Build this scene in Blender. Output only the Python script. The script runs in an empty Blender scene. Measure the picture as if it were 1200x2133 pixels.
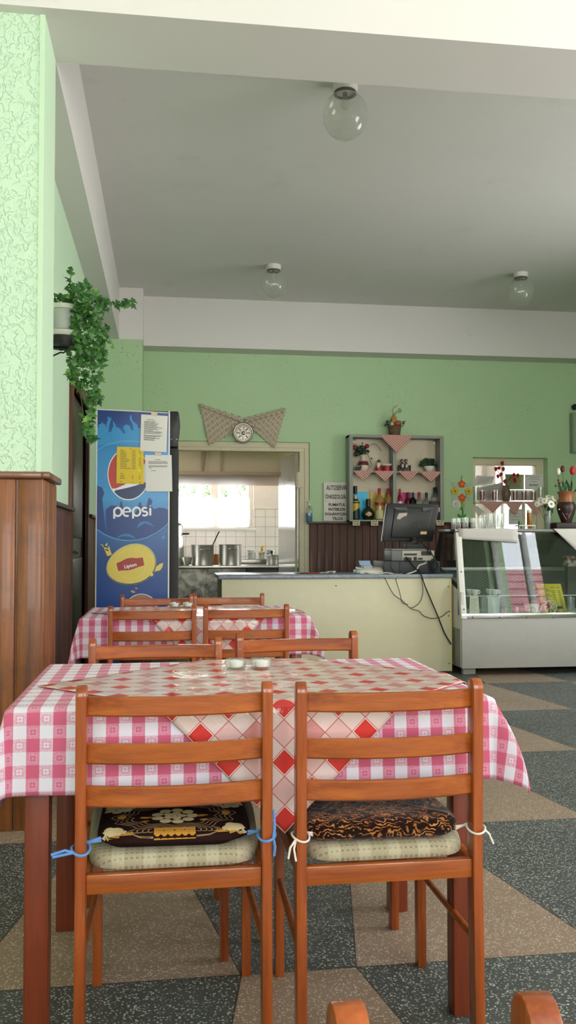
import bpy, bmesh, math, random
from mathutils import Vector, Matrix, Euler
SC = bpy.context.scene
COL = SC.collection
PI = math.pi
random.seed(7)

# ------------------------------------------------------------------ camera
F = 1850.0
ZC = 1.124
YAW, PIT = math.radians(7.85), math.radians(1.92)
cam_d = bpy.data.cameras.new('camera')
cam_d.sensor_fit = 'VERTICAL'
cam_d.sensor_height = 32.0
cam_d.sensor_width = 32.0 * 1200 / 2133
cam_d.lens = F / 2133 * 32.0
cam_d.clip_start = 0.02
cam_d.clip_end = 300
cam = bpy.data.objects.new('camera', cam_d)
COL.objects.link(cam)
cam.location = (0, 0, ZC)
cam.rotation_euler = (PI / 2 + PIT, 0, -YAW)
SC.camera = cam
_R = Matrix.Rotation(-YAW, 3, 'Z') @ Matrix.Rotation(PI / 2 + PIT, 3, 'X')

def P(px, py, ax, v):
    """the point of a plane of the room seen at a pixel of the photograph"""
    d = _R @ Vector(((px - 600) / F, -(py - 1066.5) / F, -1))
    i = 'XYZ'.index(ax)
    o = Vector((0, 0, ZC))
    return o + d * ((v - o[i]) / d[i])

# ------------------------------------------------------------------ world, daylight, exposure
SC.view_settings.view_transform = 'Standard'
SC.view_settings.look = 'None'
SC.view_settings.gamma = 1
SC.view_settings.exposure = 1.72
SC.cycles.max_bounces = 10
SC.cycles.diffuse_bounces = 6
SC.cycles.glossy_bounces = 5
SC.cycles.transmission_bounces = 8
SC.cycles.transparent_max_bounces = 16
SC.cycles.caustics_reflective = False
SC.cycles.caustics_refractive = False
SC.cycles.sample_clamp_indirect = 4.0
w = bpy.data.worlds.new('sky')
SC.world = w
w.use_nodes = True
nt = w.node_tree
nt.nodes.clear()
wo = nt.nodes.new('ShaderNodeOutputWorld')
bg = nt.nodes.new('ShaderNodeBackground')
tc = nt.nodes.new('ShaderNodeTexCoord')
sp = nt.nodes.new('ShaderNodeSeparateXYZ')
rp = nt.nodes.new('ShaderNodeValToRGB')
nt.links.new(tc.outputs['Generated'], sp.inputs[0])
mp = nt.nodes.new('ShaderNodeMapRange')
mp.inputs[1].default_value = -1
mp.inputs[2].default_value = 1
nt.links.new(sp.outputs[2], mp.inputs[0])
nt.links.new(mp.outputs[0], rp.inputs[0])
e = rp.color_ramp.elements
e[0].position, e[0].color = 0.0, (.86, .85, .84, 1)
e[1].position, e[1].color = 1.0, (0.62, 0.78, 1.0, 1)
for pos, c in ((0.49, (1.0, .99, .97, 1)), (0.51, (1.0, 0.98, 0.95, 1)), (0.62, (0.92, 0.96, 1.0, 1))):
    k = e.new(pos)
    k.color = c
nt.links.new(rp.outputs[0], bg.inputs[0])
bg.inputs[1].default_value = 4.0
nt.links.new(bg.outputs[0], wo.inputs[0])

def portal(name, loc, rot, sx, sy):
    l = bpy.data.lights.new(name, 'AREA')
    l.shape = 'RECTANGLE'
    l.size, l.size_y = sx, sy
    l.cycles.is_portal = True
    o = bpy.data.objects.new(name, l)
    o.location, o.rotation_euler = loc, rot
    COL.objects.link(o)

# windows of the dining room: (start, end, sill, head)
RX, RY0 = 5.0, -3.0            # right wall, wall behind the camera
LX2 = -2.6                     # left wall of the bay where the camera stands
RIGHT_WIN = [(-2.8, -0.6, 0.95, 3.3), (1.5, 3.4, 0.95, 3.4), (5.1, 6.7, 0.95, 2.7)]
REAR_WIN = [(-1.9, 0.0, 0.95, 3.3), (0.6, 2.5, 0.95, 3.3), (3.0, 4.6, 0.95, 3.3)]
KWIN = (-1.05, 1.32, 1.32, 2.75)   # the kitchen window
KY = 13.4                          # the kitchen's far wall
KSIDE = (10.7, 13.0, 0.95, 2.8)    # unseen window added in the kitchen's right wall to brighten its tiles
for a, b, z0, z1 in RIGHT_WIN:
    portal('daylight', (RX + .1, (a + b) / 2, (z0 + z1) / 2), (0, PI / 2, 0), z1 - z0, b - a)
for a, b, z0, z1 in REAR_WIN:
    portal('daylight', ((a + b) / 2, RY0 - .1, (z0 + z1) / 2), (PI / 2, 0, 0), b - a, z1 - z0)
portal('daylight', (RX + .1, (KSIDE[0] + KSIDE[1]) / 2, (KSIDE[2] + KSIDE[3]) / 2), (0, PI / 2, 0), KSIDE[3] - KSIDE[2], KSIDE[1] - KSIDE[0])
portal('daylight', ((KWIN[0] + KWIN[1]) / 2, KY + .1, (KWIN[2] + KWIN[3]) / 2), (-PI / 2, 0, 0), KWIN[1] - KWIN[0], KWIN[3] - KWIN[2])

# ------------------------------------------------------------------ node helper and materials
def hx(s):
    s = s.lstrip('#')
    v = [int(s[i:i + 2], 16) / 255 for i in (0, 2, 4)]
    return tuple(x / 12.92 if x <= .04045 else ((x + .055) / 1.055) ** 2.4 for x in v) + (1,)

class NT:
    def __init__(s, name):
        s.m = bpy.data.materials.new(name)
        s.m.use_nodes = True
        s.t = s.m.node_tree
        s.t.nodes.clear()
        s.out = s.n('ShaderNodeOutputMaterial')
    def n(s, typ, **kw):
        x = s.t.nodes.new(typ)
        for k, v in kw.items():
            setattr(x, k, v)
        return x
    def put(s, sock, v):
        if hasattr(v, 'links'):
            s.t.links.new(v, sock)
        elif isinstance(v, (int, float)) and sock.type in ('RGBA', 'VECTOR'):
            sock.default_value = (v, v, v, 1) if sock.type == 'RGBA' else (v, v, v)
        else:
            sock.default_value = v
    def math(s, op, a, b=0.0, c=0.0):
        x = s.n('ShaderNodeMath', operation=op)
        for i, v in enumerate((a, b, c)):
            s.put(x.inputs[i], v)
        return x.outputs[0]
    def mix(s, f, a, b, blend='MIX'):
        x = s.n('ShaderNodeMix', data_type='RGBA', blend_type=blend)
        s.put(x.inputs[0], f)
        s.put(x.inputs[6], a)
        s.put(x.inputs[7], b)
        return x.outputs[2]
    def coord(s, kind='Object', scale=None, rot=None):
        x = s.n('ShaderNodeTexCoord').outputs[kind]
        if scale or rot:
            m = s.n('ShaderNodeMapping')
            s.put(m.inputs[0], x)
            if scale: m.inputs['Scale'].default_value = scale
            if rot: m.inputs['Rotation'].default_value = rot
            x = m.outputs[0]
        return x
    def noise(s, vec, scale=5, detail=4, rough=.5, dist=0):
        x = s.n('ShaderNodeTexNoise')
        s.put(x.inputs['Vector'], vec)
        x.inputs['Scale'].default_value = scale
        x.inputs['Detail'].default_value = detail
        x.inputs['Roughness'].default_value = rough
        x.inputs['Distortion'].default_value = dist
        return x.outputs[0]
    def voro(s, vec, scale, feature='F1', out='Distance'):
        x = s.n('ShaderNodeTexVoronoi', feature=feature)
        s.put(x.inputs['Vector'], vec)
        x.inputs['Scale'].default_value = scale
        return x.outputs[out]
    def ramp(s, f, stops):
        x = s.n('ShaderNodeValToRGB')
        el = x.color_ramp.elements
        while len(el) < len(stops):
            el.new(.5)
        for q, (p, c) in zip(el, stops):
            q.position = p
            q.color = c if len(c) == 4 else tuple(c) + (1,)
        s.put(x.inputs[0], f)
        return x.outputs[0]
    def sep(s, vec):
        x = s.n('ShaderNodeSeparateXYZ')
        s.put(x.inputs[0], vec)
        return x.outputs
    def bump(s, h, strength=.3, dist=.01):
        x = s.n('ShaderNodeBump')
        x.inputs['Strength'].default_value = strength
        x.inputs['Distance'].default_value = dist
        s.put(x.inputs['Height'], h)
        return x.outputs[0]
    def bsdf(s, color, rough=.5, metal=0, normal=None, coat=0, coat_normal=None, spec=.5, trans=0, ior=1.45, sheen=0, emis=None, es=0, alpha=None):
        x = s.n('ShaderNodeBsdfPrincipled')
        s.put(x.inputs['Base Color'], color)
        s.put(x.inputs['Roughness'], rough)
        s.put(x.inputs['Metallic'], metal)
        s.put(x.inputs['Specular IOR Level'], spec)
        s.put(x.inputs['Transmission Weight'], trans)
        s.put(x.inputs['IOR'], ior)
        if normal is not None: s.put(x.inputs['Normal'], normal)
        if coat:
            s.put(x.inputs['Coat Weight'], coat)
            x.inputs['Coat Roughness'].default_value = .06
            if coat_normal is not None: s.put(x.inputs['Coat Normal'], coat_normal)
        if sheen: s.put(x.inputs['Sheen Weight'], sheen)
        s.put(s.out.inputs[0], x.outputs[0])
        s.b = x
        return s.m

MC = {}
def mat(hexc, rough=.5, metal=0, coat=0, var=.06, scale=14, spec=.5):
    key = (hexc, rough, metal, coat, var, scale, spec)
    if key in MC: return MC[key]
    n = NT('paint ' + hexc)
    c = hx(hexc)
    f = n.noise(n.coord(), scale, 4)
    col = n.mix(f, tuple(x * (1 - var) for x in c[:3]) + (1,), tuple(min(1, x * (1 + var)) for x in c[:3]) + (1,))
    MC[key] = n.bsdf(col, rough, metal, coat=coat, spec=spec)
    return MC[key]

def m_wood(name, dark, light, scale=1.0, axis='X', rough=.32, coat=.25, dirt=.0):
    n = NT(name)
    sc = {'X': (1.2, 26, 26), 'Y': (26, 1.2, 26), 'Z': (26, 26, 1.2)}[axis]
    v = n.coord('Object', tuple(x * scale for x in sc))
    a = n.noise(v, 1.6, 6, .62, .35)
    b = n.noise(n.coord('Object', tuple(x * scale * 4 for x in sc)), 2.2, 3, .6)
    f = n.math('ADD', n.math('MULTIPLY', a, .75), n.math('MULTIPLY', b, .25))
    col = n.ramp(f, [(.32, hx(dark)), (.68, hx(light))])
    if dirt:
        k = n.noise(n.coord('Object'), 7, 4, .7)
        col = n.mix(n.ramp(k, [(.52, (0, 0, 0)), (.72, (dirt,) * 3)]), col, hx('#2a140a'))
    return n.bsdf(col, n.math('ADD', rough, n.math('MULTIPLY', b, .1)), normal=n.bump(f, .12, .003), coat=coat)

def m_plaster(name, color, pit=None, worm=0.0, fine=.15, dirt=None):
    n = NT(name)
    v = n.coord('Object')
    h = n.noise(v, 55, 5, .6)
    bs, bd = fine, .004
    col = hx(color)
    f = n.noise(v, 1.3, 3)
    col = n.mix(f, tuple(x * .95 for x in col[:3]) + (1,), tuple(min(1, x * 1.04) for x in col[:3]) + (1,))
    if worm:
        k = n.noise(n.coord('Object', (1, 1, .8)), 36, 2, .5, .9)
        k = n.ramp(k, [(.45, (0, 0, 0)), (.55, (1, 1, 1))])
        h = n.math('ADD', n.math('MULTIPLY', h, .3), k)
        bs, bd = worm, .012
    if pit:
        k = n.ramp(n.noise(v, 64, 2, .5, .6), [(.29, (1, 1, 1)), (.36, (0, 0, 0))])
        g = n.ramp(n.noise(v, 1.7, 3), [(.40, (0, 0, 0)), (.62, (1, 1, 1))])
        k = n.math('MULTIPLY', k, g)
        col = n.mix(n.math('MULTIPLY', k, .8), col, hx(pit))
        h = n.math('SUBTRACT', h, k)
    if dirt:
        k = n.ramp(n.noise(v, 3.1, 5, .65), [(.58, (0, 0, 0)), (.8, (1, 1, 1))])
        col = n.mix(n.math('MULTIPLY', k, .35), col, hx(dirt))
    return n.bsdf(col, .62, normal=n.bump(h, bs, bd), spec=.35)

def m_glass(name='clear glass', tint=(1, 1, 1, 1), refl=1.0, haze=0.0, hazec=(.85, .87, .82, 1)):
    """flat pane: what is not mirrored passes straight through"""
    n = NT(name)
    lw = n.n('ShaderNodeLayerWeight'); lw.inputs[0].default_value = .5
    fr = n.math('ADD', .04, n.math('MULTIPLY', .96, n.math('POWER', lw.outputs['Facing'], 5.0)))
    tr = n.n('ShaderNodeBsdfTransparent'); tr.inputs[0].default_value = tint
    gl = n.n('ShaderNodeBsdfGlossy'); gl.inputs['Roughness'].default_value = .0
    mx = n.n('ShaderNodeMixShader')
    f = n.math('MINIMUM', n.math('MULTIPLY', fr, refl), 1.0)
    n.put(mx.inputs[0], f)
    n.put(mx.inputs[1], tr.outputs[0])
    n.put(mx.inputs[2], gl.outputs[0])
    res = mx.outputs[0]
    if haze:
        df = n.n('ShaderNodeBsdfDiffuse'); df.inputs[0].default_value = hazec
        m2 = n.n('ShaderNodeMixShader'); m2.inputs[0].default_value = haze
        n.put(m2.inputs[1], res); n.put(m2.inputs[2], df.outputs[0])
        res = m2.outputs[0]
    n.put(n.out.inputs[0], res)
    return n.m

def m_bottle(name, c, rough=.02):
    return NT(name).bsdf(hx(c), rough, trans=1.0, ior=1.35)

def m_floor():
    n = NT('terrazzo in dark and tan trapezoids')
    v = n.coord('Object')
    x, y, z = n.sep(v)
    r = n.math('DIVIDE', n.math('SUBTRACT', y, 2.34), 1.118)
    row = n.math('FLOOR', r)
    t = n.math('SUBTRACT', r, row)
    odd = n.math('FLOORED_MODULO', row, 2.0)
    s = n.math('SUBTRACT', .505, n.math('MULTIPLY', odd, .505))
    u = n.math('FLOORED_MODULO', n.math('SUBTRACT', x, s), 1.01)
    a = n.math('MULTIPLY', t, .2)
    lo = n.math('GREATER_THAN', u, a)
    hi = n.math('LESS_THAN', u, n.math('SUBTRACT', .705, a))
    tan = n.math('MULTIPLY', lo, hi)
    d1 = n.math('MINIMUM', n.math('ABSOLUTE', n.math('SUBTRACT', u, a)), n.math('ABSOLUTE', n.math('SUBTRACT', u, n.math('SUBTRACT', .705, a))))
    d2 = n.math('MULTIPLY', n.math('MINIMUM', t, n.math('SUBTRACT', 1.0, t)), 1.118)
    joint = n.math('LESS_THAN', n.math('MINIMUM', d1, d2), .0022)
    w1 = n.noise(v, 30, 2)
    vv = n.n('ShaderNodeVectorMath', operation='ADD')
    n.put(vv.inputs[0], v)
    vs = n.n('ShaderNodeVectorMath', operation='SCALE')
    wn = n.n('ShaderNodeTexNoise'); wn.inputs['Scale'].default_value = 70
    n.put(wn.inputs['Vector'], v)
    n.put(vs.inputs[0], wn.outputs['Color']); vs.inputs['Scale'].default_value = .008
    n.put(vv.inputs[1], vs.outputs[0])
    wv = vv.outputs[0]
    d = n.voro(wv, 140)
    cr = n.sep(n.voro(wv, 140, out='Color'))
    size = n.math('ADD', .20, n.math('MULTIPLY', cr[0], .28))
    chip = n.math('LESS_THAN', d, size)
    chip = n.math('MULTIPLY', chip, n.math('GREATER_THAN', cr[1], .2))
    fade = n.noise(v, 2.2, 4)
    base_t = n.mix(fade, hx('#7c6654'), hx('#9a836f'))
    base_d = n.mix(fade, hx('#363837'), hx('#545652'))
    chip_t = n.mix(cr[2], hx('#a08c7a'), hx('#d6c7b2'))
    chip_d = n.mix(cr[2], hx('#65665f'), hx('#d0cec2'))
    ct = n.mix(n.math('MULTIPLY', chip, .8), base_t, chip_t)
    cd = n.mix(n.math('MULTIPLY', chip, .85), base_d, chip_d)
    col = n.mix(tan, cd, ct)
    col = n.mix(n.math('MULTIPLY', joint, .75), col, hx('#151513'))
    return n.bsdf(col, n.math('ADD', .34, n.math('MULTIPLY', w1, .2)), spec=.4)

def m_gingham(p=.0285, soft=False, pink='#b94666', white='#cdc8d0', midc='#c6859a'):
    n = NT('pink and white checked cloth' if not soft else 'small red check')
    uv = n.coord('UV')
    x, y, z = n.sep(uv)
    a, b = n.math('DIVIDE', x, p), n.math('DIVIDE', y, p)
    ia, ib = n.math('FLOORED_MODULO', n.math('FLOOR', a), 2.0), n.math('FLOORED_MODULO', n.math('FLOOR', b), 2.0)
    fa, fb = n.math('ABSOLUTE', n.math('SUBTRACT', n.math('FRACT', a), .5)), n.math('ABSOLUTE', n.math('SUBTRACT', n.math('FRACT', b), .5))
    q = lambda v, o: n.math('POWER', n.math('SUBTRACT', v, o), 2.0)
    petal = n.math('LESS_THAN', n.math('ADD', q(fa, .12), q(fb, .12)), .0125)
    cross = n.math('LESS_THAN', n.math('ABSOLUTE', n.math('SUBTRACT', fa, fb)), .022)
    petal = n.math('MULTIPLY', petal, n.math('SUBTRACT', 1.0, cross))
    lace = n.math('MULTIPLY', n.math('GREATER_THAN', n.math('MAXIMUM', fa, fb), .30), n.math('GREATER_THAN', n.voro(uv, 420), .42))
    PK, WH, MD = hx(pink), hx(white), hx(midc)
    mixA = n.mix(petal, n.mix(n.math('MULTIPLY', lace, .5), MD, WH), WH) if not soft else MD
    mixB = n.mix(petal, n.mix(n.math('MULTIPLY', lace, .5), MD, PK), PK) if not soft else MD
    r0 = n.mix(ia, PK, mixA)
    r1 = n.mix(ia, mixB, WH)
    col = n.mix(ib, r0, r1)
    wv = n.noise(uv, 900, 2)
    col = n.mix(n.math('MULTIPLY', wv, .14), col, WH)
    return n.bsdf(col, .85, normal=n.bump(wv, .15, .001), sheen=.1, spec=.2)

def m_overlay():
    n = NT('square cloth with red diamonds under clear film')
    uv = n.coord('UV')
    x, y, z = n.sep(uv)
    p = .0445
    a, b = n.math('DIVIDE', x, p), n.math('DIVIDE', y, p)
    ia, ib = n.math('FLOOR', a), n.math('FLOOR', b)
    m3 = lambda v: n.math('FLOORED_MODULO', v, 3.0)
    eq = lambda v, k: n.math('LESS_THAN', n.math('ABSOLUTE', n.math('SUBTRACT', v, k)), .5)
    ra, rb = m3(ia), m3(ib)
    m2 = lambda v: n.math('FLOORED_MODULO', v, 2.0)
    m4 = lambda v: n.math('FLOORED_MODULO', v, 4.0)
    ee = n.math('MULTIPLY', eq(m2(ia), 0), eq(m2(ib), 0))
    sm = m4(n.math('ADD', ia, ib))
    brd = n.math('LESS_THAN', n.math('MINIMUM', a, b), 1.0)
    red = n.math('MULTIPLY', ee, n.math('MAXIMUM', eq(sm, 0), brd))
    fad = n.math('MULTIPLY', ee, n.math('SUBTRACT', 1.0, red))
    pal = n.math('MULTIPLY', eq(m2(ia), 1), eq(m2(ib), 1))
    fx = n.math('ABSOLUTE', n.math('SUBTRACT', n.math('FRACT', a), .5))
    fy = n.math('ABSOLUTE', n.math('SUBTRACT', n.math('FRACT', b), .5))
    mx = n.math('MAXIMUM', fx, fy)
    line = n.math('GREATER_THAN', mx, .477)
    rim = n.math('GREATER_THAN', mx, .44)
    wv = n.noise(n.coord('UV', (1, 4, 1)), 260, 3, .6)
    big = n.noise(uv, 7, 3)
    base = n.mix(big, hx('#cdb5ad'), hx('#dccdc8'))
    base = n.mix(n.math('MULTIPLY', wv, .22), base, hx('#c99c94'))
    wr = n.noise(uv, 3.3, 2)
    col = n.mix(pal, base, n.mix(wv, hx('#c99a96'), hx('#d6b5ae')))
    col = n.mix(fad, col, n.mix(wr, hx('#b9706c'), hx('#cc9790')))
    col = n.mix(n.math('MULTIPLY', red, n.math('SUBTRACT', 1.0, rim)), col, n.mix(wv, hx('#b8201c'), hx('#cc3a30')))
    col = n.mix(n.math('MULTIPLY', rim, red), col, hx('#ead8d0'))
    col = n.mix(n.math('MULTIPLY', line, .85), col, hx('#a8433d'))
    u2 = n.coord('UV', (1.0, 2.2, 1))
    wk = n.ramp(n.noise(u2, 9, 3, .55, 1.6), [(.40, (0, 0, 0)), (.5, (1, 1, 1)), (.60, (0, 0, 0))])
    wk = n.math('MULTIPLY', wk, n.ramp(n.noise(uv, 5, 2), [(.45, (0, 0, 0)), (.65, (1, 1, 1))]))
    rip = n.noise(uv, 6, 2)
    cn = n.bump(n.math('ADD', n.math('MULTIPLY', wk, .4), rip), .25, .006)
    return n.bsdf(col, .6, coat=.6, coat_normal=cn, spec=.3)

def m_velvet_baroque():
    n = NT('dark velvet with orange scrolls')
    v = n.coord('Object')
    k = n.noise(v, 17, 3, .55, 2.2)
    w1 = n.n('ShaderNodeTexWave', wave_type='RINGS')
    n.put(w1.inputs['Vector'], v)
    w1.inputs['Scale'].default_value = 34; w1.inputs['Distortion'].default_value = 14; w1.inputs['Detail Scale'].default_value = 1.4
    f = n.math('MULTIPLY', n.ramp(w1.outputs[1], [(.66, (0, 0, 0)), (.74, (1, 1, 1))]), n.ramp(k, [(.42, (0, 0, 0)), (.52, (1, 1, 1))]))
    lit = n.mix(n.noise(v, 22, 2), hx('#7a3512'), hx('#c98a4c'))
    col = n.mix(f, hx('#1b0c08'), lit)
    return n.bsdf(col, .85, sheen=.1, spec=.1)

def m_seat():
    n = NT('beige woven seat fabric')
    v = n.coord('Object')
    x, y, z = n.sep(v)
    st = n.math('LESS_THAN', n.math('FRACT', n.math('MULTIPLY', n.math('ADD', y, n.math('MULTIPLY', z, .8)), 60.0)), .28)
    dd = n.math('LESS_THAN', n.math('FRACT', n.math('MULTIPLY', x, 85.0)), .55)
    f = n.math('MULTIPLY', st, dd)
    wv = n.noise(v, 420, 2)
    col = n.mix(wv, hx('#8c8168'), hx('#b3a88c'))
    col = n.mix(n.math('MULTIPLY', f, .5), col, hx('#5e5540'))
    col = n.mix(n.math('MULTIPLY', n.math('LESS_THAN', n.math('FRACT', n.math('MULTIPLY', x, 15.0)), .4), .25), col, hx('#d2c8ae'))
    return n.bsdf(col, .9, normal=n.bump(wv, .4, .002), spec=.15)

def m_marble():
    n = NT('blue grey marbled worktop')
    v = n.coord('Object')
    k = n.noise(v, 9, 6, .6, 1.6)
    ve = n.ramp(k, [(.46, (0, 0, 0)), (.5, (1, 1, 1)), (.54, (0, 0, 0))])
    col = n.mix(n.noise(v, 5, 4), hx('#6f7884'), hx('#98a2ac'))
    col = n.mix(n.math('MULTIPLY', ve, .45), col, hx('#454c58'))
    return n.bsdf(col, .25)

def m_tiles(size=.15, c='#d7cec6', g='#8f8780', axes=(0, 2)):
    n = NT('square glazed wall tiles')
    v = n.sep(n.coord('Object'))
    fr = lambda q: n.math('ABSOLUTE', n.math('SUBTRACT', n.math('FRACT', n.math('DIVIDE', q, size)), .5))
    m = n.math('MAXIMUM', fr(v[axes[0]]), fr(v[axes[1]]))
    l = n.math('GREATER_THAN', m, .482)
    col = n.mix(l, n.mix(n.noise(n.coord(), 8, 3), hx(c), hx('#e4ddd6')), hx(g))
    return n.bsdf(col, .2, normal=n.bump(n.math('SUBTRACT', 1.0, l), .3, .002))

def m_mesh_panel():
    n = NT('dark panel of diamond mesh')
    v = n.sep(n.coord('Object'))
    u, k = n.math('MULTIPLY', v[0], 24.0), n.math('MULTIPLY', v[2], 38.0)
    f = lambda q: n.math('ABSOLUTE', n.math('SUBTRACT', n.math('FRACT', q), .5))
    m = n.math('MAXIMUM', f(n.math('ADD', u, k)), f(n.math('SUBTRACT', u, k)))
    l = n.math('GREATER_THAN', m, .40)
    col = n.mix(l, hx('#141617'), hx('#585b57'))
    return n.bsdf(col, .5, normal=n.bump(l, .6, .004))

def m_stained_metal():
    n = NT('stained dull steel')
    v = n.coord('Object')
    k = n.noise(v, 6, 6, .7, .8)
    col = n.ramp(k, [(.35, hx('#46453f')), (.5, hx('#77756a')), (.62, hx('#9b988c'))])
    col = n.mix(n.ramp(n.noise(v, 22, 5, .75), [(.55, (0, 0, 0)), (.7, (.7, .7, .7))]), col, hx('#3a3a36'))
    return n.bsdf(col, .45, .5)

def m_rings_cloth():
    n = NT('beige cloth with brown rosettes')
    v = n.coord('UV')
    x, y, z = n.sep(v)
    f = lambda q: n.math('SUBTRACT', n.math('FRACT', n.math('DIVIDE', q, .062)), .5)
    a, b = f(x), f(y)
    d = n.math('SQRT', n.math('ADD', n.math('POWER', a, 2.0), n.math('POWER', b, 2.0)))
    r1 = n.math('LESS_THAN', d, .19)
    r2 = n.math('LESS_THAN', n.math('ABSOLUTE', n.math('SUBTRACT', d, .30)), .035)
    r3 = n.math('LESS_THAN', n.math('ABSOLUTE', n.math('SUBTRACT', d, .58)), .05)
    r = n.math('MAXIMUM', r1, n.math('MAXIMUM', r2, r3))
    col = n.mix(n.math('MULTIPLY', r, .75), hx('#c2b5a2'), hx('#8a7764'))
    return n.bsdf(col, .9, spec=.2)

def m_print_blue():
    n = NT('blue printed panel')
    v = n.sep(n.coord('Object'))
    z = n.math('DIVIDE', v[2], 2.06)
    k = n.noise(n.coord(), 5, 3)
    f = n.math('ADD', z, n.math('MULTIPLY', n.math('SUBTRACT', k, .5), .05))
    col = n.ramp(f, [(.30, hx('#0d3c86')), (.50, hx('#10447f')), (.60, hx('#1c62a6')), (.70, hx('#2b8cc8')), (.86, hx('#2a86c6')), (.96, hx('#0e3b84')), (1.0, hx('#0c3278'))])
    return n.bsdf(col, .3)

M = dict(
    chair=m_wood('orange brown varnished chair wood', '#74320d', '#ad5c20', 1.0, 'X', .28, .35),
    chairz=m_wood('orange brown varnished upright', '#6e2c0b', '#a6531c', 1.0, 'Z', .28, .35),
    leg=m_wood('red brown varnished table leg', '#5a2410', '#7e3517', .8, 'Z', .35, .2),
    plank=m_wood('brown stained pine planks', '#4e280f', '#96592a', .55, 'Z', .38, .12, .3),
    plankd=m_wood('dark brown stained planks', '#351a10', '#63361f', .5, 'Z', .45, .05, .3),
    cap=m_wood('brown wooden cap rail', '#4a2712', '#7d4b24', .6, 'X', .3, .3, .3),
    capd=m_wood('dark wooden cap rail', '#2a1710', '#50301f', .6, 'X', .35, .2),
    green=m_plaster('pale green plaster with pits', '#b1cda3', '#5f7a58', 0, .45),
    greenp=m_plaster('pale green combed plaster', '#c6e0c6', None, .55, .3),
    greens=m_plaster('pale green smooth plaster', '#c2dcc0', None, 0, .25),
    white=m_plaster('off white ceiling paint', '#d9d7d4', None, 0, .05, '#bcbab3'),
    beam=m_plaster('white beam paint', '#dad6d4', None, 0, .08),
    floor=m_floor(), gingham=m_gingham(), overlay=m_overlay(),
    red_check=m_gingham(.011, True, '#a8524e', '#d9c2b6', '#c08c84'),
    velvet=m_velvet_baroque(), seat=m_seat(), marble=m_marble(), tiles=m_tiles(), mesh=m_mesh_panel(), stain=m_stained_metal(),
    rings=m_rings_cloth(), blue=m_print_blue(),
    pane=m_glass('window pane', (1, 1, 1, 1), .8), case=m_glass('display case pane', (.90, .93, .92, 1), 1.15),
    globe=m_glass('clear globe glass', (.90, .91, .88, 1), 1.4, .10), glass=m_glass('drinking glass', (.93, .95, .94, 1), 1.6, .06),
    steel=NT('brushed steel').bsdf(hx('#a8a49c'), .28, 1.0), chrome=NT('chrome').bsdf(hx('#c9c9c4'), .12, 1.0),
    black=mat('#151515', .45), blackm=mat('#232424', .6), cream=mat('#c6bf9f', .4), paper=mat('#d9d6d2', .8), ink=mat('#4d4b4b', .8),
    frame=m_plaster('cream gloss paint with chips', '#d3cbb0', '#8f8363', 0, .1), grey=mat('#8e9188', .5), whitep=mat('#dcd9d2', .45),
    yellow=mat('#d9bd3f', .7), leaf=None,
)

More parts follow.
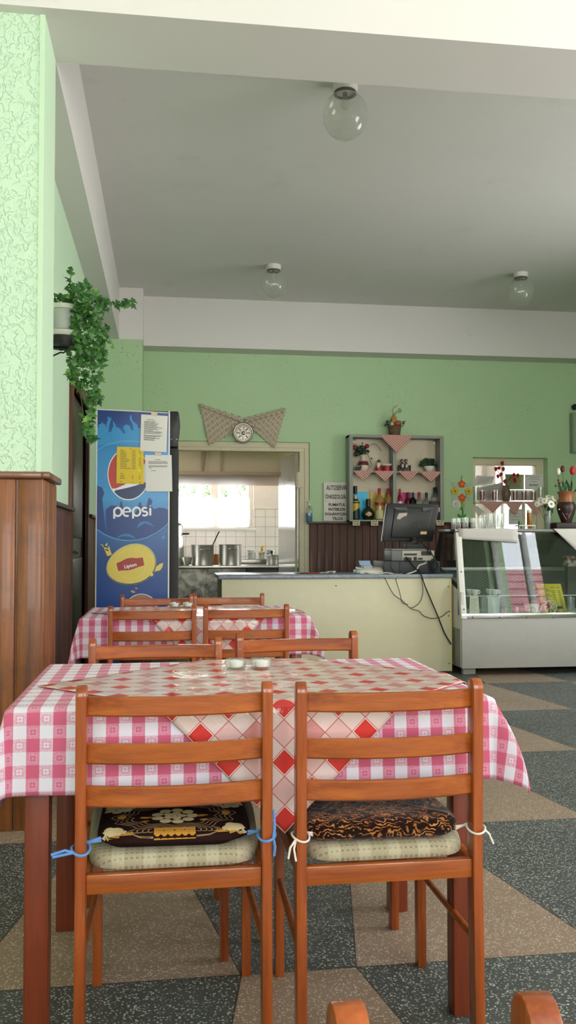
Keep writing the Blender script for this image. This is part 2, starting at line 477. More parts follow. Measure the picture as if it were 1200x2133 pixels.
# ------------------------------------------------------------------ mesh builder
class MB:
    def __init__(s):
        s.bm = bmesh.new()
        s.uv = s.bm.loops.layers.uv.new('UVMap')
        s.mi = 0
    def _f(s, vs):
        try:
            f = s.bm.faces.new(vs)
            f.material_index = s.mi
            return f
        except ValueError:
            return None
    def box(s, c, d, bev=0.0, rot=None):
        m = Matrix.Translation(Vector(c)) @ (Euler(rot).to_matrix().to_4x4() if rot else Matrix()) @ Matrix.Diagonal((d[0], d[1], d[2], 1))
        n0 = set(s.bm.faces)
        g = bmesh.ops.create_cube(s.bm, size=1, matrix=m)
        if bev:
            es = list({e for v in g['verts'] for e in v.link_edges})
            bmesh.ops.bevel(s.bm, geom=es, offset=min(bev, min(d) * .45), segments=2, affect='EDGES', profile=.5)
        for f in set(s.bm.faces) - n0:
            f.material_index = s.mi
        return s
    def span(s, a, b, bev=0.0):
        return s.box([(p + q) / 2 for p, q in zip(a, b)], [abs(q - p) for p, q in zip(a, b)], bev)
    def prism(s, pts, ax, d0, d1, bev=0.0):
        """polygon in the plane normal to axis ax, extruded from d0 to d1; pts are the two other coordinates in X,Y,Z order"""
        i = 'XYZ'.index(ax)
        def v(p, d):
            q = list(p)
            q.insert(i, d)
            return s.bm.verts.new(q)
        a = [v(p, d0) for p in pts]
        b = [v(p, d1) for p in pts]
        fs = [s._f(a), s._f(b[::-1])]
        for k in range(len(pts)):
            fs.append(s._f([a[k], b[k], b[(k + 1) % len(pts)], a[(k + 1) % len(pts)]]))
        fs = [f for f in fs if f]
        bmesh.ops.recalc_face_normals(s.bm, faces=fs)
        if bev:
            es = list({e for f in fs for e in f.edges})
            bmesh.ops.bevel(s.bm, geom=es, offset=bev, segments=2, affect='EDGES', profile=.5)
        return s
    def tube(s, pts, r, n=8, cap=True):
        pts = [Vector(p) for p in pts]
        rs = r if isinstance(r, (list, tuple)) else [r] * len(pts)
        rings = []
        up = Vector((0.13, 0.21, 1)).normalized()
        for k, p in enumerate(pts):
            t = (pts[min(k + 1, len(pts) - 1)] - pts[max(k - 1, 0)])
            if t.length < 1e-9: t = Vector((0, 0, 1))
            t.normalize()
            u = up - t * up.dot(t)
            if u.length < 1e-3: u = Vector((1, 0, 0)) - t * t.x
            u.normalize()
            up = u
            v = t.cross(u)
            rings.append([s.bm.verts.new(p + (u * math.cos(2 * PI * j / n) + v * math.sin(2 * PI * j / n)) * rs[k]) for j in range(n)])
        for a, b in zip(rings, rings[1:]):
            for j in range(n):
                s._f([a[j], a[(j + 1) % n], b[(j + 1) % n], b[j]])
        if cap:
            s._f(rings[0][::-1])
            s._f(rings[-1])
        return s
    def lathe(s, prof, c=(0, 0, 0), n=24, mx=None, sc=(1, 1)):
        c = Vector(c)
        mx = mx or Matrix.Identity(3)
        rings = []
        for r, z in prof:
            if r < 1e-6:
                rings.append([s.bm.verts.new(c + mx @ Vector((0, 0, z)))])
            else:
                rings.append([s.bm.verts.new(c + mx @ Vector((r * sc[0] * math.cos(2 * PI * j / n), r * sc[1] * math.sin(2 * PI * j / n), z))) for j in range(n)])
        for a, b in zip(rings, rings[1:]):
            if len(a) == 1 and len(b) == 1: continue
            for j in range(n):
                k = (j + 1) % n
                if len(a) == 1: s._f([a[0], b[k], b[j]])
                elif len(b) == 1: s._f([a[j], a[k], b[0]])
                else: s._f([a[j], a[k], b[k], b[j]])
        return s
    def ball(s, c, r, n=12, mx=None):
        r = (r, r, r) if isinstance(r, (int, float)) else r
        m = Matrix.Translation(Vector(c)) @ (mx.to_4x4() if mx else Matrix()) @ Matrix.Diagonal((r[0], r[1], r[2], 1))
        n0 = set(s.bm.faces)
        bmesh.ops.create_uvsphere(s.bm, u_segments=n, v_segments=max(6, n // 2 + 2), radius=1, matrix=m)
        for f in set(s.bm.faces) - n0:
            f.material_index = s.mi
        return s
    def sheet(s, fn, us, vs, uvf=None):
        g = [[s.bm.verts.new(fn(u, v)) for v in vs] for u in us]
        for i in range(len(us) - 1):
            for j in range(len(vs) - 1):
                f = s._f([g[i][j], g[i + 1][j], g[i + 1][j + 1], g[i][j + 1]])
                if f:
                    for l, (a, b) in zip(f.loops, ((i, j), (i + 1, j), (i + 1, j + 1), (i, j + 1))):
                        l[s.uv].uv = uvf(us[a], vs[b]) if uvf else (us[a], vs[b])
        return s
    def poly(s, pts):
        s._f([s.bm.verts.new(p) for p in pts])
        return s

def wloc(o):
    v = Vector((0, 0, 0))
    while o:
        v += o.location
        o = o.parent
    return v

def obj(name, mb, m, parent=None, sharp=35, solid=0, subsurf=0, zero=False):
    bm = mb.bm if isinstance(mb, MB) else mb
    me = bpy.data.meshes.new(name)
    vs = [v.co for v in bm.verts]
    if parent:
        off = wloc(parent)
        mine = Vector((0, 0, 0))
    else:
        lo = Vector((min(v.x for v in vs), min(v.y for v in vs), min(v.z for v in vs)))
        hi = Vector((max(v.x for v in vs), max(v.y for v in vs), max(v.z for v in vs)))
        off = mine = Vector((0, 0, 0)) if zero else Vector(((lo.x + hi.x) / 2, (lo.y + hi.y) / 2, lo.z))
    bmesh.ops.translate(bm, verts=bm.verts, vec=-off)
    bm.to_mesh(me)
    bm.free()
    for q in (m if isinstance(m, (list, tuple)) else [m]):
        me.materials.append(q)
    for p in me.polygons:
        p.use_smooth = True
    me.set_sharp_from_angle(angle=math.radians(sharp))
    o = bpy.data.objects.new(name, me)
    COL.objects.link(o)
    if parent:
        o.parent = parent
    o.location = mine
    if solid:
        k = o.modifiers.new('thickness', 'SOLIDIFY')
        k.thickness = solid
        k.offset = 0
    if subsurf:
        k = o.modifiers.new('smooth', 'SUBSURF')
        k.levels = k.render_levels = subsurf
    return o

def thing(name, label, cat, loc=(0, 0, 0), group=None):
    o = bpy.data.objects.new(name, None)
    o.empty_display_size = .05
    COL.objects.link(o)
    o.location = loc
    return tag(o, label, cat, group)

def tag(o, label, cat, group=None, kind=None):
    o['label'] = label
    o['category'] = cat
    if group: o['group'] = group
    if kind: o['kind'] = kind
    return o

def struct(name, mb, m, label=None, parent=None, sharp=35):
    o = obj(name, mb, m, parent, sharp, zero=True)
    if not parent:
        o['kind'] = 'structure'
        o['label'] = label or name.replace('_', ' ')
        o['category'] = name.split('_')[0]
    return o

def dup(o, parent=None):
    c = o.copy()
    COL.objects.link(c)
    if parent: c.parent = parent
    for ch in [x for x in bpy.data.objects if x.parent == o]:
        dup(ch, c)
    return c

def box1(a, b, bev=0):
    return MB().span(a, b, bev)

def text_mb(s, size, origin, ux, uz, bold=0.0, depth=.001, align='CENTER', shear=0, xs=1.0):
    """lettering standing in the plane of ux (right) and uz (up), facing -(ux x uz)... towards the viewer"""
    cu = bpy.data.curves.new('t', 'FONT')
    cu.body = s
    cu.size = size
    cu.offset = bold
    cu.align_x = align
    cu.shear = shear
    cu.resolution_u = 3
    ob = bpy.data.objects.new('t', cu)
    COL.objects.link(ob)
    me = bpy.data.meshes.new_from_object(ob)
    bpy.data.objects.remove(ob)
    ux, uz = Vector(ux).normalized(), Vector(uz).normalized()
    nn = ux.cross(uz)
    mb = MB()
    mb.bm.from_mesh(me)
    mb.uv = mb.bm.loops.layers.uv.verify()
    r = bmesh.ops.extrude_face_region(mb.bm, geom=list(mb.bm.faces))
    ev = [v for v in r['geom'] if isinstance(v, bmesh.types.BMVert)]
    for v in ev: v.co.z += depth
    for v in mb.bm.verts:
        v.co = Vector(origin) + ux * v.co.x * xs + uz * v.co.y + nn * v.co.z
    bmesh.ops.recalc_face_normals(mb.bm, faces=list(mb.bm.faces))
    return mb

def circ(cx, cy, rx, ry=None, n=40, a0=0, a1=2 * PI, rot=0):
    ry = ry or rx
    pts = []
    full = abs(a1 - a0 - 2 * PI) < 1e-6
    for k in range(n if full else n + 1):
        a = a0 + (a1 - a0) * k / n
        x, y = rx * math.cos(a), ry * math.sin(a)
        pts.append((cx + x * math.cos(rot) - y * math.sin(rot), cy + x * math.sin(rot) + y * math.cos(rot)))
    return pts

def ribbon(mb, pts, wd, ax, d0, d1, closed=False):
    """a flat line of width wd"""
    n = len(pts)
    L, Rr = [], []
    for k in range(n):
        a = pts[(k - 1) % n] if (closed or k > 0) else pts[k]
        b = pts[(k + 1) % n] if (closed or k < n - 1) else pts[k]
        t = Vector((b[0] - a[0], b[1] - a[1]))
        if t.length < 1e-9: t = Vector((1, 0))
        t.normalize()
        q = Vector((-t.y, t.x)) * wd / 2
        L.append((pts[k][0] + q.x, pts[k][1] + q.y))
        Rr.append((pts[k][0] - q.x, pts[k][1] - q.y))
    for k in range(n if closed else n - 1):
        j = (k + 1) % n
        mb.prism([L[k], L[j], Rr[j], Rr[k]], ax, d0, d1)

def paper_thing(name, label, cat, corners, Y, m, lines, ink, group=None, th=.0012, seed=1, mi=.34):
    """a sheet in a plane of constant Y with printed lines; corners TL TR BR BL as (X,Z)"""
    rr = random.Random(seed)
    cx = sum(c[0] for c in corners) / 4
    zz = min(c[1] for c in corners)
    t = thing(name, label, cat, (cx, Y, zz), group)
    obj('sheet', MB().prism(corners, 'Y', Y - th, Y), m, t)
    TL, TR, BR, BL = [Vector(c) for c in corners]
    def at(u, v): return TL.lerp(TR, u).lerp(BL.lerp(BR, u), v)
    mb = MB()
    hh = (TL - BL).length
    for (v, spans) in lines:
        for (u0, u1) in spans:
            hv = .0045 / hh * mi
            a, b, c, d = at(u0, v - hv), at(u1, v - hv), at(u1, v + hv), at(u0, v + hv)
            mb.prism([tuple(a), tuple(b), tuple(c), tuple(d)], 'Y', Y - th - .0006, Y - th)
    if lines: obj('printed_lines', mb, ink, t)
    return t

# ================================================================== THE ROOM
H, ZB = 3.8, 3.255           # ceiling, underside of the beams
LX, PX = -0.655, -0.492      # left wall, right face of the pillar and the wall beam
WY, BY = 10.0, 9.72          # back wall, front of the back beam
struct('floor', box1((LX2 - .3, RY0 - .3, -.12), (RX + .3, KY + .3, 0)), M['floor'], 'terrazzo floor of dark grey and tan trapezoids')
struct('ceiling', box1((LX2 - .3, RY0 - .3, H), (RX + .3, WY + .3, H + .15)), M['white'], 'off white painted ceiling')

def wall_open(mb, ax, c0, c1, a, b, z0, z1, holes):
    """wall normal to ax between c0 and c1, running a..b, with rectangular holes (s, e, zlo, zhi)"""
    def put(s, e_, lo, hi):
        if e_ - s < 1e-4 or hi - lo < 1e-4: return
        if ax == 'X': mb.span((c0, s, lo), (c1, e_, hi))
        else: mb.span((s, c0, lo), (e_, c1, hi))
    cur = a
    for s, e_, lo, hi in sorted(holes):
        put(cur, s, z0, z1)
        put(s, e_, z0, lo)
        put(s, e_, hi, z1)
        cur = e_
    put(cur, b, z0, z1)
    return mb

# back wall with the doorway to the kitchen and the serving window
oR = P(645, 930, 'Y', WY).x
oT = P(600, 921, 'Y', WY).z
wA, wB = P(985, 952, 'Y', WY), P(1141, 954, 'Y', WY)
W0, W1, WT, WB = wA.x, wB.x, wA.z, 1.16
struct('wall_back', wall_open(MB(), 'Y', WY, WY + .28, LX - .3, RX + .3, 0, H, [(.02, oR, 0, oT), (W0, W1, WB, WT)]), M['green'], 'pale green pitted plaster wall at the back')
struct('wall_right', wall_open(MB(), 'X', RX, RX + .3, RY0 - .3, WY + .28, 0, H, RIGHT_WIN), M['green'], 'pale green wall with the daylight windows')
struct('wall_rear', wall_open(MB(), 'Y', RY0 - .3, RY0, LX2 - .3, RX + .3, 0, H, REAR_WIN), M['green'], 'pale green wall behind the camera')
struct('wall_side', box1((LX2 - .3, RY0 - .3, 0), (LX2, 3.98, H)), M['green'], 'green wall of the camera bay')
# the pillar that ends the camera bay, combed plaster; its right edge is smoother
struct('wall_pillar', box1((LX2, 3.63, 0), (PX - .004, 3.97, H)), M['greenp'], 'pale green combed plaster pillar at the left edge')
struct('trim_1', box1((PX - .02, 3.625, 0), (PX, 3.975, H)), M['greens'], 'smooth right face of the green pillar')
DY0, DY1, DZ = 6.26, 7.46, 2.215
struct('wall_left', wall_open(MB(), 'X', LX - .3, LX, 3.97, WY + .28, 0, H, [(DY0, DY1, 0, DZ)]), M['greens'], 'pale green left wall behind the ivy')
struct('trim_2', box1((LX2 - .2, 3.575, ZB), (RX + .2, 3.985, H)), M['beam'], 'white ceiling beam across the top of the photo')
struct('trim_3', box1((LX - .1, 3.985, ZB - .002), (PX, WY, H)), M['beam'], 'white beam along the left wall')
bpx = P(298, 650, 'Y', 9.42).x
bpillar = struct('trim_4', box1((LX, 9.42, ZB), (bpx, WY, H)), M['beam'], 'white head of the corner pillar')
struct('trim_5', box1((LX, 9.425, 0), (bpx - .004, WY, ZB)), M['green'], 'green corner pillar beside the drinks cooler')
struct('trim_6', box1((bpx, BY, ZB + .002), (RX + .2, WY, H)), M['beam'], 'white beam along the back wall')
c = P(980, 691, 'Y', BY)
tag(obj('junction_cover', MB().lathe([(0, .006), (.044, .005), (.048, 0)], (c.x, BY, c.z), 28, Matrix.Rotation(PI / 2, 3, 'X')), M['beam']), 'small round white cover on the face of the back beam', 'cover')

# windows of the dining room (behind and to the right of the camera)
wn = 0
def window_unit(ax, c, a, b, z0, z1, inward, mull):
    global wn
    wn += 1
    fr = MB()
    def bar(s, e_, lo, hi, d=.05):
        if ax == 'X': fr.span((c - d, s, lo), (c + d, e_, hi), .006)
        else: fr.span((s, c - d, lo), (e_, c + d, hi), .006)
    bar(a, a + .06, z0 + .06, z1 - .06); bar(b - .06, b, z0 + .06, z1 - .06); bar(a, b, z0, z0 + .06); bar(a, b, z1 - .06, z1)
    for k in mull: bar(k - .035, k + .035, z0 + .06, z1 - .06, .045)
    o = struct('window_%d' % wn, fr, M['whitep'], 'white framed daylight window')
    pn = box1((c - .004, a + .05, z0 + .05), (c + .004, b - .05, z1 - .05)) if ax == 'X' else box1((a + .05, c - .004, z0 + .05), (b - .05, c + .004, z1 - .05))
    struct('pane', pn, M['pane'], parent=o)
    return o
for a, b, z0, z1 in RIGHT_WIN: window_unit('X', RX + .15, a, b, z0, z1, -1, [a + (b - a) * .6])
for a, b, z0, z1 in REAR_WIN: window_unit('Y', RY0 - .15, a, b, z0, z1, 1, [(a + b) / 2])


# neighbour's house across the yard, its pink tiled roof turned to the windows
n = NT('pink roof tiles')
v = n.sep(n.coord('Object'))
st_ = n.math('LESS_THAN', n.math('FRACT', n.math('MULTIPLY', v[2], 3.2)), .22)
mroof = n.bsdf(n.mix(st_, n.mix(n.noise(n.coord(), 3, 3), hx('#c4777a'), hx('#dba09c')), hx('#94545a')), .8)
nh = bpy.data.objects.new('neighbour_house', None)
COL.objects.link(nh)
nh['label'], nh['category'] = 'pink-roofed house across the yard, seen mirrored in the display case glass', 'house'
obj('roof', MB().prism([(-9.0, 3.6), (-9.0, 3.8), (-11.6, 7.45), (-14.2, 3.8), (-14.2, 3.6)], 'X', 7.2, 14.5), mroof, nh)
obj('house_wall', MB().span((7.6, -13.8, -.3), (14.1, -9.4, 3.7)), mat('#c9b39c', .8), nh)
# ------------------------------------------------------------------ wainscot
def planks(ax, c, inward, a, b, z0, z1, wd, th, m, name, label, gap=.006, seed=1):
    rr = random.Random(seed)
    mb = MB()
    n = max(1, round((b - a) / wd))
    q = (b - a) / n
    for k in range(n):
        s, e_ = a + k * q + gap / 2, a + (k + 1) * q - gap / 2
        t = th * (.9 + .2 * rr.random())
        lo, hi = (c, c + inward * t)
        if ax == 'X': mb.span((lo, s, z0), (hi, e_, z1), .004)
        else: mb.span((s, lo, z0), (e_, hi, z1), .004)
    if ax == 'X': mb.span((c, a, z0), (c + inward * th * .45, b, z1))
    else: mb.span((a, c, z0), (b, c + inward * th * .45, z1))
    return struct(name, mb, m, label)
ZW = 1.372
planks('Y', 3.63, -1, LX2, PX + .012, 0, ZW, .10, .026, M['plank'], 'trim_7', 'brown plank wainscot on the pillar', gap=.009, seed=3)
# fluted facing on the pillar's side
mb = MB()
for k in range(9):
    y = 3.61 + k * .042
    mb.box((PX + .010, y + .019, ZW / 2 + .01), (.020, .036, ZW - .02), .010)
mb.span((PX, 3.606, 0), (PX + .012, 3.98, ZW))
struct('trim_8', mb, M['plank'], 'glossy fluted wood facing on the pillar side')
struct('trim_9', box1((LX2, 3.585, ZW), (PX + .035, 3.632, ZW + .028), .006).span((PX - .001, 3.585, ZW), (PX + .04, 3.99, ZW + .028), .006), M['cap'], 'brown cap rail of the pillar wainscot')
planks('X', LX, 1, 3.98, DY0 - .09, 0, 1.33, .11, .022, M['plankd'], 'trim_10', 'dark plank wainscot on the left wall', seed=5)
struct('trim_11', box1((LX, 3.99, 1.33), (LX + .05, DY0 - .09, 1.355), .005), M['capd'], 'dark cap rail on the left wall')
planks('X', LX, 1, DY1 + .09, 9.42, .02, 1.33, .11, .022, M['plankd'], 'trim_12', 'dark plank wainscot beyond the side door', seed=6)
struct('trim_13', box1((LX, DY1 + .09, 1.33), (LX + .05, 9.42, 1.355), .005), M['capd'], 'dark cap rail beyond the side door')
planks('Y', WY, -1, oR - .005, W0 - .02, .02, 1.328, .088, .024, M['plankd'], 'trim_14', 'dark plank wainscot of the back wall', gap=.008, seed=8)
struct('trim_15', box1((oR - .03, WY - .055, 1.328), (W0 - .02, WY, 1.352), .005), M['capd'], 'dark ledge on top of the back wainscot')
planks('Y', WY, -1, W0 - .02, W1 + .02, .02, WB - .03, .088, .024, M['plankd'], 'trim_17', 'dark planks under the serving window', gap=.008, seed=9)
planks('Y', WY, -1, W1 + .02, RX, .02, 1.328, .088, .024, M['plankd'], 'trim_18', 'dark plank wainscot beyond the serving window', gap=.008, seed=10)
struct('trim_19', box1((W1 + .02, WY - .055, 1.328), (RX, WY, 1.352), .005), M['capd'], 'dark ledge beyond the serving window')
# side door in the left wall, dark frame
fr = MB()
for y in (DY0 - .045, DY1 + .045):
    fr.span((LX - .05, y - .045, 0), (LX + .025, y + .045, DZ + .09), .006)
fr.span((LX - .05, DY0 - .09, DZ), (LX + .025, DY1 + .09, DZ + .09), .006)
d = struct('door_1', fr, M['plankd'], 'dark brown side door in the left wall')
struct('door_leaf', box1((LX - .06, DY0, .01), (LX - .02, DY1, DZ)).span((LX - .03, DY0 + .12, .2), (LX - .012, DY1 - .12, 1.0), .01).span((LX - .03, DY0 + .12, 1.15), (LX - .012, DY1 - .12, 2.05), .01), mat('#2a1510', .4), parent=d)
struct('door_handle', MB().tube([(LX - .02, DY0 + .08, 1.05), (LX + .03, DY0 + .08, 1.05), (LX + .035, DY0 + .09, 1.05), (LX + .035, DY0 + .19, 1.045)], .009), M['steel'], parent=d)

# ------------------------------------------------------------------ doorway frame to the kitchen and its open leaf
fw = .085
f0 = WY + .03
fr = MB()
fr.span((oR - fw - .025, f0, 0), (oR + .0, f0 + .12, oT - .02 - fw), .004).span((oR - fw * .35 - .025, f0 - .012, 0), (oR - .002, f0 + .02, oT - .03 - fw * .4), .004)
fr.span((.02, f0, oT - .02 - fw), (oR, f0 + .12, oT - .001), .004).span((.02, f0 - .012, oT - .03 - fw * .4), (oR - .002, f0 + .02, oT - .002), .004)
fr.span((.02, f0, 0), (.02 + fw, f0 + .12, oT - .02 - fw), .004)
struct('door_2', fr, M['frame'], 'cream doorway frame with chipped paint, open to the kitchen')
dx0 = oR - fw - .035
gloss = NT('glossy white door enamel')
v = gloss.coord('Object', (1, 1, .35))
mgloss = gloss.bsdf(hx('#c9c6be'), .12, normal=gloss.bump(gloss.noise(v, 9, 3, .6, .8), .22, .02), coat=.6)
ex = P(586, 1100, 'Y', WY + 1.0).x
dl = MB().prism([(dx0, f0 + .12), (dx0 - .03, f0 + .10), (ex - .035, WY + 1.0), (ex, WY + 1.02)], 'Z', .02, oT - fw - .03)
leafo = struct('door_3', dl, mgloss, 'glossy white kitchen door leaf standing open')
hz = P(618, 1000, 'Y', f0).z
struct('hinge', MB().span((dx0 - .035, f0 - .016, hz - .085), (dx0 + .035, f0 + .02, hz + .085), .006).tube([(dx0 - .01, f0 - .018, hz - .09), (dx0 - .01, f0 - .018, hz + .09)], .016), M['frame'], parent=leafo)

# ------------------------------------------------------------------ the kitchen beyond
K0, K1 = -1.5, RX
struct('ceiling_kitchen', box1((K0, WY + .28, 3.1), (K1, KY, 3.2)), M['white'], 'kitchen ceiling')
kt = 1.62
struct('wall_kitchen', wall_open(MB(), 'Y', KY, KY + .25, K0, K1, kt, 3.1, [(KWIN[0], KWIN[1], kt, KWIN[3])]), mat('#d6cfc8', .6), 'plain upper wall of the kitchen')
struct('wall_kitchen_tiles', wall_open(MB(), 'Y', KY, KY + .25, K0, K1, 0, kt, [(KWIN[0], KWIN[1], KWIN[2], kt)]), M['tiles'], 'white tiled lower wall of the kitchen')
struct('trim_16', box1((KWIN[1] + .02, KY - .012, kt), (K1, KY, kt + .02), .003), M['whitep'], 'white strip above the kitchen tiles')
struct('wall_kitchen_left', box1((K0 - .2, WY + .28, 0), (K0, KY + .2, 3.1)), mat('#d6cfc8', .6), 'left wall of the kitchen')
struct('wall_kitchen_right', wall_open(MB(), 'X', K1, K1 + .3, WY + .28, KY + .2, 0, 3.1, [KSIDE]), mat('#d6cfc8', .6), 'right wall of the kitchen')
window_unit('X', K1 + .15, *KSIDE, -1, [(KSIDE[0] + KSIDE[1]) / 2])  # added out of view, only to let more daylight into the kitchen
# window, its lower half screened by a white cloth
a, b, z0, z1 = KWIN
fr = MB()
km = P(447, 1040, 'Y', KY).x
for s, e_ in ((a, a + .06), (b - .07, b), (km - .055, km + .055)):
    fr.span((s, KY + .08, z0 + .06), (e_, KY + .16, z1 - .06), .004)
fr.span((a, KY + .08, z0), (b, KY + .16, z0 + .06), .006).span((a, KY + .08, z1 - .06), (b, KY + .16, z1), .006)
fr.span((a - .03, KY - .03, z0 - .025), (b + .03, KY + .08, z0 + .012), .005)
kw = struct('window_20', fr, M['whitep'], 'bright kitchen window seen through the doorway')
struct('pane', box1((a, KY + .118, z0), (b, KY + .124, z1)), M['pane'], parent=kw)
n = NT('thin white curtain cloth')
d1 = n.n('ShaderNodeBsdfDiffuse'); d1.inputs[0].default_value = (.85, .85, .85, 1)
d2 = n.n('ShaderNodeBsdfTranslucent'); d2.inputs[0].default_value = (.9, .9, .9, 1)
mx = n.n('ShaderNodeMixShader'); mx.inputs[0].default_value = .65
n.put(mx.inputs[1], d1.outputs[0]); n.put(mx.inputs[2], d2.outputs[0]); n.put(n.out.inputs[0], mx.outputs[0])
M['sheer'] = n.m
ct = P(540, 1039, 'Y', KY + .06).z
tag(obj('half_curtain', MB().sheet(lambda u, v: Vector((a + .05 + (b - a - .1) * u, KY + .06 + .010 * math.sin(u * 90), z0 + .03 + (ct - z0 - .03) * v)), [k / 120 for k in range(121)], [0, .5, 1]), M['sheer']), 'sheer white curtain across the lower half of the kitchen window', 'curtain')

# ================================================================== TABLES AND CHAIRS
def arc(cx, cy, r, a0, a1, n=6):
    return [(cx + r * math.cos(math.radians(a0 + (a1 - a0) * k / n)), cy + r * math.sin(math.radians(a0 + (a1 - a0) * k / n))) for k in range(n + 1)]

CW = .415
def make_chair():
    """built at the origin, sitter faces +Y"""
    t = thing('dining_chair', 'chair', 'chair')
    hw, sw, sd, hh = CW / 2, .0225, .042, .822
    for s in (-1, 1):
        # rear leg and upright in one piece, gently bent, rounded at the top
        y0, y1, y2 = -.006, .006, -.004
        prof = [(y0 - sd / 2, 0), (y1 - sd / 2, .40)] + [(y2 + q, z) for q, z in arc(0, hh - .021, .021, 180, 0, 8)] + [(y1 + sd / 2, .40), (y0 + sd / 2, 0)]
        x = s * (hw - sw / 2)
        obj('leg', MB().prism(prof, 'X', x - sw / 2, x + sw / 2, .0025), M['chairz'], t)
        xf = s * (CW / 2 - .018)
        fl = MB().prism([(.398, 0), (.398, .42), (.434, .42), (.429, 0)], 'X', xf - .0115, xf + .0115, .002)
        obj('leg', fl, M['chairz'], t)
        st = MB().tube([(s * (hw - sw / 2), .01, .245), (xf, .405, .245)], .0085, 10)
        obj('stretcher', st, M['chair'], t)
        rail = MB().prism([(.015, .386), (.015, .425), (.42, .425), (.42, .386)], 'X', xf - .009 if s > 0 else xf - .009, xf + .009, .002)
        obj('side_rail', rail, M['chair'], t)
    for z0, z1 in ((.7555, .797), (.6555, .699), (.566, .6095)):
        def fn(u, v, z0=z0, z1=z1):
            x = (u - .5) * (CW - 2 * sw + .004)
            bow = -.026 * (1 - (2 * u - 1) ** 2)
            th = .0085
            # cross-section walked by v: a rounded rectangle
            k = v * 4
            zc, hz_ = (z0 + z1) / 2, (z1 - z0) / 2
            sec = [(-th, -hz_ + .004), (-th, hz_ - .004), (-th + .004, hz_), (th - .004, hz_), (th, hz_ - .004), (th, -hz_ + .004), (th - .004, -hz_), (-th + .004, -hz_), (-th, -hz_ + .004)]
            p = sec[int(round(v * 8))]
            return Vector((x, bow + p[0] + .004, zc + p[1]))
        obj('back_slat', MB().sheet(fn, [k / 14 for k in range(15)], [k / 8 for k in range(9)]), M['chair'], t, 40)
    obj('rear_rail', MB().span((-hw + sw, -.008, .385), (hw - sw, .014, .426), .003), M['chair'], t)
    obj('front_rail', MB().span((-hw + .03, .405, .386), (hw - .03, .425, .425), .003), M['chair'], t)
    def pad(u, v):
        a = 2 * PI * u
        ca, sa = math.cos(a), math.sin(a)
        e_ = lambda q: math.copysign(abs(q) ** .32, q)
        lev = [(0, .426), (.965, .426), (1.0, .431), (1.0, .446), (.985, .456), (.92, .461), (.4, .463), (0, .464)][int(round(v * 7))]
        yy = .222 + e_(sa) * .218 * lev[0]
        wx = (.183 + (yy - .01) / .42 * .024)
        return Vector((e_(ca) * wx * lev[0], yy, lev[1]))
    obj('seat', MB().sheet(pad, [k / 40 for k in range(41)], [k / 7 for k in range(8)]), M['seat'], t, 60)
    return t
chair0 = make_chair()
used = [False]
def place_chair(cx, y, rot, label, group):
    o = chair0 if not used[0] else dup(chair0)
    used[0] = True
    o.location = (cx, y, 0)
    o.rotation_euler = (0, 0, math.radians(rot))
    o['label'] = label
    if group: o['group'] = group
    return o

TW, TD, TT = 1.10, .71, .757
def make_table(cx, cy, lab, clab, olab):
    t = thing('dining_table', lab, 'table', (cx, cy, 0), 'tables under checked cloths')
    obj('table_top', MB().box((cx, cy, .742), (TW - .01, TD - .01, .026), .004), M['leg'], t)
    for sx in (-1, 1):
        for sy in (-1, 1):
            obj('leg', MB().box((cx + sx * (TW / 2 - .055), cy + sy * (TD / 2 - .055), .365), (.054, .054, .73), .004), M['leg'], t)
        obj('apron', MB().box((cx + sx * (TW / 2 - .05), cy, .68), (.02, TD - .17, .09), .003), M['leg'], t)
        obj('apron', MB().box((cx, cy + sx * (TD / 2 - .05), .68), (TW - .17, .02, .09), .003), M['leg'], t)
    return t

def drape(x, y, top, a, b, R, tilt, wave, ph, flare):
    dx, dy = max(abs(x) - a / 2, 0), max(abs(y) - b / 2, 0)
    if dx == 0 and dy == 0:
        return Vector((x, y, top + .0006 * math.sin(x * 23 + ph) * math.sin(y * 19)))
    r = math.hypot(dx, dy)
    az = math.atan2(dy, dx)
    k = math.sin(2 * az)
    fl = flare * (1.0 if x > 0 else .6)
    r *= 1 - .05 * k * k * min(1, r / .27)
    al = tilt + fl * k * k * (1.35 - .65 * min(1, r / .25))
    arc_ = R * PI / 2
    if r < arc_:
        th = r / R
        o, dn = R * math.sin(th), R * (1 - math.cos(th))
    else:
        o, dn = R + (r - arc_) * math.sin(al), R + (r - arc_) * math.cos(al)
    if r > arc_:
        s = (r - arc_) / .2
        along = x if dx == 0 else y
        if dx == 0 or dy == 0:
            o += wave * s * (math.sin(along * 17 + ph) + .5 * math.sin(along * 31 + ph * 2) + .6)
        else:
            o += wave * s * (.6 + math.sin(az * 6 + ph) * 1.2 * k)
    # the fold gathers the corner cloth towards the diagonal
    az2 = az + .22 * math.sin(4 * az) * min(1, r / .1)
    ox, oy = (o * math.cos(az2), o * math.sin(az2))
    X = math.copysign(min(abs(x), a / 2) + (ox if dx > 0 else 0), x)
    Y = math.copysign(min(abs(y), b / 2) + (oy if dy > 0 else 0), y)
    return Vector((X, Y, top - dn))

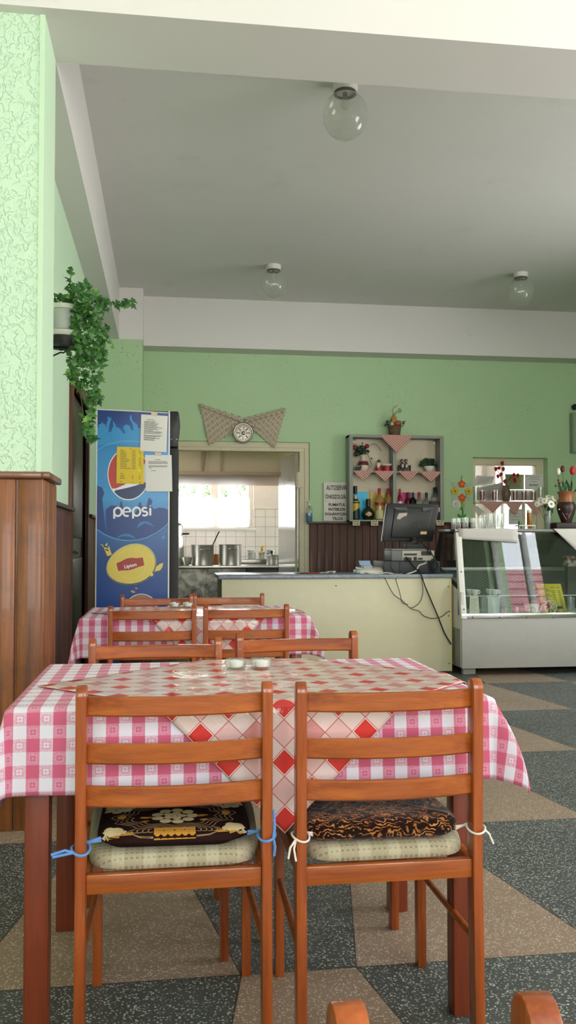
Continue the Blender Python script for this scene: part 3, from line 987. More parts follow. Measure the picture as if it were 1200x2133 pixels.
def make_cloths(cx, cy, clab, olab, ph, hang=.195):
    ew, ed = TW / 2 + hang, TD / 2 + hang
    nx, ny = int(2 * ew / .0125), int(2 * ed / .0125)
    def fn(u, v): return Vector((cx, cy, 0)) + drape(u, v, TT, TW, TD, .014, .05, .0045, ph, .50)
    o = obj('tablecloth', MB().sheet(fn, [-ew - .045 + 2 * ew * k / nx for k in range(nx + 1)], [-ed + 2 * ed * k / ny for k in range(ny + 1)]), M['gingham'], None, 180, solid=.0016)
    tag(o, clab, 'tablecloth', 'pink checked tablecloths')
    # the square overlay lies corner-on: u, v run along its own edges
    hd = .585
    side = hd * math.sqrt(2)
    sy = -.075
    n = 64
    def fo(u, v):
        x = (u + v) / math.sqrt(2)
        y = (v - u) / math.sqrt(2) + sy
        x += .055
        p = drape(x, y, TT + .004, TW + .008, TD + .008, .016, .045, .004, ph + .4, .3)
        return Vector((cx, cy, 0)) + p
    us = [-side / 2 + side * k / n for k in range(n + 1)]
    o2 = obj('cloth_overlay', MB().sheet(fo, us, us, lambda u, v: (side / 2 - u, v + side / 2)), M['overlay'], None, 180, solid=.0014)
    tag(o2, olab, 'tablecloth', 'square cloths laid corner-on')

T1 = ((P(105, 1382, 'Z', TT).x + P(850, 1368, 'Z', TT).x) / 2, 2.39)
T2 = (.152, 4.72)
make_table(*T1, 'red-brown wooden dining table under a pink checked cloth, the nearer of two', '', '')
make_cloths(*T1, 'pink and white checked tablecloth on the near table, with clover motifs', 'square cloth with red diamonds under clear film on the near table', .8)
make_table(*T2, 'red-brown wooden dining table farther back, beside the drinks cooler', '', '')
make_cloths(*T2, 'pink and white checked tablecloth on the far table by the drinks cooler', 'square cloth with red diamonds laid corner-on over the far table', 2.1)

def cxat(px, y, z=.80): return P(px, 1400, 'Y', y).x
GA, GB = 'wooden chairs around the near table', 'wooden chairs around the far table'
CL = place_chair(P(366, 1425, 'Y', 1.93).x, 1.93, 0, 'wooden slat-back chair with a brown rosette cushion tied by blue string', GA)
CR = place_chair(P(810, 1420, 'Y', 1.915).x, 1.915, 0, 'wooden slat-back chair with a dark velvet cushion tied by white string', GA)
place_chair(P(325, 1330, 'Y', 2.845).x, 2.845, 180, 'wooden chair across the near table, directly opposite the chair with the blue-tied cushion', GA)
place_chair(P(620, 1318, 'Y', 2.95).x, 2.955, 185, 'wooden chair across the near table, set askew behind the glass salt cellar', GA)
place_chair(P(318, 1262, 'Y', 4.29).x, 4.285, 0, 'wooden chair at the near side of the far table, on the fridge side', GB)
place_chair(P(513, 1260, 'Y', 4.30).x, 4.295, 1.5, 'wooden chair at the near side of the far table, on the counter side', GB)
place_chair(P(327, 1240, 'Y', 5.18).x, 5.18, 180, 'wooden chair behind the far table, in front of the blue drinks cooler', GB)
place_chair(P(477, 1238, 'Y', 5.20).x, 5.21, 180, 'wooden chair behind the far table, in front of the cream counter end', GB)
GC = 'chair tops at the lower edge'
xa = P(717, 2096, 'Z', .82)
xb = P(1116, 2079, 'Z', .82)
place_chair(xa.x - CW / 2 + .014, xa.y, 1.0, 'wooden chair of which one orange-brown upright top shows at the bottom edge, nearer the middle', GC)
place_chair(xb.x + CW / 2 - .010, xb.y, -1.5, 'wooden chair of which one upright top shows in the bottom corner, beside the other', GC)

# seat cushions and their ties
def cushion(name, label, ch, w0, w1, d, th, m, off, deco=None, sq=.36, dome=1.18):
    x0, y0 = ch.location.x, ch.location.y
    t = thing(name, label, 'cushion', (x0, y0, .4645), 'tied seat cushions')
    def fn(u, v):
        a = 2 * PI * u
        e_ = lambda q: math.copysign(abs(q) ** sq, q)
        lev = [(0, 0), (.90, .0), (.98, .010), (1.0, th * .5), (.98, th * .82), (.90, th), (.6, th * (1 + dome) / 2 * 1.02), (0, th * dome)][int(round(v * 7))]
        yy = e_(math.sin(a)) * lev[0]
        wx = w0 + (w1 - w0) * (yy + 1) / 2
        return Vector((x0 + off[0] + e_(math.cos(a)) * lev[0] * wx, y0 + off[1] + yy * d + .003 * math.sin(a * 5), .4645 + lev[1] + .002 * math.sin(a * 7 + 1) * lev[0]))
    mb = MB().sheet(fn, [k / 56 for k in range(57)], [k / 7 for k in range(8)])
    if deco: deco(mb)
    obj('cover', mb, m, t, 60)
    return t
n = NT('dark brown velvet')
mbrown = n.bsdf(n.mix(n.noise(n.coord(), 30, 3), hx('#1c0f0e'), hx('#2a1513')), .85, spec=.1)
q2 = cushion('seat_cushion', 'black velvet seat cushion with orange scrolls, tied with white string', CR, .178, .158, .192, .046, M['velvet'], (-.003, .205), sq=.24, dome=1.0)
# the printed motifs of the brown cushion, laid on its top and front roll
gold, creamy, tanl = mat('#b9822a', .8), mat('#cbb88a', .8), mat('#8f7350', .8)
qx, qy = CL.location.x, CL.location.y
OFY = .208
BV = [None]
def on_top(px, py):
    """surface point of the cushion at local (x, y); runs down over the rear roll"""
    e = -.172
    if py >= e:
        o, d = Vector((qx + px, qy + OFY + py, .60)), Vector((0, 0, -1))
    else:
        th = min(1.5, (e - py) / .024)
        d = Vector((0, math.sin(th), -math.cos(th)))
        o = Vector((qx + px, qy + OFY + e + .010, .478)) - d * .12
    hit, nrm, _, _ = BV[0].ray_cast(o, d)
    if hit is None:
        hit, nrm, _, _ = BV[0].find_nearest(o + d * .12)
    return hit - d * .0009
def blob(mb, pts, lift=0):
    c = [sum(p[0] for p in pts) / len(pts), sum(p[1] for p in pts) / len(pts)]
    vs = [mb.bm.verts.new(on_top(*p)) for p in pts]
    cv = mb.bm.verts.new(on_top(*c) + Vector((0, 0, .0004)))
    for k in range(len(vs)):
        mb._f([cv, vs[k], vs[(k + 1) % len(vs)]])
def petals(mb, cx, cy, R, n, pr):
    for k in range(n):
        a = 2 * PI * k / n
        blob(mb, circ(cx + R * math.cos(a), cy + R * math.sin(a), pr, pr, 12))
def line_on(mb, pts, wd):
    for a, b in zip(pts, pts[1:]):
        t = Vector((b[0] - a[0], b[1] - a[1]))
        if t.length < 1e-6: continue
        t.normalize(); nn = Vector((-t.y, t.x)) * wd / 2
        vs = [mb.bm.verts.new(on_top(*p)) for p in ((a[0] + nn.x, a[1] + nn.y), (b[0] + nn.x, b[1] + nn.y), (b[0] - nn.x, b[1] - nn.y), (a[0] - nn.x, a[1] - nn.y))]
        mb._f(vs)
def brown_print(mb):
    from mathutils.bvhtree import BVHTree
    mb.bm.verts.ensure_lookup_table(); mb.bm.faces.ensure_lookup_table()
    BV[0] = BVHTree.FromBMesh(mb.bm)
    ros = gd = sc_ = mb
    mb.mi = 1
    petals(mb, 0, -.075, .040, 9, .0135); petals(mb, 0, -.075, .017, 5, .0105)
    blob(mb, circ(0, -.075, .007, .007, 8))
    for sx in (-1, 1):
        petals(mb, sx * .132, -.160, .017, 6, .0125)
        blob(mb, circ(sx * .132, -.160, .010, .010, 8))
        petals(mb, sx * .125, .01, .026, 7, .0125); petals(mb, sx * .125, .01, .010, 4, .008)
    petals(mb, 0, .10, .03, 8, .011)
    mb.mi = 2
    for k in range(6):
        x0 = -.045 + .015 * k
        blob(mb, [(x0, -.150), (x0 + .0149, -.150), (x0 + .0149, -.172), (x0, -.172)])
        blob(mb, [(x0, -.172), (x0 + .0149, -.172), (x0 + .0149, -.190), (x0, -.190)])
        blob(mb, [(x0, -.190), (x0 + .0149, -.190), (x0 + .0149, -.204), (x0, -.204)])
    for sx in (-1, 1):
        blob(mb, [(sx * .120, -.172), (sx * .098, -.168), (sx * .088, -.180), (sx * .092, -.192), (sx * .112, -.190)])
        blob(mb, [(sx * .150, -.178), (sx * .120, -.180), (sx * .118, -.196), (sx * .145, -.196)])
        blob(mb, circ(sx * .062, -.078, .016, .006, 8)); blob(mb, circ(sx * .066, -.105, .010, .006, 8))
        blob(mb, circ(sx * .118, -.060, .010, .016, 8))
    mb.mi = 3
    for rr_ in (.080, .090, .100, .110):
        line_on(mb, [(rr_ * 1.22 * math.cos(a) * (1 + .06 * math.sin(11 * a)), -.07 + rr_ * .80 * math.sin(a) * (1 + .07 * math.sin(11 * a))) for a in [2 * PI * k / 120 for k in range(121)]], .0030)
    for sx in (-1, 1):
        for k in range(4):
            x = sx * (.050 + .012 * k)
            line_on(mb, [(x, -.158), (x + sx * .007, -.158), (x + sx * .007, -.186), (x - sx * .002, -.186), (x - sx * .002, -.172)], .0032)
        line_on(mb, [(sx * .046, -.200), (sx * .075, -.198), (sx * .095, -.186), (sx * .104, -.170), (sx * .096, -.155), (sx * .08, -.147)], .0032)
    mb.mi = 0
    for k in range(3):
        blob(mb, [(-.026 + .022 * k, -.166), (-.020 + .022 * k, -.166), (-.020 + .022 * k, -.184), (-.026 + .022 * k, -.184)])

q1 = cushion('seat_cushion', 'dark brown seat cushion with cream and gold rosettes, tied with blue string', CL, .170, .172, .190, .030, [mbrown, creamy, gold, tanl], (.0, OFY), brown_print)
def tie(name, label, ch, side, hgt, m, r, px_corner, ends):
    """string looped round the upright from the cushion's corner"""
    x0, y0 = ch.location.x + side * (CW / 2 - .011), ch.location.y
    t = thing(name, label, 'string', (x0, y0, hgt), 'strings of the seat cushions')
    k = Vector(px_corner)
    loop = [k]
    for j in range(19):
        a = (-.5 * PI if side < 0 else 1.5 * PI) + (PI * .9 - j * PI * .1) * (1 if side > 0 else -1)
        loop.append(Vector((x0 + .019 * math.cos(a + (0 if side < 0 else 0)), y0 + .029 * math.sin(a), hgt - .002 + .004 * math.sin(j * .45))))
    loop.append(k + Vector((0, 0, -.006)))
    obj('loop', MB().tube(loop, r, 6), m, t)
    for ee in ends:
        obj('loose_end', MB().tube([Vector((x0, y0, hgt)) + Vector(p) for p in ee], r, 6), m, t)
blue_s, white_s = mat('#5b87c4', .7), mat('#d8cfc4', .8)
hb = .480
kx = q1.location
tie('cushion_tie', 'blue string tying the rosette cushion to its upright nearest the wall', CL, -1, hb, blue_s, .0030, (kx.x - .158, kx.y + .045, hb + .006), [[(-.012, -.024, 0), (-.03, -.02, .004), (-.058, -.02, -.004)], [(-.012, -.024, 0), (-.035, -.024, -.004), (-.055, -.022, -.008)]])
tie('cushion_tie', 'blue string tying the rosette cushion to the upright beside the other chair', CL, 1, hb + .012, blue_s, .0030, (kx.x + .160, kx.y + .045, hb + .006), [[(.012, -.02, 0), (.016, -.015, .02), (.014, -.01, .055)], [(.012, -.02, 0), (.016, -.02, -.02), (.014, -.02, -.04)]])
kx = q2.location
hw_ = .492
tie('cushion_tie', 'white string tying the scroll cushion to the upright beside the blue-tied chair', CR, -1, hw_, white_s, .0024, (kx.x - .165, kx.y + .03, hw_ - .006), [[(-.012, -.02, 0), (-.026, -.025, -.018), (-.030, -.026, -.04)], [(-.012, -.02, 0), (-.018, -.026, -.02), (-.014, -.028, -.045)]])
tie('cushion_tie', 'white string tying the scroll cushion to its outer upright by the bare floor', CR, 1, hw_, white_s, .0024, (kx.x + .160, kx.y + .03, hw_ - .006), [[(.014, -.01, 0), (.026, -.012, -.012), (.036, -.012, -.034)]])

# glass salt cellars
def salt(cx, cy, label):
    z = TT + .0062
    t = thing('salt_cellar', label, 'salt cellar', (cx, cy, z), 'double glass salt cellars')
    gl = MB()
    for s in (-1, 1):
        gl.lathe([(0, .003), (.0255, .003), (.029, .008), (.030, .030), (.0275, .031), (.026, .010), (.022, .007), (0, .007)], (cx + s * .036, cy, z - .003), 24)
    gl.span((cx - .012, cy - .009, z + .004), (cx + .012, cy + .009, z + .012), .002)
    obj('glass_cup', gl, M['glass'], t)
    for s in (-1, 1):
        obj('salt', MB().lathe([(0, .006), (.017, .006), (.0195, .010), (.0205, .022), (.014, .024), (0, .023)], (cx + s * .036, cy, z - .001), 20), mat('#efece6', .9), t)
k = P(519, 1399, 'Z', TT)
salt(k.x, k.y + .02, 'double glass salt cellar with white salt on the near table')
k = P(378, 1268, 'Z', TT)
salt(k.x, k.y + .02, 'double glass salt cellar on the far table, behind its chair')

# ================================================================== DRINKS COOLER, seen from its printed side
FY = 6.4
def FP(zx, zy):
    q = P(180 + zx / 4.847, 830 + zy / 4.847, 'Y', FY)
    return (q.x, q.z)
fx0, fx1 = FP(97, 1000)[0], FP(838, 1000)[0]
fzt = FP(500, 115)[1]
fr = thing('drinks_cooler', 'tall black drinks cooler with a blue cola panel on its side', 'fridge', ((fx0 + fx1) / 2, FY + .3, 0))
obj('body', MB().span((fx0, FY + .004, .08), (fx1 - .004, FY + .60, fzt - .005), .008).span((fx0 + .05, FY + .05, .0), (fx1 - .05, FY + .55, .08)), M['black'], fr)
db = FP(932, 1000)[0]
obj('door', MB().span((fx1 + .004, FY + .003, .09), (db, FY + .60, FP(0, 490)[1]), .008), M['blackm'], fr)
hd = [FP(842, 128), FP(926, 130), FP(936, 160), FP(944, 220), FP(947, 290), FP(940, 360), FP(930, 420), FP(928, 486), FP(842, 486)]
obj('header', MB().prism(hd, 'Y', FY + .002, FY + .60, .003), M['black'], fr)
sv = MB()
for zx in (860, 912):
    k = FP(zx, 412)
    sv.ball((k[0], FY + .001, k[1]), (.0045, .003, .0045), 8)
obj('screw', sv, M['chrome'], fr)
pan = obj('side_panel', MB().prism([(fx0 + .006, .10), (fx1 - .008, .10), (FP(834, 0)[0], FP(0, 131)[1]), (FP(106, 0)[0], FP(0, 113)[1])], 'Y', FY - .001, FY + .004), M['blue'], fr)
edge = MB()
for a, b in (((fx0, .095), (fx0 + .006, fzt)), ((fx1 - .008, .095), (fx1 + .002, fzt - .004))):
    edge.span((a[0], FY - .004, a[1]), (b[0], FY + .006, b[1]))
edge.prism([(fx0, FP(0, 104)[1]), (fx1, FP(0, 126)[1]), (fx1, FP(0, 134)[1]), (fx0, FP(0, 113)[1])], 'Y', FY - .004, FY + .006)
obj('panel_edge', edge, M['whitep'], fr)
LV = [0]
def layer(name, polys, m, depth=None):
    """printed areas of the panel, in crop pixels"""
    LV[0] += 1
    d = FY - .001 - .00035 * (depth or LV[0])
    mb = MB()
    for pl in polys:
        mb.prism([FP(*q) for q in pl], 'Y', d, FY - .0008)
    return obj(name, mb, m, pan)
def stroke(name, lines, m, depth=None):
    LV[0] += 1
    d = FY - .001 - .00035 * (depth or LV[0])
    mb = MB()
    for q_, (pts, wd) in enumerate(lines):
        ribbon(mb, [FP(*q) for q in pts], wd / 4.847 * FY / F, 'Y', d - .00012 * q_, FY - .0008)
    return obj(name, mb, m, pan)
cy_b, cy_l, nv, wh = mat('#2f9bd3', .35), mat('#5bb4e2', .35), mat('#16396f', .35), mat('#e4e4e6', .35)
# crowd with raised hands at the top
crowd = [(106, 300), (125, 290), (120, 268), (150, 255), (155, 235), (166, 250), (190, 262), (200, 300), (205, 250), (218, 215), (210, 190), (222, 182), (228, 205), (234, 178), (240, 205), (252, 183), (250, 215), (238, 250), (226, 300), (222, 345), (252, 335), (262, 300), (272, 280), (266, 235), (272, 225), (282, 250), (296, 262), (296, 285), (330, 300), (355, 330), (375, 355), (398, 352), (392, 330), (372, 305), (375, 275), (410, 262), (440, 280), (446, 310), (470, 330), (476, 300), (462, 250), (440, 215), (438, 195), (446, 165), (455, 170), (458, 195), (466, 225), (490, 245), (515, 265), (520, 300), (560, 300), (560, 470), (106, 470)]
layer('crowd_print', [crowd], mat('#2b8ac6', .35))
arcT = [(106 + 4.45 * k, 528 - 100 * math.sin(PI * min(1, (k + 6) / 150)) ** .8 - 0) for k in range(0, 100)]
stroke('arc_line', [([(106, 528), (160, 490), (220, 465), (290, 445), (360, 433), (430, 430), (490, 432), (550, 440)], 5)], cy_l)
layer('dark_crowd_print', [[(196, 1120), (250, 1080), (310, 1085), (330, 1110), (345, 1040), (355, 1035), (372, 1100), (430, 1120), (480, 1180), (510, 1130), (535, 1045), (550, 1050), (560, 1090), (610, 1085), (625, 1010), (640, 1000), (650, 1020), (668, 1030), (655, 1080), (680, 1120), (740, 1100), (800, 1110), (832, 1130), (832, 1275), (700, 1380), (560, 1425), (430, 1432), (300, 1415), (200, 1370)], [(106, 880), (160, 900), (180, 960), (160, 1010), (190, 1300), (200, 1370), (106, 1320)]], mat('#1a3f7d', .35))
layer('crowd_glow_print', [[(510, 1310), (530, 1260), (570, 1240), (620, 1240), (660, 1270), (685, 1300), (640, 1275), (590, 1260), (545, 1285)], [(305, 1415), (330, 1385), (380, 1365), (440, 1368), (480, 1395), (500, 1420), (430, 1395), (360, 1392)]], mat('#2a74b4', .35))
stroke('bottom_arc_line', [([(106, 1322), (180, 1372), (260, 1408), (350, 1430), (430, 1434), (520, 1428), (610, 1405), (700, 1362), (770, 1312), (832, 1258)], 6)], cy_l)
layer('bubble_print', [circ(778, 1404, 15, 17, 20), [(820, 1340), (832, 1325), (832, 1372), (822, 1365)]], mat('#2c83bd', .35))
# round emblem: white ring, red upper field, white wave, navy lower field
ecx, ecy, er = 425, 765, 212
layer('round_emblem', [circ(ecx, ecy, er, er + 52, 60)], wh)
def epoint(a, f=.955): return (ecx + er * f * math.cos(a), ecy + (er + 52) * f * math.sin(a))
red = [epoint(math.radians(k)) for k in range(145, 361, 5)] + [(600, 640), (560, 700), (480, 790), (390, 868), (300, 908)]
layer('red_field', [red], mat('#b8392e', .35))
navy = [(292, 928), (400, 905), (500, 880), (575, 852), (620, 840)] + [epoint(math.radians(k)) for k in range(20, 140, 5)]
layer('navy_field', [navy], mat('#17305f', .35))
def ell(cx, cy, rx, ry, a0, a1, n=22): return [(cx + rx * math.cos(math.radians(a0 + (a1 - a0) * k / n)), cy - ry * math.sin(math.radians(a0 + (a1 - a0) * k / n))) for k in range(n + 1)]
W = 19
stroke('lettering', [
    (ell(318, 1145, 38, 42, 0, 360, 36), W), ([(281, 1120), (281, 1214)], W),
    (ell(408, 1145, 37, 42, 0, 300, 30), W), ([(372, 1146), (446, 1143)], 14),
    (ell(508, 1143, 37, 42, 0, 360, 36), W), ([(471, 1118), (471, 1212)], W),
    (ell(590, 1123, 24, 20, 40, 250) + ell(588, 1162, 27, 21, 70, -140), W),
    ([(645, 1106), (645, 1182)], W), (ell(645, 1085, 3, 3, 0, 360, 8), 12)], wh)
# yellow tea badge
tb = math.radians(-18)
def tea(rx, ry, n=56):
    pts = []
    for x, y in circ(0, 0, rx, ry, n):
        y2 = y * (1 + .10 * x / rx)
        pts.append((452 + x * math.cos(tb) - y2 * math.sin(tb) * 1.0, 1680 + x * math.sin(tb) + y2 * math.cos(tb)))
    return pts
layer('badge_rim', [tea(256, 202)], mat('#c8c98e', .35))
layer('badge_shadow', [[(x + 2, y + 4) for x, y in tea(250, 196)]], mat('#12224a', .35))
layer('tea_badge', [tea(246, 190)], mat('#d8c454', .35))
stroke('badge_ring', [(circ(450, 1670, 150, 152, 44) + [(600, 1670)], 7)], mat('#dccd74', .35))
layer('red_banner', [[(303, 1665), (350, 1645), (400, 1618), (450, 1608), (510, 1612), (570, 1605), (584, 1685), (530, 1700), (480, 1720), (420, 1735), (370, 1735), (322, 1742)]], mat('#a03024', .35))
LV[0] += 1
ux = Vector((FP(540, 1655)[0] - FP(335, 1700)[0], 0, FP(540, 1655)[1] - FP(335, 1700)[1]))
k = FP(448, 1703)
obj('badge_lettering', text_mb('Lipton', .0345, (k[0], FY - .001 - .00035 * LV[0], k[1]), ux, Vector((-ux.z, 0, ux.x)), .0009, .0004, xs=1.0), wh, pan)
layer('leaf_print', [[(690, 1748), (705, 1700), (740, 1670), (775, 1660), (768, 1700), (745, 1735)], circ(660, 1778, 16, 18, 16), [(640, 1785), (632, 1792), (640, 1795)]], mat('#d8c454', .35))
layer('glass_print', [[(175, 1508), (228, 1492), (258, 1578), (212, 1592)], [(190, 1480), (208, 1455), (214, 1480), (198, 1492)], [(142, 1472), (160, 1472), (180, 1500), (172, 1504), (156, 1478), (142, 1478)]], mat('#d8c454', .35))
layer('ice_print', [[(200, 1500), (215, 1494), (222, 1508), (208, 1515)], [(188, 1522), (202, 1516), (209, 1530), (195, 1537)], [(206, 1528), (220, 1522), (227, 1536), (213, 1543)]], nv)
layer('dot_print', [circ(470, 1950, 24, 12, 18, rot=.3), circ(504, 1917, 14, 8, 14, rot=.3)], mat('#b98f76', .35))
layer('lower_badge', [circ(555, 2120, 150, 140, 40)], mat('#9b6a58', .35))
stroke('lower_badge_rim', [(circ(555, 2120, 156, 146, 44) + [(711, 2120)], 7)], wh)

# notices taped to the panel
YN = FY - .011
L1 = [(.135, [(.22, .5)])] + [(.18 + .027 * k, [(.12, .12 + [.45, .4, .55, .5, .46, .52, .7, .48, .56, .35, .66, .7, .64, .05, .7, .62, .44, .6, .4, .42][k])]) for k in range(20)]
def notice(name, label, crn, m, lines, seed, cat='notice', group=None, Y=YN):
    return paper_thing(name, label, cat, [FP(*q) for q in crn], Y, m, lines, M['ink'], group, seed=seed)
notice('paper_notice', 'white printed notice taped high on the cooler, top corner', [(554, 163), (822, 180), (808, 545), (543, 532)], M['paper'], L1, 1, group='white notices on the cooler')
L2 = [(.13, [(.37, .58)])] + [(.175 + .03 * k, [(.12, .12 + [.68, .73, .73, 0, .73, .70, .12][k])]) for k in range(7) if k != 3] + [(.43, [(.2, .4)])]
t2 = notice('paper_notice', 'white notice with a short text at its top, the lower sheet on the cooler', [(593, 572), (860, 574), (868, 940), (600, 940)], M['paper'], L2, 2, group='white notices on the cooler', Y=YN - .003)
ym = [(.05, [(.48, .55)])] + [(.09 + .045 * k, [(.13, .13 + [.12, .2, .2, .24, .22, .26, .36, .3, .22, .26, .24, .4][k]), (.56, .70), (.82, .9)]) for k in range(12)] + [(.73, [(.13, .25)]), (.78, [(.13, .3), (.56, .62), (.82, .88)]), (.82, [(.13, .28), (.56, .62), (.82, .88)]), (.86, [(.13, .3), (.56, .62), (.82, .88)]), (.95, [(.13, .22), (.56, .64), (.82, .9)])]
yt = notice('menu_sheet', 'yellow printed price list taped over the round emblem', [(309, 487), (578, 497), (580, 866), (303, 857)], M['yellow'], ym, 3, cat='menu', Y=YN + .003)
hl = MB()
for zy in (580, 712):
    hl.prism([FP(*q) for q in circ(536, zy, 14, 18 if zy < 600 else 30, 16)], 'Y', YN + .003 - .0017, YN + .003 - .0012)
obj('highlight', hl, mat('#e6e020', .7), yt)
tp = mat('#c9bba6', .6)
for pl, YY, lb in (([(655, 138), (718, 140), (716, 182), (653, 178)], YN - .0016, 'beige tape holding the upper white notice'), ([(690, 545), (756, 548), (754, 582), (692, 578)], YN - .0046, 'beige tape holding the lower white notice')):
    tag(obj('tape_strip', MB().prism([FP(*q) for q in pl], 'Y', YY - .0008, YY), tp), lb, 'tape', 'tapes on the cooler notices')

# ================================================================== IVY ON ITS WALL BRACKET
IY = 4.62
ic = P(133, 700, 'Y', IY)
ix = LX + .13
zt = P(135, 650, 'Y', IY).z
zs = P(135, 690, 'Y', IY).z
zb = P(135, 712, 'Y', IY).z
t = thing('wall_bracket', 'small black scrolled iron bracket under the ivy pot', 'bracket', (LX, IY, zb - .05))
obj('shelf_plate', MB().lathe([(0, 0), (.085, 0), (.092, .02), (.098, .045), (.09, .045), (.085, .012), (0, .012)], (ix, IY, zb - .028), 24), M['black'], t)
sc = [Vector((LX + .004, IY, zb - .115)), Vector((LX + .03, IY, zb - .10)), Vector((LX + .08, IY, zb - .075)), Vector((LX + .12, IY, zb - .055))]
for k in range(14):
    a = -1.2 + k * .55
    r = .026 * (1 - k / 17)
    sc.append(Vector((LX + .125 + r * math.cos(a), IY, zb - .045 + r * math.sin(a) + .012)))
obj('scroll', MB().tube(sc, .0045, 6), M['black'], t)
obj('arm', MB().tube([(LX + .004, IY, zb - .03), (LX + .16, IY, zb - .03)], .006, 6).span((LX + .001, IY - .012, zb - .13), (LX + .006, IY + .012, zb - .01)), M['black'], t)
t = thing('potted_ivy', 'trailing green ivy in a pale grey pot high on the left wall', 'plant', (ix, IY, zb + .012))
potm, rimm = mat('#aeb5ac', .5), mat('#cdd0c4', .5)
obj('pot', MB().lathe([(0, .0), (.066, .0), (.072, .09), (.077, .115), (.070, .118), (.068, .09), (0, .085)], (ix, IY, zs), 28), potm, t)
obj('pot_rim', MB().lathe([(.073, 0), (.083, .003), (.084, .026), (.074, .028)], (ix, IY, zs + .10), 28), rimm, t)
obj('saucer', MB().lathe([(0, 0), (.085, 0), (.098, .028), (.094, .030), (.082, .008), (0, .008)], (ix, IY, zb + .016), 28), rimm, t)
def m_leaf(name, a, b, c):
    n = NT(name)
    g = n.n('ShaderNodeNewGeometry')
    col = n.mix(g.outputs['Random Per Island'], hx(a), hx(b))
    col = n.mix(n.math('GREATER_THAN', g.outputs['Random Per Island'], .93), col, hx(c))
    bs = n.n('ShaderNodeBsdfPrincipled')
    n.put(bs.inputs['Base Color'], col); bs.inputs['Roughness'].default_value = .45
    tr = n.n('ShaderNodeBsdfTranslucent'); n.put(tr.inputs[0], col)
    mx = n.n('ShaderNodeMixShader'); mx.inputs[0].default_value = .25
    n.put(mx.inputs[1], bs.outputs[0]); n.put(mx.inputs[2], tr.outputs[0]); n.put(n.out.inputs[0], mx.outputs[0])
    return n.m
mivy = m_leaf('ivy leaf', '#25501f', '#4f863c', '#7fae50')
stemm = mat('#4c5a2c', .7)
def ivy_leaf(mb, p, nrm, dirv, s):
    nrm = nrm.normalized()
    d = (dirv - nrm * dirv.dot(nrm))
    if d.length < 1e-4: d = nrm.orthogonal()
    d.normalize()
    q = nrm.cross(d)
    out = [(0, -.1), (.22, -.28), (.55, -.12), (.33, .10), (.48, .42), (.20, .42), (0, 1.0), (-.20, .42), (-.48, .42), (-.33, .10), (-.55, -.12), (-.22, -.28)]
    vs = [mb.bm.verts.new(p + (q * x + d * y) * s + nrm * s * (-.22 * abs(x) - .10 * y * y)) for x, y in out]
    c = mb.bm.verts.new(p + d * .12 * s + nrm * .06 * s)
    for k in range(len(vs)):
        mb._f([c, vs[k], vs[(k + 1) % len(vs)]])
rr = random.Random(4)
lv, stm = MB(), MB()
# each vine: pixel way-points at a depth, thickness of the leaf cloud, leaf count
vines = [
    ([(150, 640), (148, 610), (146, 590), (150, 556)], 4.60, 10, 20, .030),
    ([(160, 640), (165, 605), (180, 600), (200, 612), (205, 640)], 4.60, 18, 46, .030),
    ([(150, 640), (135, 620), (122, 616), (116, 628)], 4.57, 9, 22, .028),
    ([(165, 640), (200, 625), (225, 628), (250, 634), (272, 626)], 4.60, 8, 26, .036),
    ([(160, 640), (185, 650), (190, 690), (185, 730), (190, 760)], 4.58, 24, 120, .033),
    ([(170, 645), (205, 670), (218, 700), (215, 730), (205, 760)], 4.66, 14, 66, .033),
    ([(165, 645), (160, 700), (160, 740), (155, 775), (148, 785)], 4.56, 13, 62, .033),
    ([(175, 660), (185, 740), (195, 790), (200, 820), (192, 850)], 4.62, 15, 70, .033),
    ([(180, 700), (175, 780), (188, 830), (192, 850), (186, 880), (184, 915)], 4.60, 9, 40, .033),
    ([(184, 860), (178, 890), (182, 905), (200, 912)], 4.60, 10, 16, .038),
    ([(150, 625), (165, 620), (185, 635), (195, 650)], 4.52, 20, 56, .031),
    ([(150, 780), (160, 795), (175, 800)], 4.60, 8, 14, .032),
]
root = Vector((ix, IY, zs + .11))
for way, dep, spread, cnt, ls in vines:
    pts = [P(px, py, 'Y', dep) for px, py in way]
    pts[0] = pts[0].lerp(root, .5)
    stm.tube([root] + pts if way[0][1] < 700 else pts, .0022, 5)
    for _ in range(int(cnt * 1.5)):
        k = rr.random() * (len(pts) - 1)
        i = min(int(k), len(pts) - 2)
        c = pts[i].lerp(pts[i + 1], k - i)
        sp_ = spread / F * dep
        p = c + Vector((rr.gauss(0, .5) * sp_, rr.gauss(0, .7) * sp_ - .01, rr.gauss(0, .5) * sp_))
        p.x = max(p.x, LX + .02)
        if p.y < IY + .06 and p.x < ix + .055 and zb - .05 < p.z < zs + .135: continue
        nrm = Vector((rr.gauss(.2, .5), -1 + rr.gauss(0, .5), rr.gauss(.45, .45)))
        ivy_leaf(lv, p, nrm, Vector((rr.gauss(0, .8), -.2, -1 + rr.gauss(0, .5))), ls * rr.uniform(.62, 1.08))
obj('leaves', lv, mivy, t, 180)
obj('vine', stm, stemm, t)

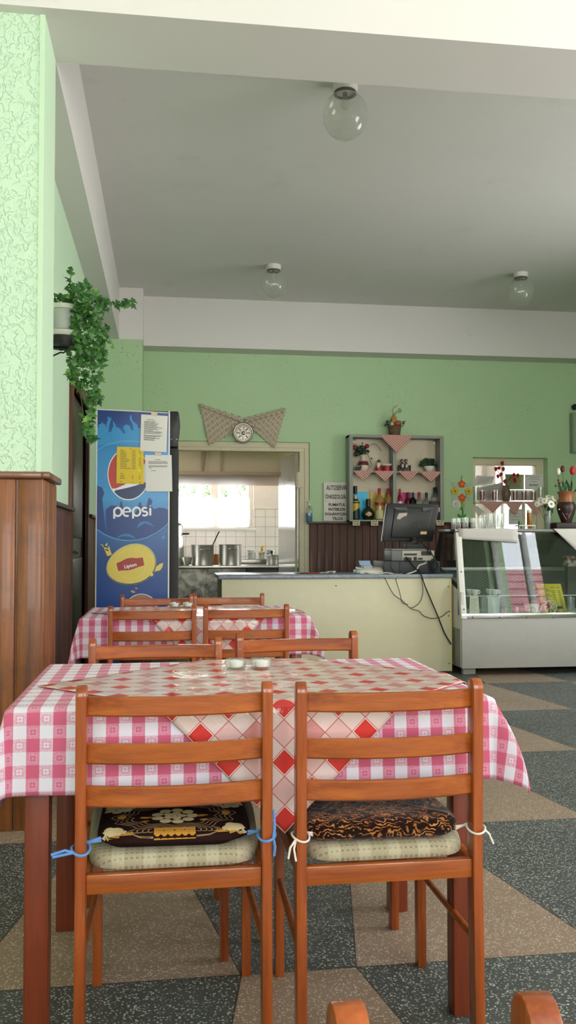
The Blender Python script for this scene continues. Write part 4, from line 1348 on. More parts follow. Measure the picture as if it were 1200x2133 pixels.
# ================================================================== CEILING LAMPS
def lamp(px, py, label):
    q = P(px, py, 'Z', H)
    t = thing('globe_lamp', label, 'ceiling lamp', (q.x, q.y, H), 'glass globe ceiling lamps')
    obj('base', MB().lathe([(0, 0), (.070, 0), (.072, -.03), (.066, -.045), (.05, -.048), (0, -.048)][::-1], (q.x, q.y, H), 28), M['whitep'], t)
    obj('ring', MB().lathe([(.052, -.046), (.066, -.048), (.068, -.058), (.054, -.060)], (q.x, q.y, H), 28), mat('#5d5d56', .5), t)
    pr = [(.055, -.052)]
    for k in range(1, 21):
        a = PI * (.13 + .87 * k / 20)
        pr.append((.131 * math.sin(a) if k < 20 else 0, -.185 + .142 * math.cos(a)))
    obj('globe', MB().lathe(pr[::-1], (q.x, q.y, H), 40), M['globe'], t, 180)
    b = obj('bulb', MB().lathe([(0, -.150), (.012, -.148), (.024, -.135), (.028, -.118), (.024, -.098), (.015, -.078), (.014, -.07)], (q.x, q.y, H), 20), M['globe'], t)
    obj('bulb_cap', MB().lathe([(0, -.046), (.0145, -.046), (.0145, -.076), (0, -.076)], (q.x, q.y, H), 16), M['steel'], b)
    return t
lamp(719, 176, 'glass globe ceiling lamp nearest the front beam, the largest of three')
lamp(570, 553, 'glass globe ceiling lamp above the kitchen doorway')
lamp(1085, 569, 'glass globe ceiling lamp above the glass display case')

# ================================================================== KITCHEN THINGS
RYF, RZ = 11.0, .83
rx0, rx1 = -.9, P(640, 1178, 'Y', RYF).x
t = thing('kitchen_range', 'stained grey metal kitchen range with a steel top, under the pots', 'range', ((rx0 + rx1) / 2, 11.4, 0))
obj('front_panel', box1((rx0, RYF, .08), (P(512, 1200, 'Y', RYF).x, 11.75, RZ - .035), .006), M['stain'], t)
obj('oven_side', box1((P(513, 1200, 'Y', RYF).x, RYF + .03, .08), (rx1, 11.75, RZ - .035), .006), M['black'], t)
obj('hob_top', box1((rx0 - .02, RYF - .03, RZ - .035), (rx1 + .02, 11.8, RZ), .006), M['steel'], t)
obj('back_ledge', MB().span((rx0, 11.66, RZ), (rx1, 11.80, P(600, 1164, 'Y', 11.66).z), .005), M['steel'], t)
mpot = NT('worn pot steel').bsdf(hx('#c4c1bb'), .36, 1.0)
def stockpot(px0, px1, pyt, Y, label, handles=True):
    a, b = P(px0, pyt, 'Y', Y), P(px1, pyt, 'Y', Y)
    r, h = (b.x - a.x) / 2, a.z - RZ
    cx = (a.x + b.x) / 2
    t = thing('stock_pot', label, 'pot', (cx, Y, RZ), 'steel pots on the range')
    obj('body', MB().lathe([(0, 0), (r * .93, 0), (r * .95, .012), (r * .95, h - .012), (r * 1.0, h), (r * .93, h), (r * .92, .03), (0, .03)], (cx, Y, RZ + .0005), 40), mpot, t)
    if handles:
        for ang in (-1.25, 1.75):
            q = Vector((math.sin(ang) * 0 + .12 * r, 0, 0))
            o = Vector((cx + r * .95 * math.cos(-PI / 2 + (.18 if ang < 0 else PI)), Y + r * .95 * math.sin(-PI / 2 + (.18 if ang < 0 else PI)), RZ + h * .78))
            out = Vector((o.x - cx, o.y - Y, 0)).normalized()
            tn = Vector((-out.y, out.x, 0))
            obj('handle', MB().tube([o - tn * .055, o - tn * .055 + out * .022, o - tn * .048 + out * .03, o + tn * .048 + out * .03, o + tn * .055 + out * .022, o + tn * .055], .0065, 8), mpot, t)
    return t, cx, h
PY = 11.30
_, c1, h1 = stockpot(397, 447, 1135, PY, 'tall steel stock pot with a black ladle standing in it')
stockpot(455, 504, 1134, PY, 'tall steel stock pot without a ladle, in the middle of the range')
_, c3, h3 = stockpot(554, 600, 1156, PY + .05, 'low dark steel pot beside the white door leaf')
a, b = P(441, 1140, 'Y', PY), P(456, 1108, 'Y', PY)
tag(obj('ladle', MB().tube([a + (a - b) * .9, a, b, b + Vector((.012, 0, .002))], [.007, .0075, .008, .008], 8).ball(a + (a - b) * .95, (.04, .04, .025), 12), M['black']), 'black ladle leaning in the first steel pot', 'ladle')
a = P(567, 1150, 'Y', PY)
tag(obj('spoon', MB().tube([(a.x + .02, PY + .05, RZ + .04), (a.x, PY + .05, a.z)], .009, 8).ball((a.x, PY + .05, a.z), (.018, .01, .02), 10), M['black']), 'black spoon handle sticking out of the low dark pot', 'spoon')
# tall steel urn half hidden by the cooler
ua = P(384, 1090, 'Y', PY)
t = thing('steel_urn', 'tall steel urn half hidden behind the drinks cooler', 'urn', (ua.x - .17, PY, RZ))
hh = ua.z - RZ
obj('body', MB().lathe([(0, 0), (.165, 0), (.17, .02), (.17, hh * .62), (.155, hh * .70), (.155, hh - .03), (.13, hh), (0, hh + .01)], (ua.x - .17, PY, RZ + .0005), 36), mpot, t)
k = P(390, 1112, 'Y', PY)
obj('handle', MB().tube([(ua.x - .02, PY - .03, k.z), (ua.x + .045, PY - .05, k.z), (ua.x + .06, PY - .05, k.z + .004)], .011, 8), M['black'], t)
t = thing('mixing_bowl', 'small steel bowl between the urn and the first pot', 'bowl', (P(388, 1176, 'Y', PY - .1).x, PY - .1, RZ))
obj('bowl', MB().lathe([(0, 0), (.035, 0), (.065, .06), (.075, .10), (.070, .10), (.03, .012), (0, .01)], (P(388, 1176, 'Y', PY - .1).x, PY - .1, RZ + .0005), 28), mpot, t)
k = P(450, 1160, 'Y', PY + .24)
tag(obj('orange_canister', MB().lathe([(0, 0), (.055, 0), (.057, .02), (.057, .125), (.05, .135), (.0, .137)], (k.x, PY + .24, RZ + .0005), 24), mat('#d98a34', .5)), 'orange canister between the two tall pots', 'canister')
LZ = P(600, 1164, 'Y', 11.66).z
def tub(px, w, h, label, m=M['whitep'], lid=None):
    k = P(px, 1160, 'Y', 11.73)
    t = thing('plastic_tub', label, 'tub', (k.x, 11.73, LZ), 'white tubs on the ledge of the range')
    obj('tub', MB().lathe([(0, 0), (w * .40, 0), (w * .48, h * .9), (w * .52, h * .92), (w * .52, h), (w * .46, h), (0, h * .96)], (k.x, 11.73, LZ + .0005), 20), m, t)
    obj('tub_rim', MB().tube([(k.x + w * .52 * math.cos(x * PI / 8), 11.73 + w * .52 * math.sin(x * PI / 8), LZ + h * .72 + .01 * math.cos(x * PI / 8)) for x in range(17)], .004, 5), lid or m, t)
tub(524, .115, .115, 'white plastic tub on the ledge, nearest the tall pots')
tub(545, .085, .095, 'white plastic tub with something yellow standing in it', M['whitep'], mat('#b98a5c', .6))
tub(563, .11, .118, 'white plastic tub behind the low dark pot')
k = P(546, 1150, 'Y', 11.73)
tag(obj('yellow_brush', MB().span((k.x - .018, 11.72, LZ + .099), (k.x + .014, 11.75, LZ + .16), .006).tube([(k.x + .01, 11.735, LZ + .15), (k.x + .012, 11.735, LZ + .175)], .012, 8), mat('#d9a81e', .5)), 'yellow brush end standing in the middle tub', 'brush')
# extractor hood
hz0 = P(450, 990, 'Y', 10.9).z
hx1 = P(640, 990, 'Y', 10.9).x
t = thing('extractor_hood', 'wide beige extractor hood hanging over the range', 'hood', (0, 11.8, hz0))
obj('front_panel', box1((K0 + .05, 10.9, hz0 + .03), (hx1, 10.93, 3.09)).span((K0 + .05, 12.77, hz0 + .03), (hx1, 12.8, 3.09)).span((hx1 - .03, 10.9, hz0 + .03), (hx1, 12.8, 3.09)), mat('#b9a58c', .6), t)
obj('lower_rim', MB().span((K0 + .05, 10.87, hz0), (hx1 + .02, 12.83, hz0 + .045), .006), mat('#a8937c', .6), t)
rb = MB()
for px in (420, 461):
    k = P(px, 960, 'Y', 10.9)
    rb.span((k.x - .012, 10.888, hz0 + .04), (k.x + .012, 10.902, 3.09), .003)
obj('seam_strip', rb, mat('#a28e78', .6), t)
k = P(424, 985, 'Y', 10.88)
obj('tie_cord', MB().tube([(k.x + .04, 10.886, hz0 + .35), (k.x + .005, 10.884, hz0 + .06), (k.x - .01, 10.884, hz0 + .03), (k.x + .02, 10.884, hz0 + .02)], .006, 5), mat('#8a7258', .7), t)
# trees outside the kitchen window
mtree = m_leaf('tree leaf', '#8a9f7c', '#c3cfb4', '#d3dcc4')
def tree(x, y, h, r, seed, label):
    q = random.Random(seed)
    t = thing('garden_tree', label, 'tree', (x, y, 0), 'trees outside the kitchen window')
    obj('trunk', MB().tube([(x, y, 0), (x + .1, y, h * .5), (x, y + .1, h * .85)], [.14, .10, .05], 8), mat('#5a4a3a', .9), t)
    mb = MB()
    for _ in range(int(900 * r)):
        d = Vector((q.gauss(0, 1), q.gauss(0, 1), q.gauss(0, .8))).normalized() * r * q.random() ** .4
        p = Vector((x, y, h)) + d
        ivy_leaf(mb, p, Vector((q.gauss(0, 1), q.gauss(-.5, 1), q.gauss(.5, 1))), Vector((q.gauss(0, 1), 0, -1)), q.uniform(.14, .26))
    obj('foliage', mb, mtree, t, 180)
tree(1.78, 20.0, 2.35, .62, 1, 'pale green tree outside the kitchen window, beside the mullion')
tree(.70, 20.5, 2.35, .40, 2, 'pale green tree outside the kitchen window, nearer the cooler')

# ================================================================== COUNTER
CY = 7.4
cx0, cx1 = P(462, 1205, 'Y', CY).x, P(940, 1205, 'Y', CY).x
czt = P(700, 1197, 'Y', CY - .02).z
t = thing('service_counter', 'cream panelled service counter with a blue-grey marbled top', 'counter', ((cx0 + cx1) / 2, CY + .3, 0))
obj('front_panel', box1((cx0, CY, .015), (cx1, CY + .02, czt - .035), .002), M['cream'], t)
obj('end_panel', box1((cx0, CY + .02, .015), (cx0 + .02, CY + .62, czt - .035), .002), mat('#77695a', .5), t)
obj('end_panel', box1((cx1 - .02, CY + .02, .015), (cx1, CY + .62, czt - .035), .002), M['cream'], t)
obj('back_panel', box1((cx0 + .02, CY + .35, .1), (cx1 - .02, CY + .37, czt - .035)), M['cream'], t)
obj('worktop', box1((cx0 - .03, CY - .02, czt - .034), (cx1 + .012, CY + .64, czt), .008), M['marble'], t)
obj('edge_strip', box1((cx1 - .012, CY - .003, .015), (cx1 + .002, CY + .002, czt - .036)), mat('#d3c57c', .4), t)
sv = MB()
for px, py in ((700, 1220), (934, 1222), (935, 1283), (936, 1382)):
    k = P(px, py, 'Y', CY)
    sv.ball((k.x, CY, k.z), (.006, .003, .006), 8)
obj('screw', sv, mat('#4a4436', .5), t)
CZ = czt + .0008

# card scale / phone on the counter
YS = 7.62
k = P(768, 1192, 'Y', YS)
t = thing('desk_phone', 'small cream desk device with a tilted blue display on the counter', 'phone', (k.x, YS, CZ))
obj('base', MB().prism([(YS - .09, CZ), (YS + .09, CZ), (YS + .09, CZ + .058), (YS - .04, CZ + .052), (YS - .09, CZ + .025)], 'X', k.x - .10, k.x + .12, .006), mat('#cdc8b8', .4), t)
obj('cradle', MB().span((k.x - .13, YS - .085, CZ), (k.x - .06, YS + .05, CZ + .035), .012).span((k.x - .06, YS - .06, CZ + .02), (k.x + .02, YS + .03, CZ + .075), .006), mat('#9aa0a4', .4), t)
obj('display', MB().prism([(YS - .07, CZ + .072), (YS - .06, CZ + .072), (YS - .02, CZ + .112), (YS - .035, CZ + .112)], 'X', k.x - .095, k.x + .005, .003), mat('#8fa9c9', .25), t)
k = P(680, 1189, 'Y', 7.62)
rr = random.Random(9)
t = thing('crumpled_paper', 'crumpled white paper lying on the counter', 'paper', (k.x, 7.62, CZ))
obj('sheet', MB().sheet(lambda u, v: Vector((k.x - .07 + .14 * u, 7.55 + .14 * v, CZ + .004 + .022 * abs(math.sin(u * 7 + v * 3)) * u)), [q / 10 for q in range(11)], [q / 10 for q in range(11)]), M['paper'], t, 20, solid=.001)
k = P(650, 1193, 'Y', 7.55)
tag(obj('pen', MB().tube([(k.x - .09, 7.6, CZ + .006), (k.x + .06, 7.55, CZ + .006), (k.x + .075, 7.545, CZ + .006)], [.005, .005, .002], 8), mat('#8e1f24', .4)), 'dark red pen lying on the counter near the doorway', 'pen')
k = P(633, 1194, 'Y', 7.62)
tag(obj('paper_slip', MB().box((k.x, 7.66, CZ + .002), (.13, .09, .003), rot=(0, 0, .3)), mat('#3f4246', .6)), 'dark flat folder on the counter beside the pen', 'folder')

# cash drawer, till unit and monitor
YD = 7.50
d0, d1 = P(800, 1190, 'Y', YD), P(917, 1190, 'Y', YD)
dz = P(850, 1169, 'Y', YD).z
t = thing('cash_drawer', 'dark grey cash drawer on the counter under the till', 'cash drawer', ((d0.x + d1.x) / 2, YD + .2, CZ))
obj('case', box1((d0.x, YD, CZ), (d1.x, YD + .40, dz), .006), mat('#2c2e31', .5), t)
dxm = P(832, 1190, 'Y', YD).x
obj('side_plate', box1((dxm, YD - .006, CZ + .004), (d1.x - .004, YD + .001, dz - .006), .003), mat('#232427', .5), t)
YT = 7.54
a, b = P(816, 1168, 'Y', YT), P(904, 1168, 'Y', YT)
tz = P(850, 1146, 'Y', YT).z
t = thing('till_unit', 'beige till computer with open ports on top of the cash drawer', 'till', ((a.x + b.x) / 2, YT + .13, dz + .0006))
obj('case', MB().span((a.x, YT, dz + .0006), (b.x, YT + .27, tz), .008), mat('#6e6f70', .5), t)
pm = P(838, 1168, 'Y', YT).x
obj('port_panel', box1((pm, YT - .006, dz + .004), (b.x + .002, YT, tz - .004), .002), mat('#b9b4a2', .5), t)
sl = MB()
for px0, px1, py0, py1 in ((841, 868, 1153, 1157), (840, 857, 1161, 1168), (870, 880, 1162, 1166), (877, 898, 1148, 1157), (861, 868, 1160, 1167)):
    p0, p1 = P(px0, py0, 'Y', YT), P(px1, py1, 'Y', YT)
    sl.span((p0.x, YT - .009, p1.z), (p1.x, YT - .006, p0.z))
obj('port', sl, M['black'], t)
obj('top_cover', MB().span((a.x - .004, YT + .0, tz), (b.x - .06, YT + .25, tz + .012), .006), mat('#8a8a86', .4), t)
YM = 7.58
def MP(px, py): q = P(px, py, 'Y', YM); return (q.x, q.z)
st = MB()
s0, s1 = MP(846, 1147), MP(887, 1133)
st.span((s0[0], YM - .02, tz + .002), (s1[0], YM + .10, s1[1]), .006)
st.span((MP(852, 0)[0], YM - .015, s1[1] - .02), (MP(862, 0)[0], YM + .05, MP(0, 1126)[1]), .004)
mbz = MP(860, 1127)
t = thing('till_monitor', 'black monitor seen from behind, tilted on its stand above the till', 'monitor', ((s0[0] + s1[0]) / 2, YM + .04, tz + .014))
obj('stand', st, M['blackm'], t)
obj('stand_neck', MB().tube([(MP(859, 0)[0], YM + .01, s1[1] - .01), (MP(858, 0)[0], YM + .03, MP(0, 1122)[1]), (MP(858, 0)[0], YM + .045, MP(0, 1114)[1])], [.035, .03, .024], 12), M['black'], t)
hsg = [MP(810, 1048), MP(917, 1050), MP(904, 1128), MP(799, 1128)]
hous = obj('housing', MB().prism(hsg, 'Y', YM + .03, YM + .07, .006), mat('#0b0b0c', .4), t)
inner = [MP(824, 1056), MP(903, 1058), MP(890, 1120), MP(815, 1120)]
obj('back_bulge', MB().prism(inner, 'Y', YM + .01, YM + .035, .008), mat('#0f0f10', .4), t)
obj('bezel_edge', MB().prism([MP(808, 1048), MP(812, 1048), MP(802, 1127), MP(798, 1127)], 'Y', YM + .066, YM + .076), mat('#8c8d8f', .3), t)
obj('screen', MB().prism([MP(813, 1051), MP(914, 1053), MP(901, 1125), MP(803, 1125)], 'Y', YM + .070, YM + .072), mat('#0c0d10', .1), t)
gr = MB()
gr.prism([MP(820, 1057), MP(848, 1056), MP(848, 1066), MP(832, 1066)], 'Y', YM + .002, YM + .012, .002)
gr.prism([MP(881, 1057), MP(906, 1057), MP(896, 1066), MP(881, 1066)], 'Y', YM + .002, YM + .012, .002)
obj('vent_panel', gr, mat('#303236', .35), t)
obj('torn_sticker', MB().prism([MP(832, 1069), MP(849, 1068), MP(848, 1074), MP(842, 1076), MP(838, 1078), MP(834, 1082), MP(827, 1081), MP(829, 1074)], 'Y', YM + .0075, YM + .0105), mat('#b9a9a0', .8), t)
obj('label_sticker', MB().prism([MP(877, 1107), MP(890, 1107), MP(889, 1113), MP(876, 1113)], 'Y', YM + .0075, YM + .0105), mat('#c9a878', .7), t)
rg = MB()
rg.tube([(MP(860, 0)[0] + .036 * math.cos(x * PI / 14), YM + .012, MP(0, 1096)[1] + .036 * math.sin(x * PI / 14)) for x in range(-1, 16)], .004, 6)
rg.span((MP(848, 0)[0], YM + .006, MP(0, 1079.6)[1]), (MP(878, 0)[0], YM + .012, MP(0, 1079)[1]))
obj('moulding', rg, mat('#2c2d2f', .35), t)

def cable(name, label, way, r, m, Y0=None, group='cables of the till'):
    pts = [P(px, py, 'Y', Y) for px, py, Y in way]
    # smooth through the way-points
    out = []
    for i in range(len(pts) - 1):
        p0, p1, p2, p3 = pts[max(i - 1, 0)], pts[i], pts[i + 1], pts[min(i + 2, len(pts) - 1)]
        for k in range(6):
            u = k / 6
            out.append(.5 * ((2 * p1) + (p2 - p0) * u + (2 * p0 - 5 * p1 + 4 * p2 - p3) * u * u + (3 * p1 - p0 - 3 * p2 + p3) * u ** 3))
    out.append(pts[-1])
    return tag(obj(name, MB().tube(out, r, 6), m), label, 'cable', group)
cf = CY - .026
cb, cw = mat('#1a1a1a', .5), mat('#cfcabb', .5)
cable('power_cable', 'thick black cable running straight down the counter front to the floor', [(846, 1160, YT - .012), (862, 1180, 7.45), (877, 1196, cf), (884, 1217, cf), (900, 1255, cf), (912, 1283, cf), (926, 1318, cf), (940, 1342, cf)], .0055, cb)
cable('thin_cable', 'thin black cable sagging from the desk phone across the counter front', [(788, 1193, 7.58), (797, 1197, 7.42), (803, 1207, cf), (812, 1225, cf), (822, 1240, cf), (838, 1251, cf), (846, 1259, cf), (857, 1268, cf), (873, 1273, cf), (883, 1283, cf), (901, 1288, cf), (919, 1285, cf), (931, 1276, cf), (938, 1273, cf)], .0032, cb)
cable('thin_cable', 'thin black cable from the cash drawer joining the sagging one', [(815, 1172, YD - .008), (814, 1180, YD - .012), (822, 1194, 7.44), (826, 1212, cf), (833, 1235, cf), (838, 1255, cf), (850, 1259, cf - .004)], .0030, cb)
cable('thin_cable', 'thin black cable hanging in a loop on the counter front', [(872, 1185, YD - .01), (878, 1197, 7.372), (879, 1212, cf), (881, 1225, cf), (880, 1240, cf), (874, 1255, cf), (862, 1265, cf), (856, 1265, cf)], .0030, cb)
cable('white_cable', 'white cable bulging from the till down to the counter top', [(888, 1168, YT - .012), (886, 1173, 7.49), (873, 1178, 7.47), (866, 1189, 7.46), (850, 1195, 7.45), (846, 1197, 7.44)], .0065, cw)
cable('white_cable', 'white cable lying along the counter top from phone to drawer', [(760, 1192, 7.52), (772, 1195, 7.46), (790, 1195, 7.45), (806, 1193, 7.46), (825, 1196, 7.44), (838, 1196, 7.44)], .0045, cw)
t = thing('cable_coil', 'coil of black cables hanging at the end of the cash drawer', 'cable', (P(903, 1190, 'Y', 7.46).x, 7.46, CZ), 'cables of the till')
mb = MB()
for q in range(4):
    pts = []
    for j in range(22):
        a = 2 * PI * j / 20
        k = P(903 + 1.5 * q + (8 - q) * math.cos(a), 1178 + (14 - 2 * q) * math.sin(a), 'Y', 7.475 - .008 * q)
        pts.append(k)
    mb.tube(pts, .004, 6)
mb.tube([P(888, 1140, 'Y', 7.56), P(893, 1150, 'Y', 7.50), P(905, 1160, 'Y', 7.48), P(911, 1175, 'Y', 7.47)], .005, 6)
mb.tube([P(880, 1133, 'Y', 7.57), P(896, 1146, 'Y', 7.5), P(903, 1160, 'Y', 7.48), P(903, 1168, 'Y', 7.47)], .004, 6)
obj('coil', mb, cb, t)

# ================================================================== BOW CLOTH AND MEDALLION ABOVE THE DOORWAY
YB = WY - .012
def BP(zx, zy, Y=None):
    return P(360 + zx / 4, 820 + zy / 4, 'Y', Y or YB)
t = thing('bow_cloth', 'beige patterned cloth gathered into a bow above the kitchen doorway', 'cloth', (BP(590, 300).x, WY, BP(590, 450).z))
def wing(outer_t, outer_b, knot_t, knot_b, nfold, ph):
    mb = MB()
    def fn(u, v):
        a = Vector(outer_t).lerp(Vector(outer_b), v)
        b = Vector(knot_t).lerp(Vector(knot_b), v)
        q = b.lerp(a, u)
        # scalloped hem along the outer edge and folds running to the knot
        q += Vector((0, 6 * math.sin(u * 40))) * (1 if v in (0, 1) else 0)
        if u > .98: q += Vector((4 * math.sin(v * 70), 0))
        dep = .008 + .030 * (1 - u) * (.5 + .5 * math.sin(v * nfold * PI + ph)) + .020 * u * (.5 + .5 * math.sin(v * nfold * .8 * PI + ph))
        return BP(q.x, q.y, WY - dep)
    return mb.sheet(fn, [k / 24 for k in range(25)], [k / 40 for k in range(41)], lambda u, v: (u * .46, v * (.10 + .36 * u)))
obj('wing', wing((216, 78), (300, 432), (600, 205), (500, 330), 4.2, .6), M['rings'], t, 60, solid=.002)
obj('wing', wing((945, 115), (850, 456), (590, 205), (672, 300), 4.0, 1.2), M['rings'], t, 60, solid=.002)
fl = MB()
fl.sheet(lambda u, v: BP(230 + (585 - 230) * u, 80 + (222 - 80) * u + (v * 26 + 4) * (1 - .3 * u) + 3 * math.sin(u * 60) * v, WY - .036 - .006 * math.sin(v * PI)), [k / 30 for k in range(31)], [0, .33, .66, 1], lambda u, v: (u * .46, v * .05))
fl.sheet(lambda u, v: BP(930 + (600 - 930) * u, 125 + (222 - 125) * u + (v * 30) * (1 - .3 * u) + 3 * math.sin(u * 55) * v, WY - .036 - .006 * math.sin(v * PI)), [k / 30 for k in range(31)], [0, .33, .66, 1], lambda u, v: (u * .46, v * .05))
obj('folded_edge', fl, M['rings'], t, 60, solid=.002)
mc = BP(584, 332)
mr = (BP(668, 332).x - BP(500, 332).x) / 2
t = thing('medallion', 'round silver medallion with heart relief hanging on the bow cloth', 'medallion', (mc.x, WY - .05, mc.z - mr))
RX90 = Matrix.Rotation(PI / 2, 3, 'X')
pew = NT('pewter').bsdf(hx('#aaa397'), .35, .85)
obj('disc', MB().lathe([(0, .012), (mr * .80, .010), (mr * .86, .020), (mr * .95, .022), (mr, .012), (mr * .98, 0), (0, 0)], (mc.x, WY - .045, mc.z), 48, RX90), pew, t)
mb = MB()
for k in range(8):
    a = 2 * PI * (k + .5) / 8
    def hp(r, s): return (mc.x + mr * (r * math.cos(a) - s * math.sin(a)), WY - .0575, mc.z + mr * (r * math.sin(a) + s * math.cos(a)))
    mb.tube([hp(.28, 0), hp(.42, .10), hp(.60, .19), hp(.72, .16), hp(.74, .06), hp(.66, .02), hp(.60, .05), hp(.62, .09)], mr * .032, 6)
    mb.tube([hp(.28, 0), hp(.42, -.10), hp(.60, -.19), hp(.72, -.16), hp(.74, -.06), hp(.66, -.02), hp(.60, -.05), hp(.62, -.09)], mr * .032, 6)
    b_ = a + PI / 8
    mb.tube([(mc.x + mr * r * math.cos(b_), WY - .0565, mc.z + mr * r * math.sin(b_)) for r in (.25, .5, .8)], mr * .022, 6)
obj('heart_relief', mb, pew, t)
obj('boss', MB().lathe([(0, .014), (mr * .10, .012), (mr * .18, .006), (mr * .21, 0), (0, 0)], (mc.x, WY - .056, mc.z), 24, RX90), pew, t)

# ================================================================== WALL CABINET WITH BOTTLES
YC = 9.80                         # front of the cabinet
def CP(zx, zy, Y=YC): return P(620 + zx / 3.75, 830 + zy / 3.75, 'Y', Y)
kx0, kx1 = CP(404, 500).x, CP(1142, 500).x
kz1, kz0 = CP(700, 286).z, 1.3535
sx = P(620 + 760 / 3.75, 1000, 'Y', YC).x
shz = CP(600, 566).z
t = thing('wall_cabinet', 'grey framed open wall cabinet with a cream back, full of ornaments and bottles', 'cabinet', ((kx0 + kx1) / 2, 9.9, kz0))
th = .042
obj('side_board', box1((kx0, YC, kz0), (kx0 + th, WY - .001, kz1), .003), M['grey'], t)
obj('side_board', box1((kx1 - th, YC, kz0), (kx1, WY - .001, kz1), .003), M['grey'], t)
obj('top_board', box1((kx0, YC - .004, kz1 - .03), (kx1, WY - .001, kz1), .003), M['grey'], t)
obj('bottom_board', box1((kx0, YC - .004, kz0), (kx1, WY - .001, kz0 + .018), .003), M['grey'], t)
obj('divider', box1((sx - .019, YC + .004, kz0 + .018), (sx + .019, WY - .012, kz1 - .03), .003), M['grey'], t)
obj('shelf', box1((kx0 + th, YC + .006, shz - .018), (sx - .019, WY - .012, shz), .002), M['grey'], t)
obj('shelf', box1((sx + .019, YC + .006, shz - .018), (kx1 - th, WY - .012, shz), .002), M['grey'], t)
obj('back_board', box1((kx0 + th, WY - .012, kz0 + .01), (kx1 - th, WY - .002, kz1 - .01)), mat('#cfc2ab', .6), t)
br = MB()
for zx, zy in ((427, 316), (1087, 334)):
    k = CP(zx, zy, 9.985)
    br.prism([(k.x - .05, kz1 - .03), (k.x + .05, kz1 - .03), (k.x + .045, kz1 - .075), (k.x, kz1 - .105), (k.x - .045, kz1 - .075)], 'Y', 9.980, 9.988, .002)
obj('hanging_bracket', br, mat('#8b8778', .4, .6), t)
FB = kz0 + .0185

def tri_cloth(name, label, z, x0, x1, drop, Y, group, lean=.02):
    xm = (x0 + x1) / 2
    def fn(u, v):
        # v = 0 at the shelf edge, 1 at the hanging tip; starts a little way back on the shelf
        if v < 0: return Vector((x0 + (x1 - x0) * u, Y + .05 * (-v) * 10, z + .0012))
        w = 1 - v * .995
        return Vector((xm + (u - .5) * (x1 - x0) * w, Y - .006 - lean * v - .006 * math.sin(u * 9) * v, z + .0012 - drop * v))
    o = obj(name, MB().sheet(fn, [k / 20 for k in range(21)], [-.1, -.05, 0] + [k / 14 for k in range(1, 15)], lambda u, v: ((u - .5) * (x1 - x0) * (1 - max(v, 0)), v * drop)), M['red_check'], None, 60, solid=.0014)
    # the weave lies on the bias
    for l in o.data.uv_layers[0].data:
        a, b = l.uv
        l.uv = ((a + b) * .7071 + 3, (b - a) * .7071 + 3)
    return tag(o, label, 'cloth', group)
G = 'red checked napkins hanging from shelf edges'
a, b = CP(636, 290), CP(905, 290)
tri_cloth('checked_napkin', 'large red checked napkin hanging over the cabinet top, below the fruit basket', kz1, a.x, b.x, kz1 - CP(765, 428).z, YC - .004, G)
for (z0, z1_, zt_, lb) in ((430, 588, 640, 'red checked napkin under the vase of roses'), (590, 765, 646, 'red checked napkin under the red and white santa planter'), (783, 945, 646, 'red checked napkin under the couple on a bench'), (945, 1125, 648, 'red checked napkin under the white pot of greenery')):
    tri_cloth('checked_napkin', lb, shz, CP(z0, 0).x, CP(z1_, 0).x, shz - CP(0, zt_).z, YC + .006, G)

# fruit basket on top of the cabinet
bx = CP(758, 286, 9.88)
bz = kz1 + .001
t = thing('fruit_basket', 'small wicker basket with a wax pear, apple and leaves on top of the cabinet', 'basket', (bx.x, 9.88, bz))
n = NT('grey brown wicker')
v = n.sep(n.coord('Object'))
f = n.math('MULTIPLY', n.math('ABSOLUTE', n.math('SINE', n.math('MULTIPLY', v[2], 330.0))), n.math('ABSOLUTE', n.math('SINE', n.math('MULTIPLY', n.math('ADD', v[0], v[1]), 160.0))))
mwick = n.bsdf(n.mix(f, hx('#4a3a28'), hx('#8d7657')), .8, normal=n.bump(f, .6, .004))
obj('basket', MB().lathe([(0, 0), (.10, 0), (.108, .02), (.133, .185), (.143, .195), (.130, .20), (.10, .03), (0, .03)], (bx.x, 9.88, bz), 24), mwick, t)
obj('pear', MB().lathe([(0, 0), (.05, .008), (.068, .05), (.055, .11), (.032, .15), (.026, .185), (.0, .20)], (bx.x - .02, 9.87, bz + .26), 18), mat('#a9824a', .5), t)
obj('apple', MB().ball((bx.x + .055, 9.84, bz + .25), (.075, .06, .055), 16), mat('#a8503e', .45), t)
obj('gourd', MB().ball((bx.x - .065, 9.84, bz + .235), (.04, .04, .045), 14), mat('#c9b79a', .5), t)
rr = random.Random(11)
lf = MB()
for _ in range(26):
    s_ = rr.choice((-1, 1))
    p = Vector((bx.x + s_ * rr.uniform(.06, .19), 9.86 + rr.uniform(-.04, .05), bz + rr.uniform(.20, .31)))
    ivy_leaf(lf, p, Vector((rr.gauss(0, .4), -1, rr.gauss(.3, .4))), Vector((s_, 0, rr.gauss(-.3, .5))), rr.uniform(.03, .06))
mdk = m_leaf('dark artificial leaf', '#1b3320', '#365235', '#4e6040')
obj('leaves', lf, mdk, t, 180)
tw = MB()
tw.tube([(bx.x - .02, 9.87, bz + .45), (bx.x - .05, 9.87, bz + .51), (bx.x - .03, 9.87, bz + .56), (bx.x + .04, 9.87, bz + .60), (bx.x + .05, 9.87, bz + .62)], .005, 6)
tw.tube([(bx.x + .02, 9.87, bz + .36), (bx.x + .0, 9.87, bz + .43), (bx.x + .05, 9.87, bz + .49)] + [(bx.x + .10 + .045 * (1 - k / 18) * math.cos(-2.4 + k * .6), 9.87, bz + .52 + .045 * (1 - k / 18) * math.sin(-2.4 + k * .6)) for k in range(15)], .006, 6)
obj('twig', tw, mat('#4c3b28', .8), t)
t.scale = (.57, .57, .57)

